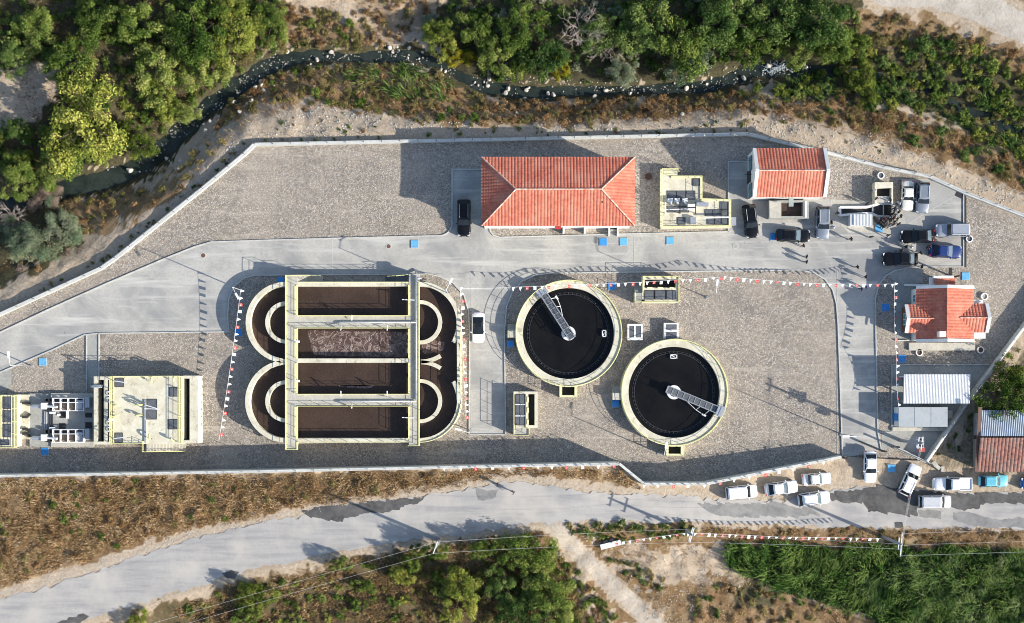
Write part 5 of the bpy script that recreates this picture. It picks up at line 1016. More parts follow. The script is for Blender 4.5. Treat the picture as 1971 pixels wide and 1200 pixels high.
# ------------------------------------------------------------------ people
def person_mesh(seed, walk, arms):
    """one skinned body: joints -> skin modifier -> mesh with materials by height"""
    V, E, Rr = [], [], []
    def v(p, r, par=None):
        V.append(p); Rr.append(r); i = len(V)-1
        if par is not None: E.append((par, i))
        return i
    pel = v((0, 0, .95), .155); sp = v((0, -.01, 1.18), .15, pel); ch = v((0, 0, 1.38), .165, sp); nk = v((0, 0, 1.51), .065, ch)
    jaw = v((0, .015, 1.58), .075, nk); hd = v((0, .0, 1.66), .10, jaw); tp = v((0, -.01, 1.735), .075, hd); v((0, .11, 1.635), .018, hd)
    for s in (-1, 1):
        v((s*.1, 0, 1.645), .02, hd)
        st = walk*s; hp = v((s*.095, 0, .90), .10, pel); kn = v((s*.105, .10*st+.02, .50), .068, hp); an = v((s*.11, .22*st-.02, .10), .045, kn); v((s*.12, .22*st+.13, .04), .04, an)
        sh = v((s*.20, 0, 1.42), .075, ch); a = arms[0 if s < 0 else 1]
        el = v((s*.26, .02+.10*a-.05*st, 1.14+.03*a), .052, sh); wr = v((s*.25-s*.10*a, .08+.24*a-.12*st, .90+.28*a), .036, el)
        d = Vector((0, .25*a+.04, -.95+.8*a)).normalized(); w0 = Vector(V[wr]); pm = v(tuple(w0+d*.07), .038, wr)
        for k, (off, ln) in enumerate(((-.028, .075), (-.009, .085), (.010, .08), (.027, .062))):
            o = Vector((0, off, 0)) if a < .4 else Vector((off, 0, 0)); f1 = v(tuple(w0+d*(.07+ln*.45)+o*1.1), .010, pm); v(tuple(w0+d*(.07+ln)+o*1.15+Vector((-s*.012, 0, 0))), .008, f1)
        th = v(tuple(w0+d*.05+Vector((-s*.012, .035, .0))), .011, pm); v(tuple(w0+d*.085+Vector((-s*.014, .05, .0))), .009, th)
    me = bpy.data.meshes.new('person_skeleton'); me.from_pydata(V, E, []); o = bpy.data.objects.new('person_skeleton', me); col.objects.link(o)
    sk = o.modifiers.new('skin', 'SKIN'); sk.use_smooth_shade = True
    for i, d in enumerate(me.skin_vertices[0].data): d.radius = (Rr[i]*(1.25 if i in (0, 1, 2) else 1), Rr[i]*(.82 if i in (0, 1, 2) else 1)); d.use_root = (i == 0)
    ss = o.modifiers.new('sub', 'SUBSURF'); ss.levels = 1; ss.render_levels = 1
    dg = bpy.context.evaluated_depsgraph_get(); out = bpy.data.meshes.new_from_object(o.evaluated_get(dg)); out.name = 'person_body'
    bpy.data.objects.remove(o); out.materials.clear()
    for m_ in (MT['tyre'],)*5: out.materials.append(m_)
    for p in out.polygons:
        c = p.center; p.use_smooth = True
        if c.z > 1.53: p.material_index = 3 if (c.z > 1.69 or (c.y < .02 and c.z > 1.60)) else 2
        elif c.z < .10: p.material_index = 4
        elif c.z < .93 and abs(c.x) < .20 and not (abs(c.x) > .17 and c.z > .75): p.material_index = 0
        elif (abs(c.x) > .19 and c.z < .93) or (c.y > .30 and abs(c.x) > .08): p.material_index = 2
        else: p.material_index = 1
    return out
PM = [person_mesh(1, .0, (0, 0)), person_mesh(2, 1.0, (0, 0)), person_mesh(3, .15, (.9, .2)), person_mesh(4, .1, (.85, .9))]
CL = {'black': mat('black_cloth', (.012, .012, .014), (.02, .02, .022), 5, .9, obj=True), 'navy': mat('navy_cloth', (.02, .03, .07), (.03, .04, .09), 5, .9, obj=True), 'white': mat('white_cloth', (.72, .73, .76), (.6, .62, .66), 5, .9, obj=True), 'grey': mat('grey_cloth', (.10, .10, .11), (.14, .14, .15), 5, .9, obj=True), 'blue': mat('blue_cloth', (.06, .10, .28), (.08, .12, .32), 5, .9, obj=True), 'maroon': mat('maroon_cloth', (.16, .03, .04), (.12, .02, .03), 5, .9, obj=True), 'pale': mat('pale_blue_shirt', (.42, .48, .58), (.36, .42, .52), 5, .9, obj=True), 'orange': mat('rust_cloth', (.35, .12, .05), (.28, .1, .05), 5, .9, obj=True)}
SKIN = mat('skin', (.42, .25, .17), (.36, .2, .14), 5, .6, obj=True); HAIRM = mat('dark_hair', (.012, .01, .009), (.02, .016, .013), 8, .7, obj=True); HAIRG = mat('grey_hair', (.25, .24, .23), (.18, .17, .17), 8, .7, obj=True)
def person(px, py, label, top='black', bot='black', pose=0, face=None, hair=None, group=None, z=None, s=1.0):
    g = (zf(px, py) if z is None else z); p = P(px, py, g+1.2); o = bpy.data.objects.new('person', PM[pose]); col.objects.link(o)
    o.location = (p[0], p[1], g+.01); o.rotation_euler = (0, 0, random.uniform(0, 6.28) if face is None else math.radians(face-90)); o.scale = (s, s, s)
    for i, m_ in enumerate((CL[bot], CL[top], SKIN, hair or HAIRM, CL['black'])): o.material_slots[i].link = 'OBJECT'; o.material_slots[i].material = m_
    return tag(o, label, 'person', group)
person(1601, 428, 'person in dark coat standing at the flank of the silver blue suv', 'black', 'grey', 2, 200)
person(1604, 437, 'person in white shirt bending beside the silver blue suv', 'white', 'maroon', 3, 200)
person(1639, 460, 'person in black walking in front of the white ribbed cabinet', 'black', 'black', 1, 200)
person(1678, 456, 'person in black standing just below the ribbed cabinet apron', 'black', 'black', 0, 90)
person(1711, 453, 'person in black walking towards the blue hatch by the crowd', 'black', 'black', 1, 120)
person(1547, 473, 'person in black behind the flank of the black hatchback', 'black', 'black', 0, 20)
person(1553, 494, 'upper one of two people in black walking side by side', 'black', 'grey', 1, 0)
person(1553, 504, 'lower one of two people in black walking side by side', 'black', 'grey', 1, 0)
person(1651, 514, 'person in black walking alone on the wide concrete road', 'black', 'black', 1, 20)
person(1667, 533, 'person in black standing alone at the head of the gate road', 'black', 'black', 0, 0)
person(1659, 556, 'person in navy walking under the flag line', 'navy', 'navy', 1, 0); person(1667, 553, 'person in blue and white next to the one in navy under the flag line', 'blue', 'white', 2, 20)
person(1745, 475, 'person in black greeting beside the black saloon', 'black', 'black', 2, 0); person(1755, 475, 'person in a pale white top facing the greeting one', 'white', 'pale', 3, 180)
person(1736, 482, 'person in black at the roof edge of the black saloon', 'black', 'black', 0, 0); person(1773, 487, 'person in black behind the tail of the deep blue saloon', 'black', 'grey', 1, 40); person(1789, 474, 'person in black touching the boot of the deep blue saloon', 'black', 'black', 3, -60)
person(1775, 513, 'person in black on the kerb above the gate house', 'black', 'black', 1, 0)
person(958, 933, 'person in black walking on the sandy verge by the asphalt patch', 'black', 'black', 1, 180); person(988, 948, 'person in grey crossing the public road', 'grey', 'black', 1, 200)
person(1671, 391, 'person in black photographing from the channel wall', 'black', 'black', 3, -60, z=.03); person(1683, 367, 'person in a white shirt leaning on the raised chamber', 'white', 'grey', 2, 0); person(1613, 410, 'person in dark blue crouched shadow on the apron end', 'navy', 'black', 2, 60, z=.03)
crowd = [(1686, 383), (1708, 387), (1714, 385), (1730, 391), (1723, 402), (1731, 408), (1735, 416), (1728, 422), (1731, 431), (1722, 419), (1716, 425), (1711, 432), (1706, 433), (1701, 429), (1694, 429), (1697, 423), (1704, 422), (1711, 420), (1685, 420), (1690, 421), (1725, 414), (1718, 395), (1699, 434), (1719, 433), (1707, 427), (1715, 419), (1720, 411), (1727, 402), (1702, 437), (1712, 437), (1689, 426), (1724, 427), (1719, 423), (1702, 417)]
tops = ['black', 'white', 'black', 'pale', 'navy', 'black', 'black', 'grey', 'black', 'maroon', 'black', 'black', 'grey', 'black', 'black', 'navy', 'maroon', 'black', 'black', 'grey', 'pale', 'white', 'black', 'black', 'navy', 'black']
for i, (x, y) in enumerate(crowd):
    fc = math.degrees(math.atan2(y-405, 1700-x))
    person(x, y, 'person in the dark clad crowd gathered round the end of the measuring channel', tops[i % len(tops)], 'black', i % 3 if i % 5 else 3, fc+random.uniform(-25, 25), HAIRG if i % 7 == 3 else None, 'crowd at the outlet', z=.03, s=random.uniform(.95, 1.05))

# ------------------------------------------------------------------ hatches and manholes
def hatch(px, py, label, m='blue', w=14.0, z=None, up=.12, ang=0):
    g = (zf(px, py) if z is None else z); p = P(px, py, g+up); t = thing('hatch_cover', label, 'hatch', (p[0], p[1], g), 'blue hatch covers'); t['_o'] = [0, 0, 0]; t.rotation_euler = (0, 0, math.radians(ang)); h = w/SC/2
    mb = MB(); mb.box(-h-.06, -h-.06, .01, h+.06, h+.06, up*.6); mb.build('frame', MT['conc'], t)
    mb = MB(); mb.box(-h, -h, up*.6, h, h, up); mb.build('lid', MT[m], t)
    mb = MB(); mb.box(-.1, -h+.1, up, .1, -h+.15, up+.04); mb.build('handle', MT['steel'], t)
for x, y, l, m_, z_ in ((798, 470, 'blue hatch on the concrete road near the parked black suv', 'bluefaded', .012), (1161, 466, 'blue hatch crossed by a thin shadow below the hipped roof building', 'blue', .012), (1200.5, 465.5, 'bright blue hatch below the right end of the hipped roof building', 'bluefaded', .012), (1290, 463.5, 'blue hatch on the road below the yellow edged platform', 'bluefaded', .012), (1490, 456, 'blue hatch half covered by the black hatchback', 'blue', .012), (540, 541, 'blue hatch in shade at the upper corner of the aeration tank', 'blue', 0), (459, 640.5, 'blue hatch under the flag line beside the aeration tank', 'blue', 0), (82, 697, 'light blue hatch on brown paving near the lane edge', 'bluefaded', 0), (86, 869.5, 'blue hatch below the screening channels', 'blue', 0), (1178, 551.5, 'blue hatch between round tank and small grated basin', 'blue', 0), (1705, 592, 'blue hatch in the shade left of the gate house', 'blue', 0), (1859, 532, 'faded blue hatch above the gate house', 'bluefaded', 0), (1737, 691, 'blue hatch under a flag below the gate house', 'blue', 0), (1692, 440, 'bright blue hatch on the apron below the crowd', 'bluefaded', .035), (1716, 902, 'faded blue hatch on the sandy forecourt between two white cars', 'bluefaded', None)): hatch(x, y, l, m_, z=z_)
hatch(982.5, 662, 'small blue tilted cover touching the upper round tank', 'blue', 12, 0, .5, 8); hatch(1185, 777.5, 'small blue tilted cover touching the lower round tank', 'blue', 13, 0, .5, 4)
def manhole(px, py, r, h, ringm, fillm, label, z=.012):
    p = P(px, py, h); t = thing('manhole', label, 'manhole', (p[0], p[1], z), 'round manholes'); t['_o'] = [0, 0, 0]; rr = r/SC
    mb = MB(); mb.ring(0, 0, rr*.72, rr, 0, h, 28); mb.build('collar', MT[ringm], t); mb = MB(); mb.cyl(0, 0, rr*.73, 0, h*.6+.004, 24); mb.build('lid', MT[fillm], t)
manhole(391, 492, 6, .03, 'kerb', 'rust', 'rusty round manhole on the wide bend of the road'); manhole(748, 474.5, 5.5, .03, 'kerb', 'rust', 'rusty round manhole near the first blue road hatch'); manhole(1416, 473.5, 6, .03, 'kerb', 'conc_grey', 'grey round manhole below the black suv')
manhole(1248, 340, 7, .25, 'rust', 'redstone', 'dark red round manhole in the shade of the hipped roof building', 0)
for x, y, f, l in ((1696, 338, 'grate', 'white ringed shaft above the raised chamber'), (1866.5, 460, 'grate', 'white ringed shaft outside the drain grate'), (1895.5, 571, 'conc_grey', 'white ringed shaft at the upper corner of the gate house'), (1770, 679, 'redstone', 'white ringed shaft with brown fill below the gate house terrace'), (1888, 674, 'redstone', 'white ringed shaft with brown fill beside the slanting wall')): manhole(x, y, 6.8, .35, 'white', f, l, 0)

# ------------------------------------------------------------------ lamp posts, poles and wires
def lamp(px, py, label, head, h=8.2):
    b = P(px, py, 0); t = thing('lamp_post', label, 'lamp post', b); X, Y = b[0], b[1]; d = Vector((head[0], head[1], 0)).normalized()
    mb = MB(); mb.tube([(X, Y, 0), (X, Y, h*.5), (X, Y, h)], [.09, .07, .05], 8); mb.build('pole', MT['steel'], t, smooth=True)
    mb = MB(); mb.tube([(X, Y, h-.05), tuple(Vector((X, Y, h+.15))+d*1.1)], .035, 6); a = mb.build('arm', MT['whitemetal'], t)
    mb = MB(); c = Vector((X, Y, h+.17))+d*1.4; s = Vector((-d.y, d.x, 0)); mb.obox(c, d*.45, s*.14, Vector((0, 0, .05))); mb.build('lantern', MT['whitemetal'], t)
    mb = MB(); mb.box(X-.22, Y-.22, 0, X+.22, Y+.22, .12); mb.build('footing', MT['conc_grey'], t)
    return Vector((X, Y, h))
lA = lamp(471, 561.5, 'lamp post carrying a flag line at the corner of the aeration tank', (.5, -.9)); lB = lamp(62, 705, 'lamp post beside the light blue hatch on brown paving', (-.1, 1)); lC = lamp(1361, 573, 'lamp post in the open paving right of the grated basin', (.1, 1))
lD = lamp(905, 829, 'lamp post at the lower end of the short concrete lane', (-1, .3)); lE = lamp(1619, 836, 'lamp post beside the gate road near the retaining wall', (-1, 0)); lF = lamp(864, 567, 'lamp post on the rounded outer wall of the aeration tank', (.5, .9)); lG = lamp(1268, 872, 'lamp post below the lower round tank', (.2, 1), 6.5)
def upole(px, py, h, arms, label, adir, lean=0):
    z = zf(px, py); b = P(px, py, z); t = thing('utility_pole', label, 'pole', b); X, Y = b[0], b[1]; a = Vector((adir[0], adir[1], 0)).normalized(); ends = []
    mb = MB(); mb.tube([(X, Y, z), (X, Y, z+h)], [.26, .14], 10); mb.build('pole', MT['polewood'], t, smooth=True)
    for hh, L in arms:
        mb = MB(); p = Vector((X, Y, z+h-hh)); mb.bar(p-a*L, p+a*L, .12, .12); ca = mb.build('cross_arm', MT['whitemetal'], t)
        for s in (-1, -.05, 1): q = p+a*L*s*.93; mb = MB(); mb.tube([q, q+Vector((0, 0, .12)), q+Vector((0, 0, .28))], [.05, .09, .05], 7); mb.build('insulator', MT['white'], ca); ends.append(q+Vector((0, 0, .3)))
    return t, ends
t1, e1 = upole(1697, 1033, 9.5, [(.15, 1.6), (1.3, .8)], 'utility pole with white cross arms between road and reeds', (.08, 1))
t2, e2 = upole(1320, 1021, 6.5, [(.2, 1.0), (1.4, 1.0)], 'utility pole holding the roadside flag line near the dirt track', (.3, 1))
t3, e3 = upole(845, 1040, 8.5, [(.2, .85)], 'utility pole among the bushes below the asphalt road', (.35, 1))
t4, e4 = upole(1733, 848, 10.0, [(.3, .9), (1.8, .8)], 'transformer pole standing by the container', (.15, 1))
for k in (-1, 0, 1): mb = MB(); o_ = Vector(t4['_o']); q = o_+Vector((.5, k*.42, 7.6)); mb.tube([q, q+Vector((0, 0, .7))], .16, 10); mb.build('transformer_can', MT['darkmetal'], t4)
mb = MB(); mb.box(o_.x-.1, o_.y-.7, 7.5, o_.x+.95, o_.y+.7, 7.6); mb.build('platform', MT['steel'], t4)
mb = MB(); mb.obox(o_+Vector((1.0, -1.0, 6.3)), (.4, 0, 0), (0, .3, 0), (0, 0, .35)); mb.build('switch_box', mat('red_switch_box', (.4, .08, .06), None, 3, .6), t4)
def wire(a, b_, sag, label, n=14, r=.013):
    a, b_ = Vector(a), Vector(b_); mb = MB(); mb.tube([a.lerp(b_, i/n)-Vector((0, 0, sag*4*(i/n)*(1-i/n))) for i in range(n+1)], r, 4); o = mb.build('power_wire', MT['wire'], org=tuple(a)); return tag(o, label, 'wire', 'overhead wires')
for k in range(3): wire(e1[k], e4[k], .8, 'thin wire spanning from the roadside pole to the transformer pole')
for k in range(3): wire(e1[k], Vector(e1[k])+Vector((48, 1.2, .3)), 1.0, 'thin wire running along the road towards the old house side')
for k in range(2): wire(e1[k+3], Vector(e2[k]), 1.0, 'thin wire between the two poles beside the reeds')
for k in (0, 2): wire(e2[k], e3[k], 1.3, 'thin wire crossing above the bushes to the pole among them'); wire(e3[k], Vector(e3[k])+Vector((-52, -15, 0)), 1.2, 'thin wire leaving over the dry slope below the road')

# ------------------------------------------------------------------ flag lines
FR = mat('red_flag', (.60, .09, .08), (.52, .07, .065), 3, .8, obj=True); FWm = mat('white_flag', (.82, .82, .82), (.76, .76, .77), 3, .8, obj=True); FB = mat('blue_print', (.25, .42, .62), None, 3, .8, obj=True)
def flag_mesh(kind):
    mb = MB(); w, L = .20, .54; n = 5
    tip = {'tri': .05, 'sq': .2, 'red': .18}[kind]
    for i in range(n):
        y0_, y1_ = -L*i/n, -L*(i+1)/n; a, b_ = w+(tip-w)*i/n, w+(tip-w)*(i+1)/n; z0_, z1_ = .05*math.sin(i*1.3), .05*math.sin((i+1)*1.3)
        mb.face([(-a, y0_, z0_), (-b_, y1_, z1_), (b_, y1_, z1_), (a, y0_, z0_)])
    def disc(cx, cy, r, z, mi, nn=10): mb.face([(cx+r*math.cos(2*math.pi*k/nn), cy+r*math.sin(2*math.pi*k/nn), z) for k in range(nn)], mi); mb.face([(cx+r*math.cos(2*math.pi*k/nn), cy+r*math.sin(2*math.pi*k/nn), -z+.0) for k in range(nn)][::-1], mi)
    if kind == 'red':     # crescent and star
        disc(-.02, -.25, .095, .075, 1); disc(.02, -.25, .075, .085, 0); 
        st = []
        for k in range(10): r = .055 if k % 2 == 0 else .022; st.append((.09+r*math.cos(k*math.pi/5), -.25+r*math.sin(k*math.pi/5), .09))
        mb.face(st, 1)
    elif kind == 'sq': disc(0, -.29, .09, .075, 1); disc(0, -.29, .05, .085, 0)
    me = mb.mesh('flag_'+kind)
    for m_ in ({'tri': [FWm], 'sq': [FWm, FB], 'red': [FR, FWm]}[kind]): me.materials.append(m_)
    return me
FM = {k: flag_mesh(k) for k in ('tri', 'sq', 'red')}
def bunting(pts, label, wind=(.62, -.62, -.48), gap=1.0, sag=.5, plain=0.0):
    pts = [Vector(p) for p in pts]; t = thing('flag_line', label, 'bunting', tuple(pts[0])); path = []
    for i in range(len(pts)-1):
        n = 16
        for k in range(n): f = k/n; path.append(pts[i].lerp(pts[i+1], f)-Vector((0, 0, sag*4*f*(1-f))))
    path.append(pts[-1]); mb = MB(); mb.tube(path, .018, 4); mb.build('rope', FWm, t)
    acc = 0; nxt = plain; c = 0; w = Vector(wind).normalized()
    for i in range(len(path)-1):
        d = path[i+1]-path[i]; L = d.length
        while nxt <= acc+L and L > 0:
            p = path[i]+d*((nxt-acc)/L); X = d.normalized(); h = (w+Vector((random.uniform(-.25, .25), random.uniform(-.25, .25), random.uniform(-.3, .2)))); h = (h-X*h.dot(X)).normalized(); Z = X.cross(-h)
            if Z.z < 0: X = -X; Z = -Z
            k = 'red' if c % 3 == 2 else ('sq' if c % 3 == 0 and c % 2 else 'tri')
            o = inst('flag', FM[k], t); o.matrix_local = Matrix.Translation(p-pts[0]) @ Matrix((X, -h, Z)).transposed().to_4x4(); c += 1; nxt += gap*random.uniform(.9, 1.1)
        acc += L
bunting([P(463, 560, 3.6), P(421, 850, 2.8)], 'red and white flag line left of the aeration tank')
bunting([P(886, 556, 3.4), P(889, 640, 3.2), P(893, 730, 3.2), P(897, 806, 3.4)], 'red and white flag line between aeration tank and the short lane', gap=.9)
bunting([P(886, 556, 3.4), P(988, 553, 3.1)], 'bare white line joining two flag lines above the short lane', plain=99)
bunting([P(988, 553, 3.1), P(1095, 548, 3.3), P(1200, 545, 3.3), P(1396, 533, 3.3)], 'red and white flag line over the upper round tank', gap=1.0)
bunting([P(1396, 533, 3.3), P(1560, 546, 3.0), P(1722, 547, 3.6)], 'red and white flag line from the open paving to the gate house', gap=.92)
bunting([P(1722, 547, 3.6), P(1726, 700, 3.6), P(1730, 785, 3.0)], 'red and white flag line beside the gate house and shed', gap=.95)
bunting([P(1162, 1049, 3.3), P(1325, 1026, 5.2)], 'flag line rising from the ditch to the roadside pole', gap=.9)
bunting([P(1325, 1026, 5.2), P(1500, 1034, 3.8), P(1696, 1037, 3.6)], 'red and white flag line along the reeds', gap=.95, sag=.3)
bunting([P(855, 901, 4.7), P(1190, 896, 4.8)], 'row of small flags on the fence above the sandy verge', gap=2.1, sag=.1); bunting([P(1240, 934, 4.3), P(1360, 934, 3.8), P(1612, 884, 2.8)], 'row of small flags on the fence behind the white cars', gap=2.1, sag=.1)

# ------------------------------------------------------------------ gate, fences, odds and ends
t = thing('yard_gate', 'open grey barred gate leaf at the yard entrance', 'gate', P(1697, 868, 0)); a, b_ = Vector(P(1697, 868, 0)), Vector(P(1648, 848, 0))
mb = MB()
for h in (.25, 1.0, 1.9): mb.tube([a+Vector((0, 0, h)), b_+Vector((0, 0, h))], .04, 5)
mb.build('gate_frame', MT['darkmetal'], t)
for i in range(16): q = a.lerp(b_, i/15); mb = MB(); mb.tube([q+Vector((0, 0, .25)), q+Vector((0, 0, 1.9))], .018, 4); mb.build('bar', MT['steel'], t)
for q in ((1697, 868), (1722, 860), (1622, 881)): mb = MB(); c = P(*q, 0); mb.box(c[0]-.12, c[1]-.12, 0, c[0]+.12, c[1]+.12, 2.3); mb.build('gate_post', MT['darkmetal'], t)
t = thing('picket_fence', 'white slatted fence on a low wall beside the yard gate', 'fence', P(1722, 862, 0)); a, b_ = Vector(P(1724, 861, 1.0)), Vector(P(1790, 892, 1.0)); a.z = b_.z = 0
mb = MB(); mb.wall([a, b_], .4, 0, .45); mb.build('base_wall', MT['conc'], t, fix=True)
for h in (.6, 1.3): mb = MB(); mb.bar(a+Vector((0, 0, h)), b_+Vector((0, 0, h)), .07, .06); mb.build('fence_rail', MT['white'], t)
for i in range(34): q = a.lerp(b_, i/33); mb = MB(); mb.box(q.x-.04, q.y-.04, .45, q.x+.04, q.y+.04, 1.45); mb.build('picket', MT['white'], t)
for i, (px, py, w_, h_, ang, lb) in enumerate(((1797, 893, 8, .5, 35, 'white block leaning at the fence end'), (1803, 899, 7, .5, 50, 'second white block in the heap at the fence end'), (1813, 903, 6, .4, 0, 'upright white block beside the pickup truck'))):
    p = P(px, py, .3); mb = MB(); a_ = math.radians(ang); u = Vector((math.cos(a_), math.sin(a_), 0)); s_ = Vector((-u.y, u.x, 0)); mb.obox((p[0], p[1], zf(px, py)+h_/2), u*w_/SC/2, s_*.38, Vector((0, 0, h_/2))); tag(mb.build('stone_block', MT['conc'], org=(p[0], p[1], zf(px, py))), lb, 'block', 'blocks at the fence end')
# drain frame with cross bars beside the retaining wall
t = thing('drain_channel', 'open dark drain with cross bars along the retaining wall near the gate', 'drain', P(1570, 885, 0)); mb = MB(); mb.face([P(x, y, .02) for x, y in ((1527, 893), (1610, 880), (1610, 886), (1527, 900))]); mb.build('channel_floor', MT['pit'], t, fix=True)
mb = MB(); mb.wall([XY(1527, 893), XY(1612, 879)], .22, 0, .3); mb.build('channel_wall', MT['conc'], t, fix=True)
for k in range(4): mb = MB(); x_ = 1530+k*24; mb.wall([XY(x_, 892-k*4), XY(x_+2, 901-k*4)], .18, .0, .32); mb.build('cross_bar', MT['conc_grey'], t, fix=True)
t = thing('tarpaulin_heap', 'white and dark plastic heap at the end of the roadside flag line', 'debris', G(1175, 1048)); o_ = Vector(t['_o'])
mb = MB(); mb.obox(o_+Vector((0, 0, .35)), (1.4, .35, 0), (-.1, .35, 0), (0, 0, .3)); mb.build('white_sheet', MT['white'], t); mb = MB(); mb.obox(o_+Vector((-.5, .4, .3)), (.9, .3, .1), (0, .25, .1), (0, 0, .2)); mb.build('dark_sheet', MT['darkmetal'], t)
# ------------------------------------------------------------------ vegetation prototypes
def foliage(name, seed, lobes, leaves, ls, zsq=.75, twig=0, spread=.62, up=.35, aspect=.6, lobe_r=(.26, .46), raw=False):
    rg = np.random.default_rng(seed); a = rg.random(lobes)*6.28; p1, p2 = rg.random(2)*6.28; r = spread*np.sqrt(rg.random(lobes))*(.78+.22*np.sin(2*a+p1)+.14*np.sin(3*a+p2)); lz = zsq*(.30+.60*rg.random(lobes)*(1-r*r*.5))
    LC = np.stack([r*np.cos(a), r*np.sin(a), lz], -1); LR = rg.uniform(lobe_r[0], lobe_r[1], lobes); LT = rg.random(lobes); el = rg.uniform(.7, 1.35, (lobes, 3))
    ch = rg.choice(lobes, leaves, p=LR**2/(LR**2).sum()); d = rg.normal(size=(leaves, 3)); d /= np.linalg.norm(d, axis=1)[:, None]; d[:, 2] = d[:, 2]*.8+.18
    p = LC[ch]+d*(LR[ch]*rg.random(leaves)**.4*1.08)[:, None]*el[ch]*np.array([1, 1, .85])
    n = d*.7+rg.normal(size=(leaves, 3))*.55+np.array([0, 0, up]); n /= np.linalg.norm(n, axis=1)[:, None]
    u = np.cross(n, rg.normal(size=(leaves, 3))); u /= np.linalg.norm(u, axis=1)[:, None]; v = np.cross(n, u); s_ = (ls*rg.uniform(.55, 1.3, leaves))[:, None]
    V = np.stack([p-u*s_, p-v*s_*aspect+n*s_*.2, p+u*s_, p+v*s_*aspect+n*s_*.2], 1).reshape(-1, 3); F = np.arange(leaves*4).reshape(-1, 4); T = np.clip(.05+.55*LT[ch]+.42*rg.random(leaves), 0, 1)
    if raw: return V, T
    V = V.tolist(); F = F.tolist(); T = T.tolist(); mi = [0]*len(F)
    if twig:
        mb = MB()
        for k in range(twig):
            e = Vector(LC[rg.integers(lobes)])+Vector(rg.normal(size=3))*.12; m_ = Vector((e.x*.5+rg.normal()*.06, e.y*.5+rg.normal()*.06, e.z*.5)); mb.tube([(0, 0, 0), m_, e], [.035, .02, .006], 4, cap=False)
        b = len(V); V += mb.v; F += [tuple(i+b for i in f) for f in mb.f]; mi += [1]*len(mb.f); T += [.5]*len(mb.f)
    me = bpy.data.meshes.new(name); me.from_pydata(V, [], F); me.materials.append(LF['green']); me.materials.append(MT['bark']); me.polygons.foreach_set('material_index', mi)
    a = me.attributes.new('tint', 'FLOAT', 'FACE'); a.data.foreach_set('value', T); me.update(); return me
TREE = [foliage('crown', 20+i, 70, 8200, .027, .9, 0, .9, .25, .6, (.07, .19)) for i in range(5)]
SHRUB = [foliage('shrub', 40+i, 20, 1300, .075, .85, 8, .85, .25, .6, (.11, .26)) for i in range(5)]
DRY = [foliage('dry_shrub', 60+i, 16, 800, .075, .75, 26, .8, .2, .35, (.13, .28)) for i in range(4)]
OLIVE = [foliage('crown', 80+i, 40, 8000, .026, .85, 0, .80, .3, .45, (.11, .24)) for i in range(3)]
LIGHT = [foliage('scrub', 100+i, 8, 330, .11, .8, 0, .7, .25, .5, (.2, .42), True) for i in range(4)]
MASS = {}
def trunk_mesh(seed):
    rg = random.Random(seed); mb = MB(); mb.tube([(0, 0, -.05), (rg.uniform(-.03, .03), rg.uniform(-.03, .03), .3), (0, 0, .55)], [.055, .042, .03], 8)
    for i in range(7):
        a = i*.9+rg.random(); r = rg.uniform(.3, .6); mb.tube([(0, 0, rg.uniform(.2, .45)), (r*.45*math.cos(a), r*.45*math.sin(a), .5), (r*math.cos(a), r*math.sin(a), .68)], [.028, .018, .006], 5)
    me = mb.mesh('trunk', smooth=True); me.materials.append(MT['bark']); return me
TRK = [trunk_mesh(i) for i in range(3)]
rnd = random.Random(3)
def tree(px, py, r_px, leaf, label, group=None, h=None, protos=None, name='broadleaf_tree'):
    r = r_px/SC*1.14; z = zf(px, py); h = h or r*1.2; p = P(px, py, z+h*.7); t = thing(name, label, 'tree', (p[0], p[1], z), group)
    a = rnd.uniform(0, 6.28); inst('trunk', rnd.choice(TRK), t, (0, 0, 0), (0, 0, a), (r, r, h)); inst('crown', rnd.choice(protos or TREE), t, (0, 0, 0), (0, 0, a), (r*rnd.uniform(.95, 1.2), r*rnd.uniform(.85, 1.15), h), [LF[leaf]]); return t
def shrub(px, py, r_px, leaf, label, group, protos=None, name='shrub', hf=.9):
    r = r_px/SC; z = zf(px, py); p = P(px, py, z+r*.5); dr = leaf in ('brown', 'mixed', 'pinkgrey', 'drystem')
    o = inst(name, rnd.choice(protos or (DRY if dr else SHRUB)), None, (p[0], p[1], z-.08), (rnd.uniform(-.1, .1), rnd.uniform(-.1, .1), rnd.uniform(0, 6.28)), (r*rnd.uniform(.9, 1.15), r*rnd.uniform(.9, 1.15), r*hf*rnd.uniform(.8, 1.2)), [LF[leaf], MT['drystem' if False else 'bark']]); return tag(o, label, 'shrub', group)
NAMES = {'green': 'green leafy', 'dark': 'dark green', 'yellow': 'yellow green', 'gold': 'golden yellow', 'brown': 'rust brown dry', 'mixed': 'half dry olive brown', 'olive': 'grey olive', 'reed': 'grassy green', 'palereed': 'pale grassy', 'pinkgrey': 'withered grey pink'}
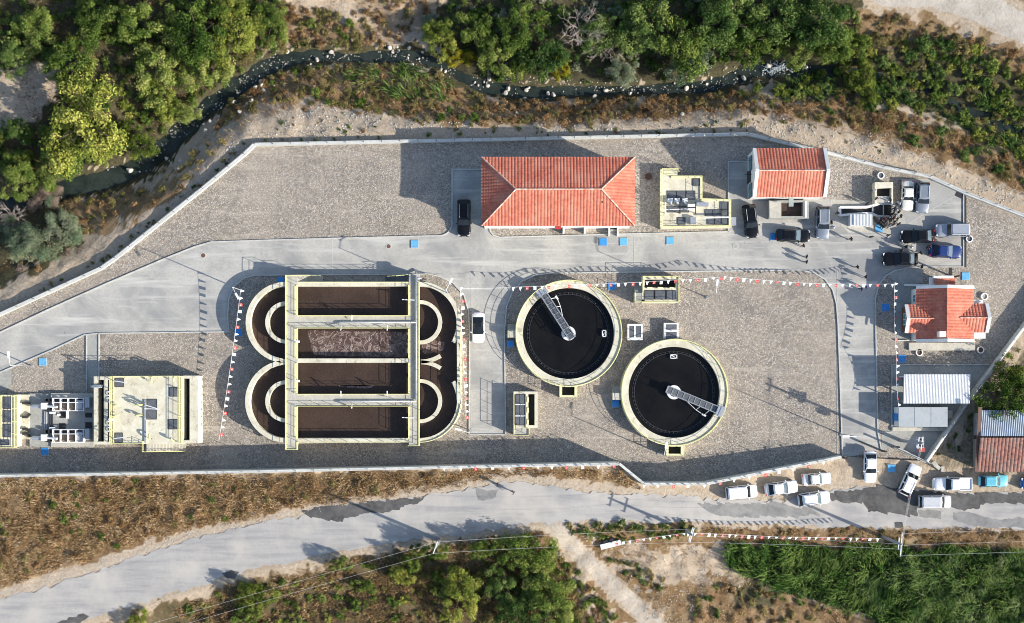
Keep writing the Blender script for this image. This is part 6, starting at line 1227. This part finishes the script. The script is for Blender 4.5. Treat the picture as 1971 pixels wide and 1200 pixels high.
BIG = [(150, 232, 92, 'yellow', 'biggest yellow green tree, by the bare ground left of the stream bend'), (262, 272, 42, 'yellow', 'smaller yellow green tree on the stream bank next to the biggest one'), (105, 300, 52, 'green', 'bright green tree below the biggest yellow green tree'), (28, 250, 30, 'dark', 'round dark bush tree on the bare ground at the frame edge'), (30, 340, 44, 'green', 'green tree above the dead grey branches'),
       (135, 110, 60, 'green', 'blue green tree above the biggest yellow green tree'), (60, 60, 48, 'green', 'green tree near the upper corner of the thicket'), (20, 110, 36, 'dark', 'dark green tree above the bare ground patch'), (265, 35, 62, 'green', 'light feathery tree at the top of the thicket'), (190, 30, 45, 'green', 'green tree left of the light feathery one'), (375, 60, 66, 'green', 'tall mid green tree nearest to the stream bend'), (450, 60, 52, 'yellow', 'yellowish green tree right of the tall mid green one'), (300, 130, 55, 'green', 'dark gapped green tree in the middle of the thicket'), (390, 130, 46, 'green', 'olive yellow tree just above the stream bend'), (310, 190, 40, 'yellow', 'bright yellow green small tree in the middle thicket'), (350, 215, 34, 'green', 'soft green tree hanging to the water edge'), (430, 10, 40, 'yellow', 'yellowing tree at the top edge of the thicket'), (520, 40, 42, 'green', 'green tree right end of the thicket'),
       (880, 108, 27, 'gold', 'bright golden yellow small tree by the water'), (845, 70, 46, 'yellow', 'olive tree left of the golden one'), (910, 55, 52, 'green', 'green tree behind the golden one'), (960, 110, 42, 'green', 'fresh green tree right of the golden one'), (1000, 50, 50, 'green', 'green tree next to the bare dead tree'), (1045, 105, 48, 'dark', 'dark tree below the bare dead tree'), (1080, 128, 22, 'gold', 'small yellow bush tree near the dead tree'), (1015, 120, 34, 'green', 'mid green tree over the straight stream reach'), (1165, 60, 50, 'dark', 'dark tree right of the bare dead tree'), (1240, 40, 60, 'dark', 'very dark tree at the top edge'), (1300, 75, 70, 'green', 'large soft green tree above the stream'), (1330, 120, 44, 'olive', 'grey green tree overhanging the stream'), (1200, 130, 40, 'olive', 'small grey green tree by the stream'), (1400, 40, 66, 'dark', 'dark green tree in the middle of the upper wood'), (1440, 70, 56, 'green', 'green tree before the darkest wood'), (1500, 30, 66, 'dark', 'dark tree left of the pale track'), (1570, 40, 70, 'dark', 'large dark tree beside the pale track'), (1615, 80, 46, 'green', 'green tree below the large dark one'), (1540, 95, 40, 'green', 'green tree above the foaming water'), (1380, 10, 50, 'dark', 'dark crown cut by the top edge'),
       (1666, 160, 40, 'yellow', 'yellow green tree bridging the stream'), (1942, 765, 60, 'green', 'green tree overhanging the corrugated roof'), (1955, 720, 40, 'yellow', 'lighter tree beside the slanting wall'), (1965, 800, 34, 'dark', 'dark tree over the old house'),
       (888, 1142, 48, 'yellow', 'round yellow green tree in the dry slope below the road'), (1010, 1065, 46, 'green', 'bright green tree beside the dirt track mouth'), (1035, 1105, 44, 'green', 'green tree along the dirt track'), (970, 1130, 44, 'dark', 'dark green tree beside the round yellow one'), (1060, 1160, 54, 'green', 'large green tree near the bottom edge and dirt track'), (1000, 1185, 48, 'dark', 'dark tree at the bottom edge'), (790, 1082, 26, 'green', 'small bright tree near the utility pole below the road'), (838, 1062, 24, 'green', 'green tree wrapped round the utility pole'), (770, 1112, 24, 'yellow', 'yellowish tree along the wires'), (655, 1088, 20, 'green', 'little green tree on the road slope'), (488, 1150, 34, 'yellow', 'yellow green tree at the lower road bend'), (480, 1185, 26, 'green', 'green tree cut by the bottom edge left of the slope'), (700, 1130, 22, 'green', 'lone green bush tree in brown growth'), (260, 1200, 26, 'yellow', 'small yellow tree at the bottom edge beside the road'), (930, 1060, 26, 'green', 'green tree right of the utility pole')]
TALL = {(838, 1062): 5.2, (790, 1082): 4.6, (930, 1060): 5.4, (655, 1088): 3.6, (488, 1150): 4.6, (1010, 1065): 5.2, (770, 1112): 4.0}
for px, py, r, lf, lb in BIG: tree(px, py, r, lf, lb, h=TALL.get((px, py)))
for px, py, r, lf, lb in ((85, 375, 42, 'pinkgrey', 'withered grey pink tree above the grey olive trees'), (112, 425, 46, 'olive', 'grey olive tree nearest to the boundary wall'), (55, 470, 48, 'olive', 'grey olive tree lowest on the bank'), (20, 440, 36, 'olive', 'grey olive tree behind dead branches at the frame edge'), (130, 455, 26, 'olive', 'small grey olive tree by the pale bank')): tree(px, py, r, lf, lb, protos=OLIVE, name='olive_tree')
# dead trees
def dead(px, py, r_px, label, seed, lean=(0, 0)):
    rg = random.Random(seed); z = zf(px, py); r = r_px/SC; p = P(px, py, z+1.5); t = thing('dead_tree', label, 'tree', (p[0], p[1], z)); mb = MB(); br = MB()
    mb.tube([(0, 0, 0), (lean[0]*.3, lean[1]*.3, r*.5), (lean[0]*.5, lean[1]*.5, r*.8)], [.2, .15, .1], 8)
    def grow(p, d, L, rad, dep):
        q = p+d*L; mid = p+d*L*.5+Vector((rg.gauss(0, .08), rg.gauss(0, .08), rg.gauss(0, .05)))*L; br.tube([p, mid, q], [rad, rad*.8, rad*.6], 4, cap=False)
        if dep:
            for _ in range(3 if dep > 1 else 4):
                nd = (d+Vector((rg.gauss(0, .55), rg.gauss(0, .55), rg.gauss(.02, .3)))).normalized(); grow(q if rg.random() < .6 else mid, nd, L*rg.uniform(.55, .8), rad*.6, dep-1)
    for i in range(8): a = i*.8+rg.random()*.4; grow(Vector((lean[0]*.5, lean[1]*.5, r*rg.uniform(.4, .8))), Vector((math.cos(a)+lean[0], math.sin(a)+lean[1], .6)).normalized(), r*.5, .07, 3)
    for m_, n_ in ((mb, 'trunk'), (br, 'branches')):
        me = m_.mesh(n_); me.materials.append(MT['deadbark']); inst(n_, me, t)
dead(1115, 60, 50, 'bare grey dead tree with a fan of branches near the top', 1, (.1, -.3)); dead(1150, 95, 38, 'smaller bare grey tree below the first dead one', 2, (.2, .2)); dead(28, 420, 34, 'bleached dead branches among the grey olive trees', 3, (-.2, .3))
# thickets filled with shrubs
NSH = [0]
def fill(poly, n, r0, r1, kinds, where, group, protos=None, avoid=None, mind=.62, big=13.0, over=False, extra=0):
    xs = [p[0] for p in poly]; ys = [p[1] for p in poly]; K = n*40; X = np.array([rnd.uniform(min(xs), max(xs)) for _ in range(K)]); Y = np.array([rnd.uniform(min(ys), max(ys)) for _ in range(K)])
    ok = inpoly(X, Y, poly); ds = segdist(X, Y, STREAM)[0]; yn = interp(NW, X); pts = []; ex = []
    for x, y, o_, d_ in zip(X, Y, ok, ds):
        if len(pts) >= n: break
        if not o_: continue
        r = rnd.uniform(r0, r1)
        if not over and d_ < 13+r*.45: continue
        if any((x-a)**2+(y-b)**2 < (mind*(r+c))**2 for a, b, c in pts): continue
        if avoid and any(math.hypot(x-a, y-b) < c for a, b, c in avoid): continue
        pts.append((x, y, r)); lf = rnd.choice(kinds)
        if r >= big and NSH[0] < 290: NSH[0] += 1; shrub(x, y, r, lf, NAMES[lf]+' shrub '+where, group+' '+lf, protos)
        else: MASS.setdefault(lf, []).append((x, y, r))
    k = 0
    for x, y, o_, d_ in zip(X[::-1], Y[::-1], ok[::-1], ds[::-1]):
        if k >= extra: break
        r = rnd.uniform(r0*.6, r0*1.1)
        if not o_ or (not over and d_ < 12+r*.3) or (avoid and any(math.hypot(x-a, y-b) < c for a, b, c in avoid)): continue
        k += 1; MASS.setdefault(rnd.choice(kinds), []).append((x, y, r))
fill([(-60, -60), (560, -60), (540, 90), (440, 150), (380, 195), (330, 250), (240, 295), (130, 335), (-60, 320)], 95, 13, 26, ['green', 'green', 'dark', 'yellow', 'mixed'], 'in the thicket left of the stream bend', 'thicket', big=20, extra=380, avoid=[(40, 190, 66), (90, 140, 30)])
fill([(500, 10), (650, 20), (760, 85), (700, 100), (560, 88), (510, 95)], 40, 11, 20, ['mixed', 'mixed', 'green', 'brown'], 'on the dry bank above the stream', 'upper dry bank', big=14, extra=40)
fill([(820, 30), (1000, -40), (1660, -40), (1650, 110), (1480, 115), (1300, 165), (1150, 165), (1000, 160), (880, 135)], 85, 13, 24, ['green', 'dark', 'dark', 'olive'], 'in the wood above the stream', 'upper wood', big=19, extra=260)
fill([(1640, 60), (1700, 75), (1860, 85), (1990, 160), (2050, 300), (1960, 300), (1780, 215), (1640, 190), (1480, 180), (1620, 120)], 80, 14, 27, ['green', 'yellow', 'mixed', 'dark'], 'in the overgrown gully below the pale track', 'gully', over=True, big=15, extra=130)
fill([(470, 155), (600, 130), (760, 125), (860, 150), (930, 195), (930, 240), (820, 232), (620, 197), (500, 197), (400, 260), (370, 300)], 85, 9, 19, ['mixed', 'brown', 'mixed', 'green'], 'on the bank between stream and boundary wall', 'near bank', big=13.5, extra=110)
fill([(930, 197), (1250, 190), (1420, 178), (1490, 190), (1480, 212), (1340, 218), (1100, 236), (930, 238)], 66, 9, 17, ['brown', 'brown', 'mixed'], 'below the straight stream reach', 'straight bank', big=13, extra=80)
fill([(1600, 20), (1700, 32), (1780, 38), (1860, 60), (1990, 118), (1990, 165), (1830, 100), (1680, 80)], 30, 8, 15, ['brown', 'mixed', 'mixed'], 'on the edge of the pale track', 'track edge', over=True, big=12, extra=60)
fill([(1400, 165), (1640, 165), (1640, 195), (1500, 205), (1420, 190)], 14, 10, 18, ['green', 'dark', 'mixed'], 'below the foaming water', 'foam bank')
fill([(1490, 200), (1640, 195), (1780, 225), (1990, 310), (2050, 380), (1971, 360), (1850, 300), (1650, 245), (1500, 218)], 60, 10, 20, ['brown', 'brown', 'mixed', 'dark'], 'on the slope above the corner parking', 'parking slope', big=14.5, extra=70)
fill([(135, 385), (260, 365), (360, 300), (420, 260), (440, 270), (330, 385), (200, 450), (140, 440)], 32, 8, 15, ['brown', 'mixed', 'mixed'], 'beside the dark stream below the bend', 'bend bank')
fill([(-40, 480), (150, 470), (140, 500), (40, 530), (-40, 560)], 8, 8, 14, ['brown', 'pinkgrey'], 'below the grey olive trees', 'olive foot')
fill([(500, 270), (700, 262), (1450, 235), (1450, 255), (980, 262), (500, 272)], 16, 4, 8, ['green', 'mixed'], 'at the outer foot of the boundary wall', 'wall foot', extra=20)
fill([(60, 560), (210, 490), (380, 350), (470, 270), (470, 285), (390, 358), (222, 490), (60, 572)], 22, 4, 8, ['mixed', 'brown', 'dark'], 'at the foot of the slanting boundary wall', 'slant foot', extra=20)
fill([(500, 205), (620, 200), (900, 240), (1300, 225), (1500, 222), (1700, 270), (1700, 300), (1480, 250), (900, 255), (500, 255)], 26, 4, 8, ['mixed', 'brown', 'green'], 'on the pale stony bank', 'stony bank', extra=30)
fill([(240, 1230), (430, 1140), (700, 1080), (980, 1035), (1060, 1070), (1160, 1230)], 120, 8, 18, ['brown', 'mixed', 'mixed', 'green', 'green', 'yellow'], 'on the dry slope below the public road', 'dry slope', big=13.5, extra=220)
fill([(1088, 1008), (1340, 1012), (1330, 1028), (1180, 1045), (1110, 1035)], 24, 9, 15, ['dark', 'mixed', 'green'], 'in the ditch beside the dirt track', 'ditch', big=12, extra=30)
fill([(1345, 1018), (1990, 1026), (1990, 1046), (1700, 1048), (1400, 1042)], 46, 5, 10, ['brown', 'mixed', 'brown'], 'in the strip between road and reeds', 'reed strip')
fill([(1165, 1080), (1185, 1075), (1230, 1090), (1275, 1115), (1280, 1135), (1250, 1130), (1215, 1110)], 16, 7, 13, ['dark', 'green', 'mixed'], 'in a row right of the dirt track', 'track row', big=9)
fill([(1060, 1060), (1085, 1075), (1140, 1130), (1190, 1200), (1100, 1230), (1040, 1120)], 34, 10, 18, ['green', 'green', 'mixed', 'brown'], 'between dirt track and the green trees', 'track side', big=14, extra=40)
fill([(630, -40), (850, -40), (840, 40), (770, 75), (690, 45)], 26, 8, 15, ['mixed', 'brown', 'brown'], 'on the tan ground above the stream', 'tan ground', big=12, extra=40)
fill([(1340, 1135), (1420, 1125), (1480, 1135), (1640, 1185), (1640, 1220), (1330, 1220)], 34, 8, 15, ['mixed', 'dark', 'brown'], 'on the waste ground beside the dirt track', 'waste ground', big=11, extra=30)
fill([(-40, 930), (860, 915), (860, 935), (560, 975), (300, 1030), (-40, 1130)], 90, 6, 14, ['brown', 'brown', 'brown', 'mixed', 'mixed', 'green'], 'in the brown grass between retaining wall and road', 'brown verge', big=12.5, extra=140)
fill([(1790, 880), (1830, 850), (1900, 740), (1960, 660), (1975, 690), (1880, 790), (1850, 880)], 12, 5, 10, ['mixed', 'dark'], 'outside the slanting wall', 'wall outside')
MN = {'green': 'low green scrub filling the gaps between the shrubs', 'dark': 'low dark green scrub filling the gaps between the shrubs', 'yellow': 'low yellow green scrub between the shrubs', 'mixed': 'low half dry scrub on the banks and slopes', 'brown': 'low rust brown scrub on the banks and slopes', 'olive': 'low grey olive scrub in the upper wood', 'pinkgrey': 'low withered scrub below the olive trees'}
for lf, L in MASS.items():
    Vs, Ts = [], []; px = np.array([q[0] for q in L]); py = np.array([q[1] for q in L]); zz = np.where(py < interp(NW, px), zf_n(px, py), zf_s(px, py))
    for (x, y, r_), z in zip(L, zz):
        V, T = LIGHT[rnd.randrange(4)]; a = rnd.uniform(0, 6.28); r = r_/SC; ca, sa = math.cos(a)*r, math.sin(a)*r; p = P(x, y, z+r*.4)
        Vs.append(np.stack([V[:, 0]*ca-V[:, 1]*sa+p[0], V[:, 0]*sa+V[:, 1]*ca+p[1], V[:, 2]*r*.85+z-.05], -1)); Ts.append(np.clip(T+rnd.uniform(-.2, .2), 0, 1))
    V = np.concatenate(Vs); T = np.concatenate(Ts); nf = len(T); me = bpy.data.meshes.new('scrub'); me.vertices.add(len(V)); me.vertices.foreach_set('co', V.reshape(-1)); me.loops.add(nf*4); me.loops.foreach_set('vertex_index', np.arange(nf*4)); me.polygons.add(nf); me.polygons.foreach_set('loop_start', np.arange(nf)*4); me.polygons.foreach_set('loop_total', np.full(nf, 4))
    at = me.attributes.new('tint', 'FLOAT', 'FACE'); at.data.foreach_set('value', T.astype(np.float32)); me.materials.append(LF[lf]); me.update(); me.validate(); o = bpy.data.objects.new('scrub', me); col.objects.link(o); tag(o, MN[lf], 'scrub', kind='stuff')
# ------------------------------------------------------------------ masses: reeds, grasses, rubble
def scatter_blades(name, label, cat, poly, dens, L, W, lean, leaf, flow=None, segs=3, curve=.5, patch_=None, extra=None):
    rg = np.random.default_rng(hash(name) % 1000 + len(poly)); xs = [p[0] for p in poly]; ys = [p[1] for p in poly]
    area = (max(xs)-min(xs))*(max(ys)-min(ys))/SC/SC; n = int(area*dens); px = rg.uniform(min(xs), max(xs), n); py = rg.uniform(min(ys), max(ys), n)
    k = inpoly(px+(fbm(px/20, py/20)-.5)*22, py+(fbm(px/20+7, py/20)-.5)*22, poly)
    if patch_ is not None: k &= fbm(px/patch_[0]+3, py/patch_[0]) > patch_[1]
    ds, par = segdist(px, py, STREAM); w_ = np.interp(par, range(len(STREAM)), [s[2] for s in STREAM]); k &= ds > w_*.5+2
    px, py = px[k], py[k]; yn = interp(NW, px); north = py < yn
    z = np.where(north, zf_n(px, py), zf_s(px, py)); n = len(px); X = (px-NX)*(HC-z)/(HC*SC); Y = (NY-py)*(HC-z)/(HC*SC)
    tn = np.clip(.9*(fbm(px/11, py/11, 3)-.5)+.5*(fbm(px/45+3, py/45)-.5)+.45+.55*(rg.random(n)-.5), 0, 1); ang = rg.random(n)*6.28 if flow is None else flow(px, py)+rg.normal(size=n)*.55
    ln = L*rg.uniform(.55, 1.2, n)*(.15+1.7*fbm(px/14+9, py/14, 3)); th = lean*rg.uniform(.3, 1.3, n); o = np.stack([np.cos(ang), np.sin(ang), np.zeros(n)], -1); s = np.stack([-o[:, 1], o[:, 0], np.zeros(n)], -1); p = np.stack([X, Y, z-.05], -1); V = []
    for j in range(segs+1):
        f = j/segs; an = th+curve*1.6*f*f; w = W*(1-f)**.8*.5+.004; V += [p+s*w, p-s*w]; p = p+(ln/segs)[:, None]*(o*np.sin(an)[:, None]+np.array([0, 0, 1.])*np.cos(an)[:, None])
    V = np.stack(V, 1).reshape(-1, 3); m_ = 2*(segs+1); b = np.arange(n)[:, None]*m_; F = np.concatenate([b+np.array([[2*j, 2*j+1, 2*j+3, 2*j+2]]) for j in range(segs)], 0); T = np.concatenate([np.clip(tn+.12*j/segs, 0, 1) for j in range(segs)])
    me = bpy.data.meshes.new(name); me.vertices.add(len(V)); me.vertices.foreach_set('co', V.reshape(-1)); nf = len(F); me.loops.add(nf*4); me.loops.foreach_set('vertex_index', F.reshape(-1)); me.polygons.add(nf); me.polygons.foreach_set('loop_start', np.arange(nf)*4); me.polygons.foreach_set('loop_total', np.full(nf, 4))
    a = me.attributes.new('tint', 'FLOAT', 'FACE'); a.data.foreach_set('value', T.astype(np.float32)); me.materials.append(LF[leaf]); me.update(); me.validate()
    o_ = bpy.data.objects.new(name, me); col.objects.link(o_); return tag(o_, label, cat, kind='stuff')
RP = [(1395, 1052), (1480, 1046), (1700, 1052), (1790, 1058), (1850, 1056), (2100, 1066), (2100, 1290), (1730, 1290), (1690, 1188), (1640, 1172), (1560, 1160), (1480, 1128), (1400, 1092)]
fl = lambda px, py: 6.0*fbm(px/70, py/60)+.4
scatter_blades('reed_bed', 'dense swaying green reed bed below the road', 'reeds', RP, 34, 1.75, .14, .5, 'reed', fl, 3, .75)
scatter_blades('pale_reeds', 'paler wind-combed reeds in the reed bed', 'reeds', [(1640, 1062), (1850, 1060), (2100, 1070), (2100, 1290), (1730, 1290), (1700, 1180), (1640, 1110)], 22, 1.5, .10, .7, 'palereed', fl, 3, .8, (48, .5))
scatter_blades('gully_reeds', 'green cane thicket along the gully', 'reeds', [(1500, 165), (1640, 150), (1790, 165), (1990, 210), (2060, 330), (1930, 300), (1780, 210), (1640, 190)], 12, 1.5, .13, .6, 'reed', fl, 3, .7, (40, .42))
scatter_blades('bank_reeds', 'green cane clump on the near stream bank', 'reeds', [(650, 128), (800, 122), (880, 160), (860, 205), (700, 180)], 12, 1.3, .12, .6, 'reed', fl, 3, .7, (30, .4))
scatter_blades('verge_grass', 'rust brown dry grass on the verge above the road', 'grass', [(-60, 922), (870, 908), (1190, 900), (1240, 938), (1150, 926), (990, 912), (860, 938), (560, 982), (300, 1036), (-60, 1150)], 60, .55, .07, .6, 'straw', None, 2, .6)
scatter_blades('slope_grass', 'dry grass on the slope below the road', 'grass', [(200, 1230), (430, 1133), (700, 1072), (1000, 1032), (1060, 1062), (1170, 1230)], 45, .55, .07, .6, 'straw', None, 2, .6, (26, .38))
scatter_blades('bank_grass', 'dry grass along the near stream bank', 'grass', [(330, 330), (400, 255), (480, 180), (600, 130), (760, 125), (930, 195), (1250, 190), (1480, 195), (1780, 225), (2060, 350), (2060, 420), (1850, 325), (1650, 262), (1480, 225), (1100, 240), (820, 236), (620, 205), (480, 235), (340, 370)], 34, .5, .06, .6, 'straw', None, 2, .6, (24, .4))
scatter_blades('waste_grass', 'dry grass on the waste ground', 'grass', [(1110, 1030), (1400, 1045), (1400, 1100), (1660, 1190), (1660, 1230), (1300, 1230), (1160, 1080)], 26, .45, .06, .6, 'straw', None, 2, .6, (22, .45))
scatter_blades('roadside_grass', 'dry grass strip between road and reeds', 'grass', [(1340, 1016), (2100, 1024), (2100, 1060), (1400, 1048)], 50, .5, .06, .6, 'straw', None, 2, .6, (18, .4))
scatter_blades('wood_grass', 'dry grass under the thicket trees', 'grass', [(-60, -60), (860, -60), (840, 60), (770, 90), (560, 88), (440, 145), (330, 250), (130, 335), (160, 480), (-60, 540)], 16, .5, .07, .6, 'straw', None, 2, .6, (26, .45))
# stones
def rock_mesh(seed):
    bm = bmesh.new(); bmesh.ops.create_icosphere(bm, subdivisions=2, radius=1.0); rg = random.Random(seed); pl = [(Vector((rg.gauss(0, 1), rg.gauss(0, 1), rg.gauss(0, .8))).normalized(), rg.uniform(.5, .85)) for _ in range(9)]
    for v in bm.verts:
        for n, d in pl:
            k = v.co.dot(n)-d
            if k > 0: v.co -= n*k*.9
        v.co *= rg.uniform(.95, 1.05)
    me = bpy.data.meshes.new('rock'); bm.to_mesh(me); bm.free(); me.materials.append(MT['rock']); return me
RK = [rock_mesh(i) for i in range(5)]
def rock(px, py, r, label, group):
    z = zf(px, py); z = max(z, -3.98); p = P(px, py, z); o = inst('rock', rnd.choice(RK), None, (p[0], p[1], z+r*.4), (rnd.uniform(0, 6), rnd.uniform(0, 6), rnd.uniform(0, 6)), (r*rnd.uniform(.8, 1.3), r, r*rnd.uniform(.6, .9))); tag(o, label, 'rock', group)
for px, py, r in ((531, 92, .42), (750, 93, .42), (503, 157, .4), (250, 328, .62), (345, 325, .4), (405, 235, .38), (1013, 174, .38), (857, 138, .34), (1478, 127, .5), (939, 166, .34), (1313, 220, .36), (1552, 130, .36)): rock(px, py, r, 'larger pale boulder lying at the water edge', 'boulders along the stream')
for cx, cy, n, sp in ((555, 93, 10, 13), (505, 165, 16, 17), (470, 195, 13, 14), (432, 215, 11, 12), (388, 250, 8, 12), (330, 312, 7, 12), (290, 328, 5, 10), (600, 122, 8, 16), (660, 103, 10, 24), (762, 98, 10, 11), (800, 116, 12, 15), (860, 138, 6, 11), (922, 163, 12, 15), (1000, 186, 16, 28), (1050, 190, 8, 20), (1150, 180, 6, 15), (1220, 176, 11, 17), (1312, 160, 10, 15), (1370, 156, 8, 13), (1412, 134, 13, 15), (1460, 145, 9, 13), (1550, 130, 7, 9)):
    for _ in range(n):
        x, y = cx+rnd.gauss(0, sp), cy+rnd.gauss(0, sp*.55); rock(x, y, min(.42, .09*rnd.paretovariate(1.7)), 'small pale stone lying among others along the stream edges', 'stones along the stream')
def rubble(name, label, poly, dens, r0, r1):
    rg = np.random.default_rng(len(name)); xs = [p[0] for p in poly]; ys = [p[1] for p in poly]; n = int((max(xs)-min(xs))*(max(ys)-min(ys))/SC/SC*dens); mb = MB(); px = rg.uniform(min(xs), max(xs), n); py = rg.uniform(min(ys), max(ys), n); k = inpoly(px, py, poly) & (fbm(px/18, py/18) > .42)
    px, py = px[k], py[k]; yn = interp(NW, px); z = np.maximum(np.where(py < yn, zf_n(px, py), zf_s(px, py)), -3.98)
    for x, y, zz in zip(px, py, z):
        p = Vector(P(x, y, zz)); r = rg.uniform(r0, r1)**1; a = rg.random()*6.28; u = Vector((math.cos(a), math.sin(a), rg.normal()*.3))*r; v = Vector((-math.sin(a), math.cos(a), rg.normal()*.3))*r*rg.uniform(.6, 1); mb.idx([p-u, p+v*-1, p+u, p+v, p+Vector((rg.normal()*.2*r, rg.normal()*.2*r, r*.8))], [(0, 1, 4), (1, 2, 4), (2, 3, 4), (3, 0, 4)])
    return tag(mb.build(name, MT['rock']), label, 'rubble', kind='stuff')
rubble('bank_rubble', 'pale limestone rubble on the bank outside the boundary wall', [(20, 590), (200, 500), (330, 385), (420, 300), (480, 235), (620, 200), (820, 235), (1100, 240), (1340, 220), (1500, 215), (1700, 255), (1971, 385), (1971, 410), (1700, 315), (1480, 262), (490, 272), (200, 508)], 9, .05, .17)
rubble('waste_rubble', 'stones strewn over the waste ground by the dirt track', [(1180, 1050), (1400, 1050), (1400, 1110), (1330, 1200), (1250, 1200), (1180, 1080)], 9, .04, .14)
rubble('road_rubble', 'pale stones along the shoulder of the public road', [(-20, 1130), (300, 1040), (560, 985), (860, 940), (860, 950), (560, 1000), (300, 1062), (-20, 1160)], 8, .04, .12)
rubble('bed_stones', 'small stones in the stream bed', [(200, 330), (300, 270), (400, 190), (520, 110), (750, 95), (900, 140), (1300, 165), (1560, 125), (1560, 145), (1300, 185), (900, 160), (750, 120), (520, 135), (420, 210), (300, 310)], 6.5, .05, .17)
# foaming water below the stones
mb = MB(); rg = random.Random(4)
for k in range(170):
    x, y = 1492+rg.gauss(0, 13), 131+rg.gauss(0, 7); p = P(x, y, -3.9); r = rg.uniform(.04, .17); a = rg.random()*6; u = Vector((math.cos(a)*r*1.8, math.sin(a)*r*1.8, 0)); v = Vector((-math.sin(a)*r*.6, math.cos(a)*r*.6, 0)); p = Vector(p)+Vector((0, 0, rg.uniform(0, .2))); mb.idx([p-u, p-v, p+u, p+v, p+Vector((0, 0, .12))], [(0, 1, 4), (1, 2, 4), (2, 3, 4), (3, 0, 4)])
tag(mb.build('stream_foam', mat('white_water', (.6, .66, .68), (.4, .46, .48), 3, .5)), 'white churning foam in the stream', 'foam', kind='stuff')
for o in list(bpy.data.objects):
    if '_o' in o: del o['_o']
    if o.parent is None and o.type in ('MESH', 'EMPTY') and 'kind' not in o: o['kind'] = 'thing'
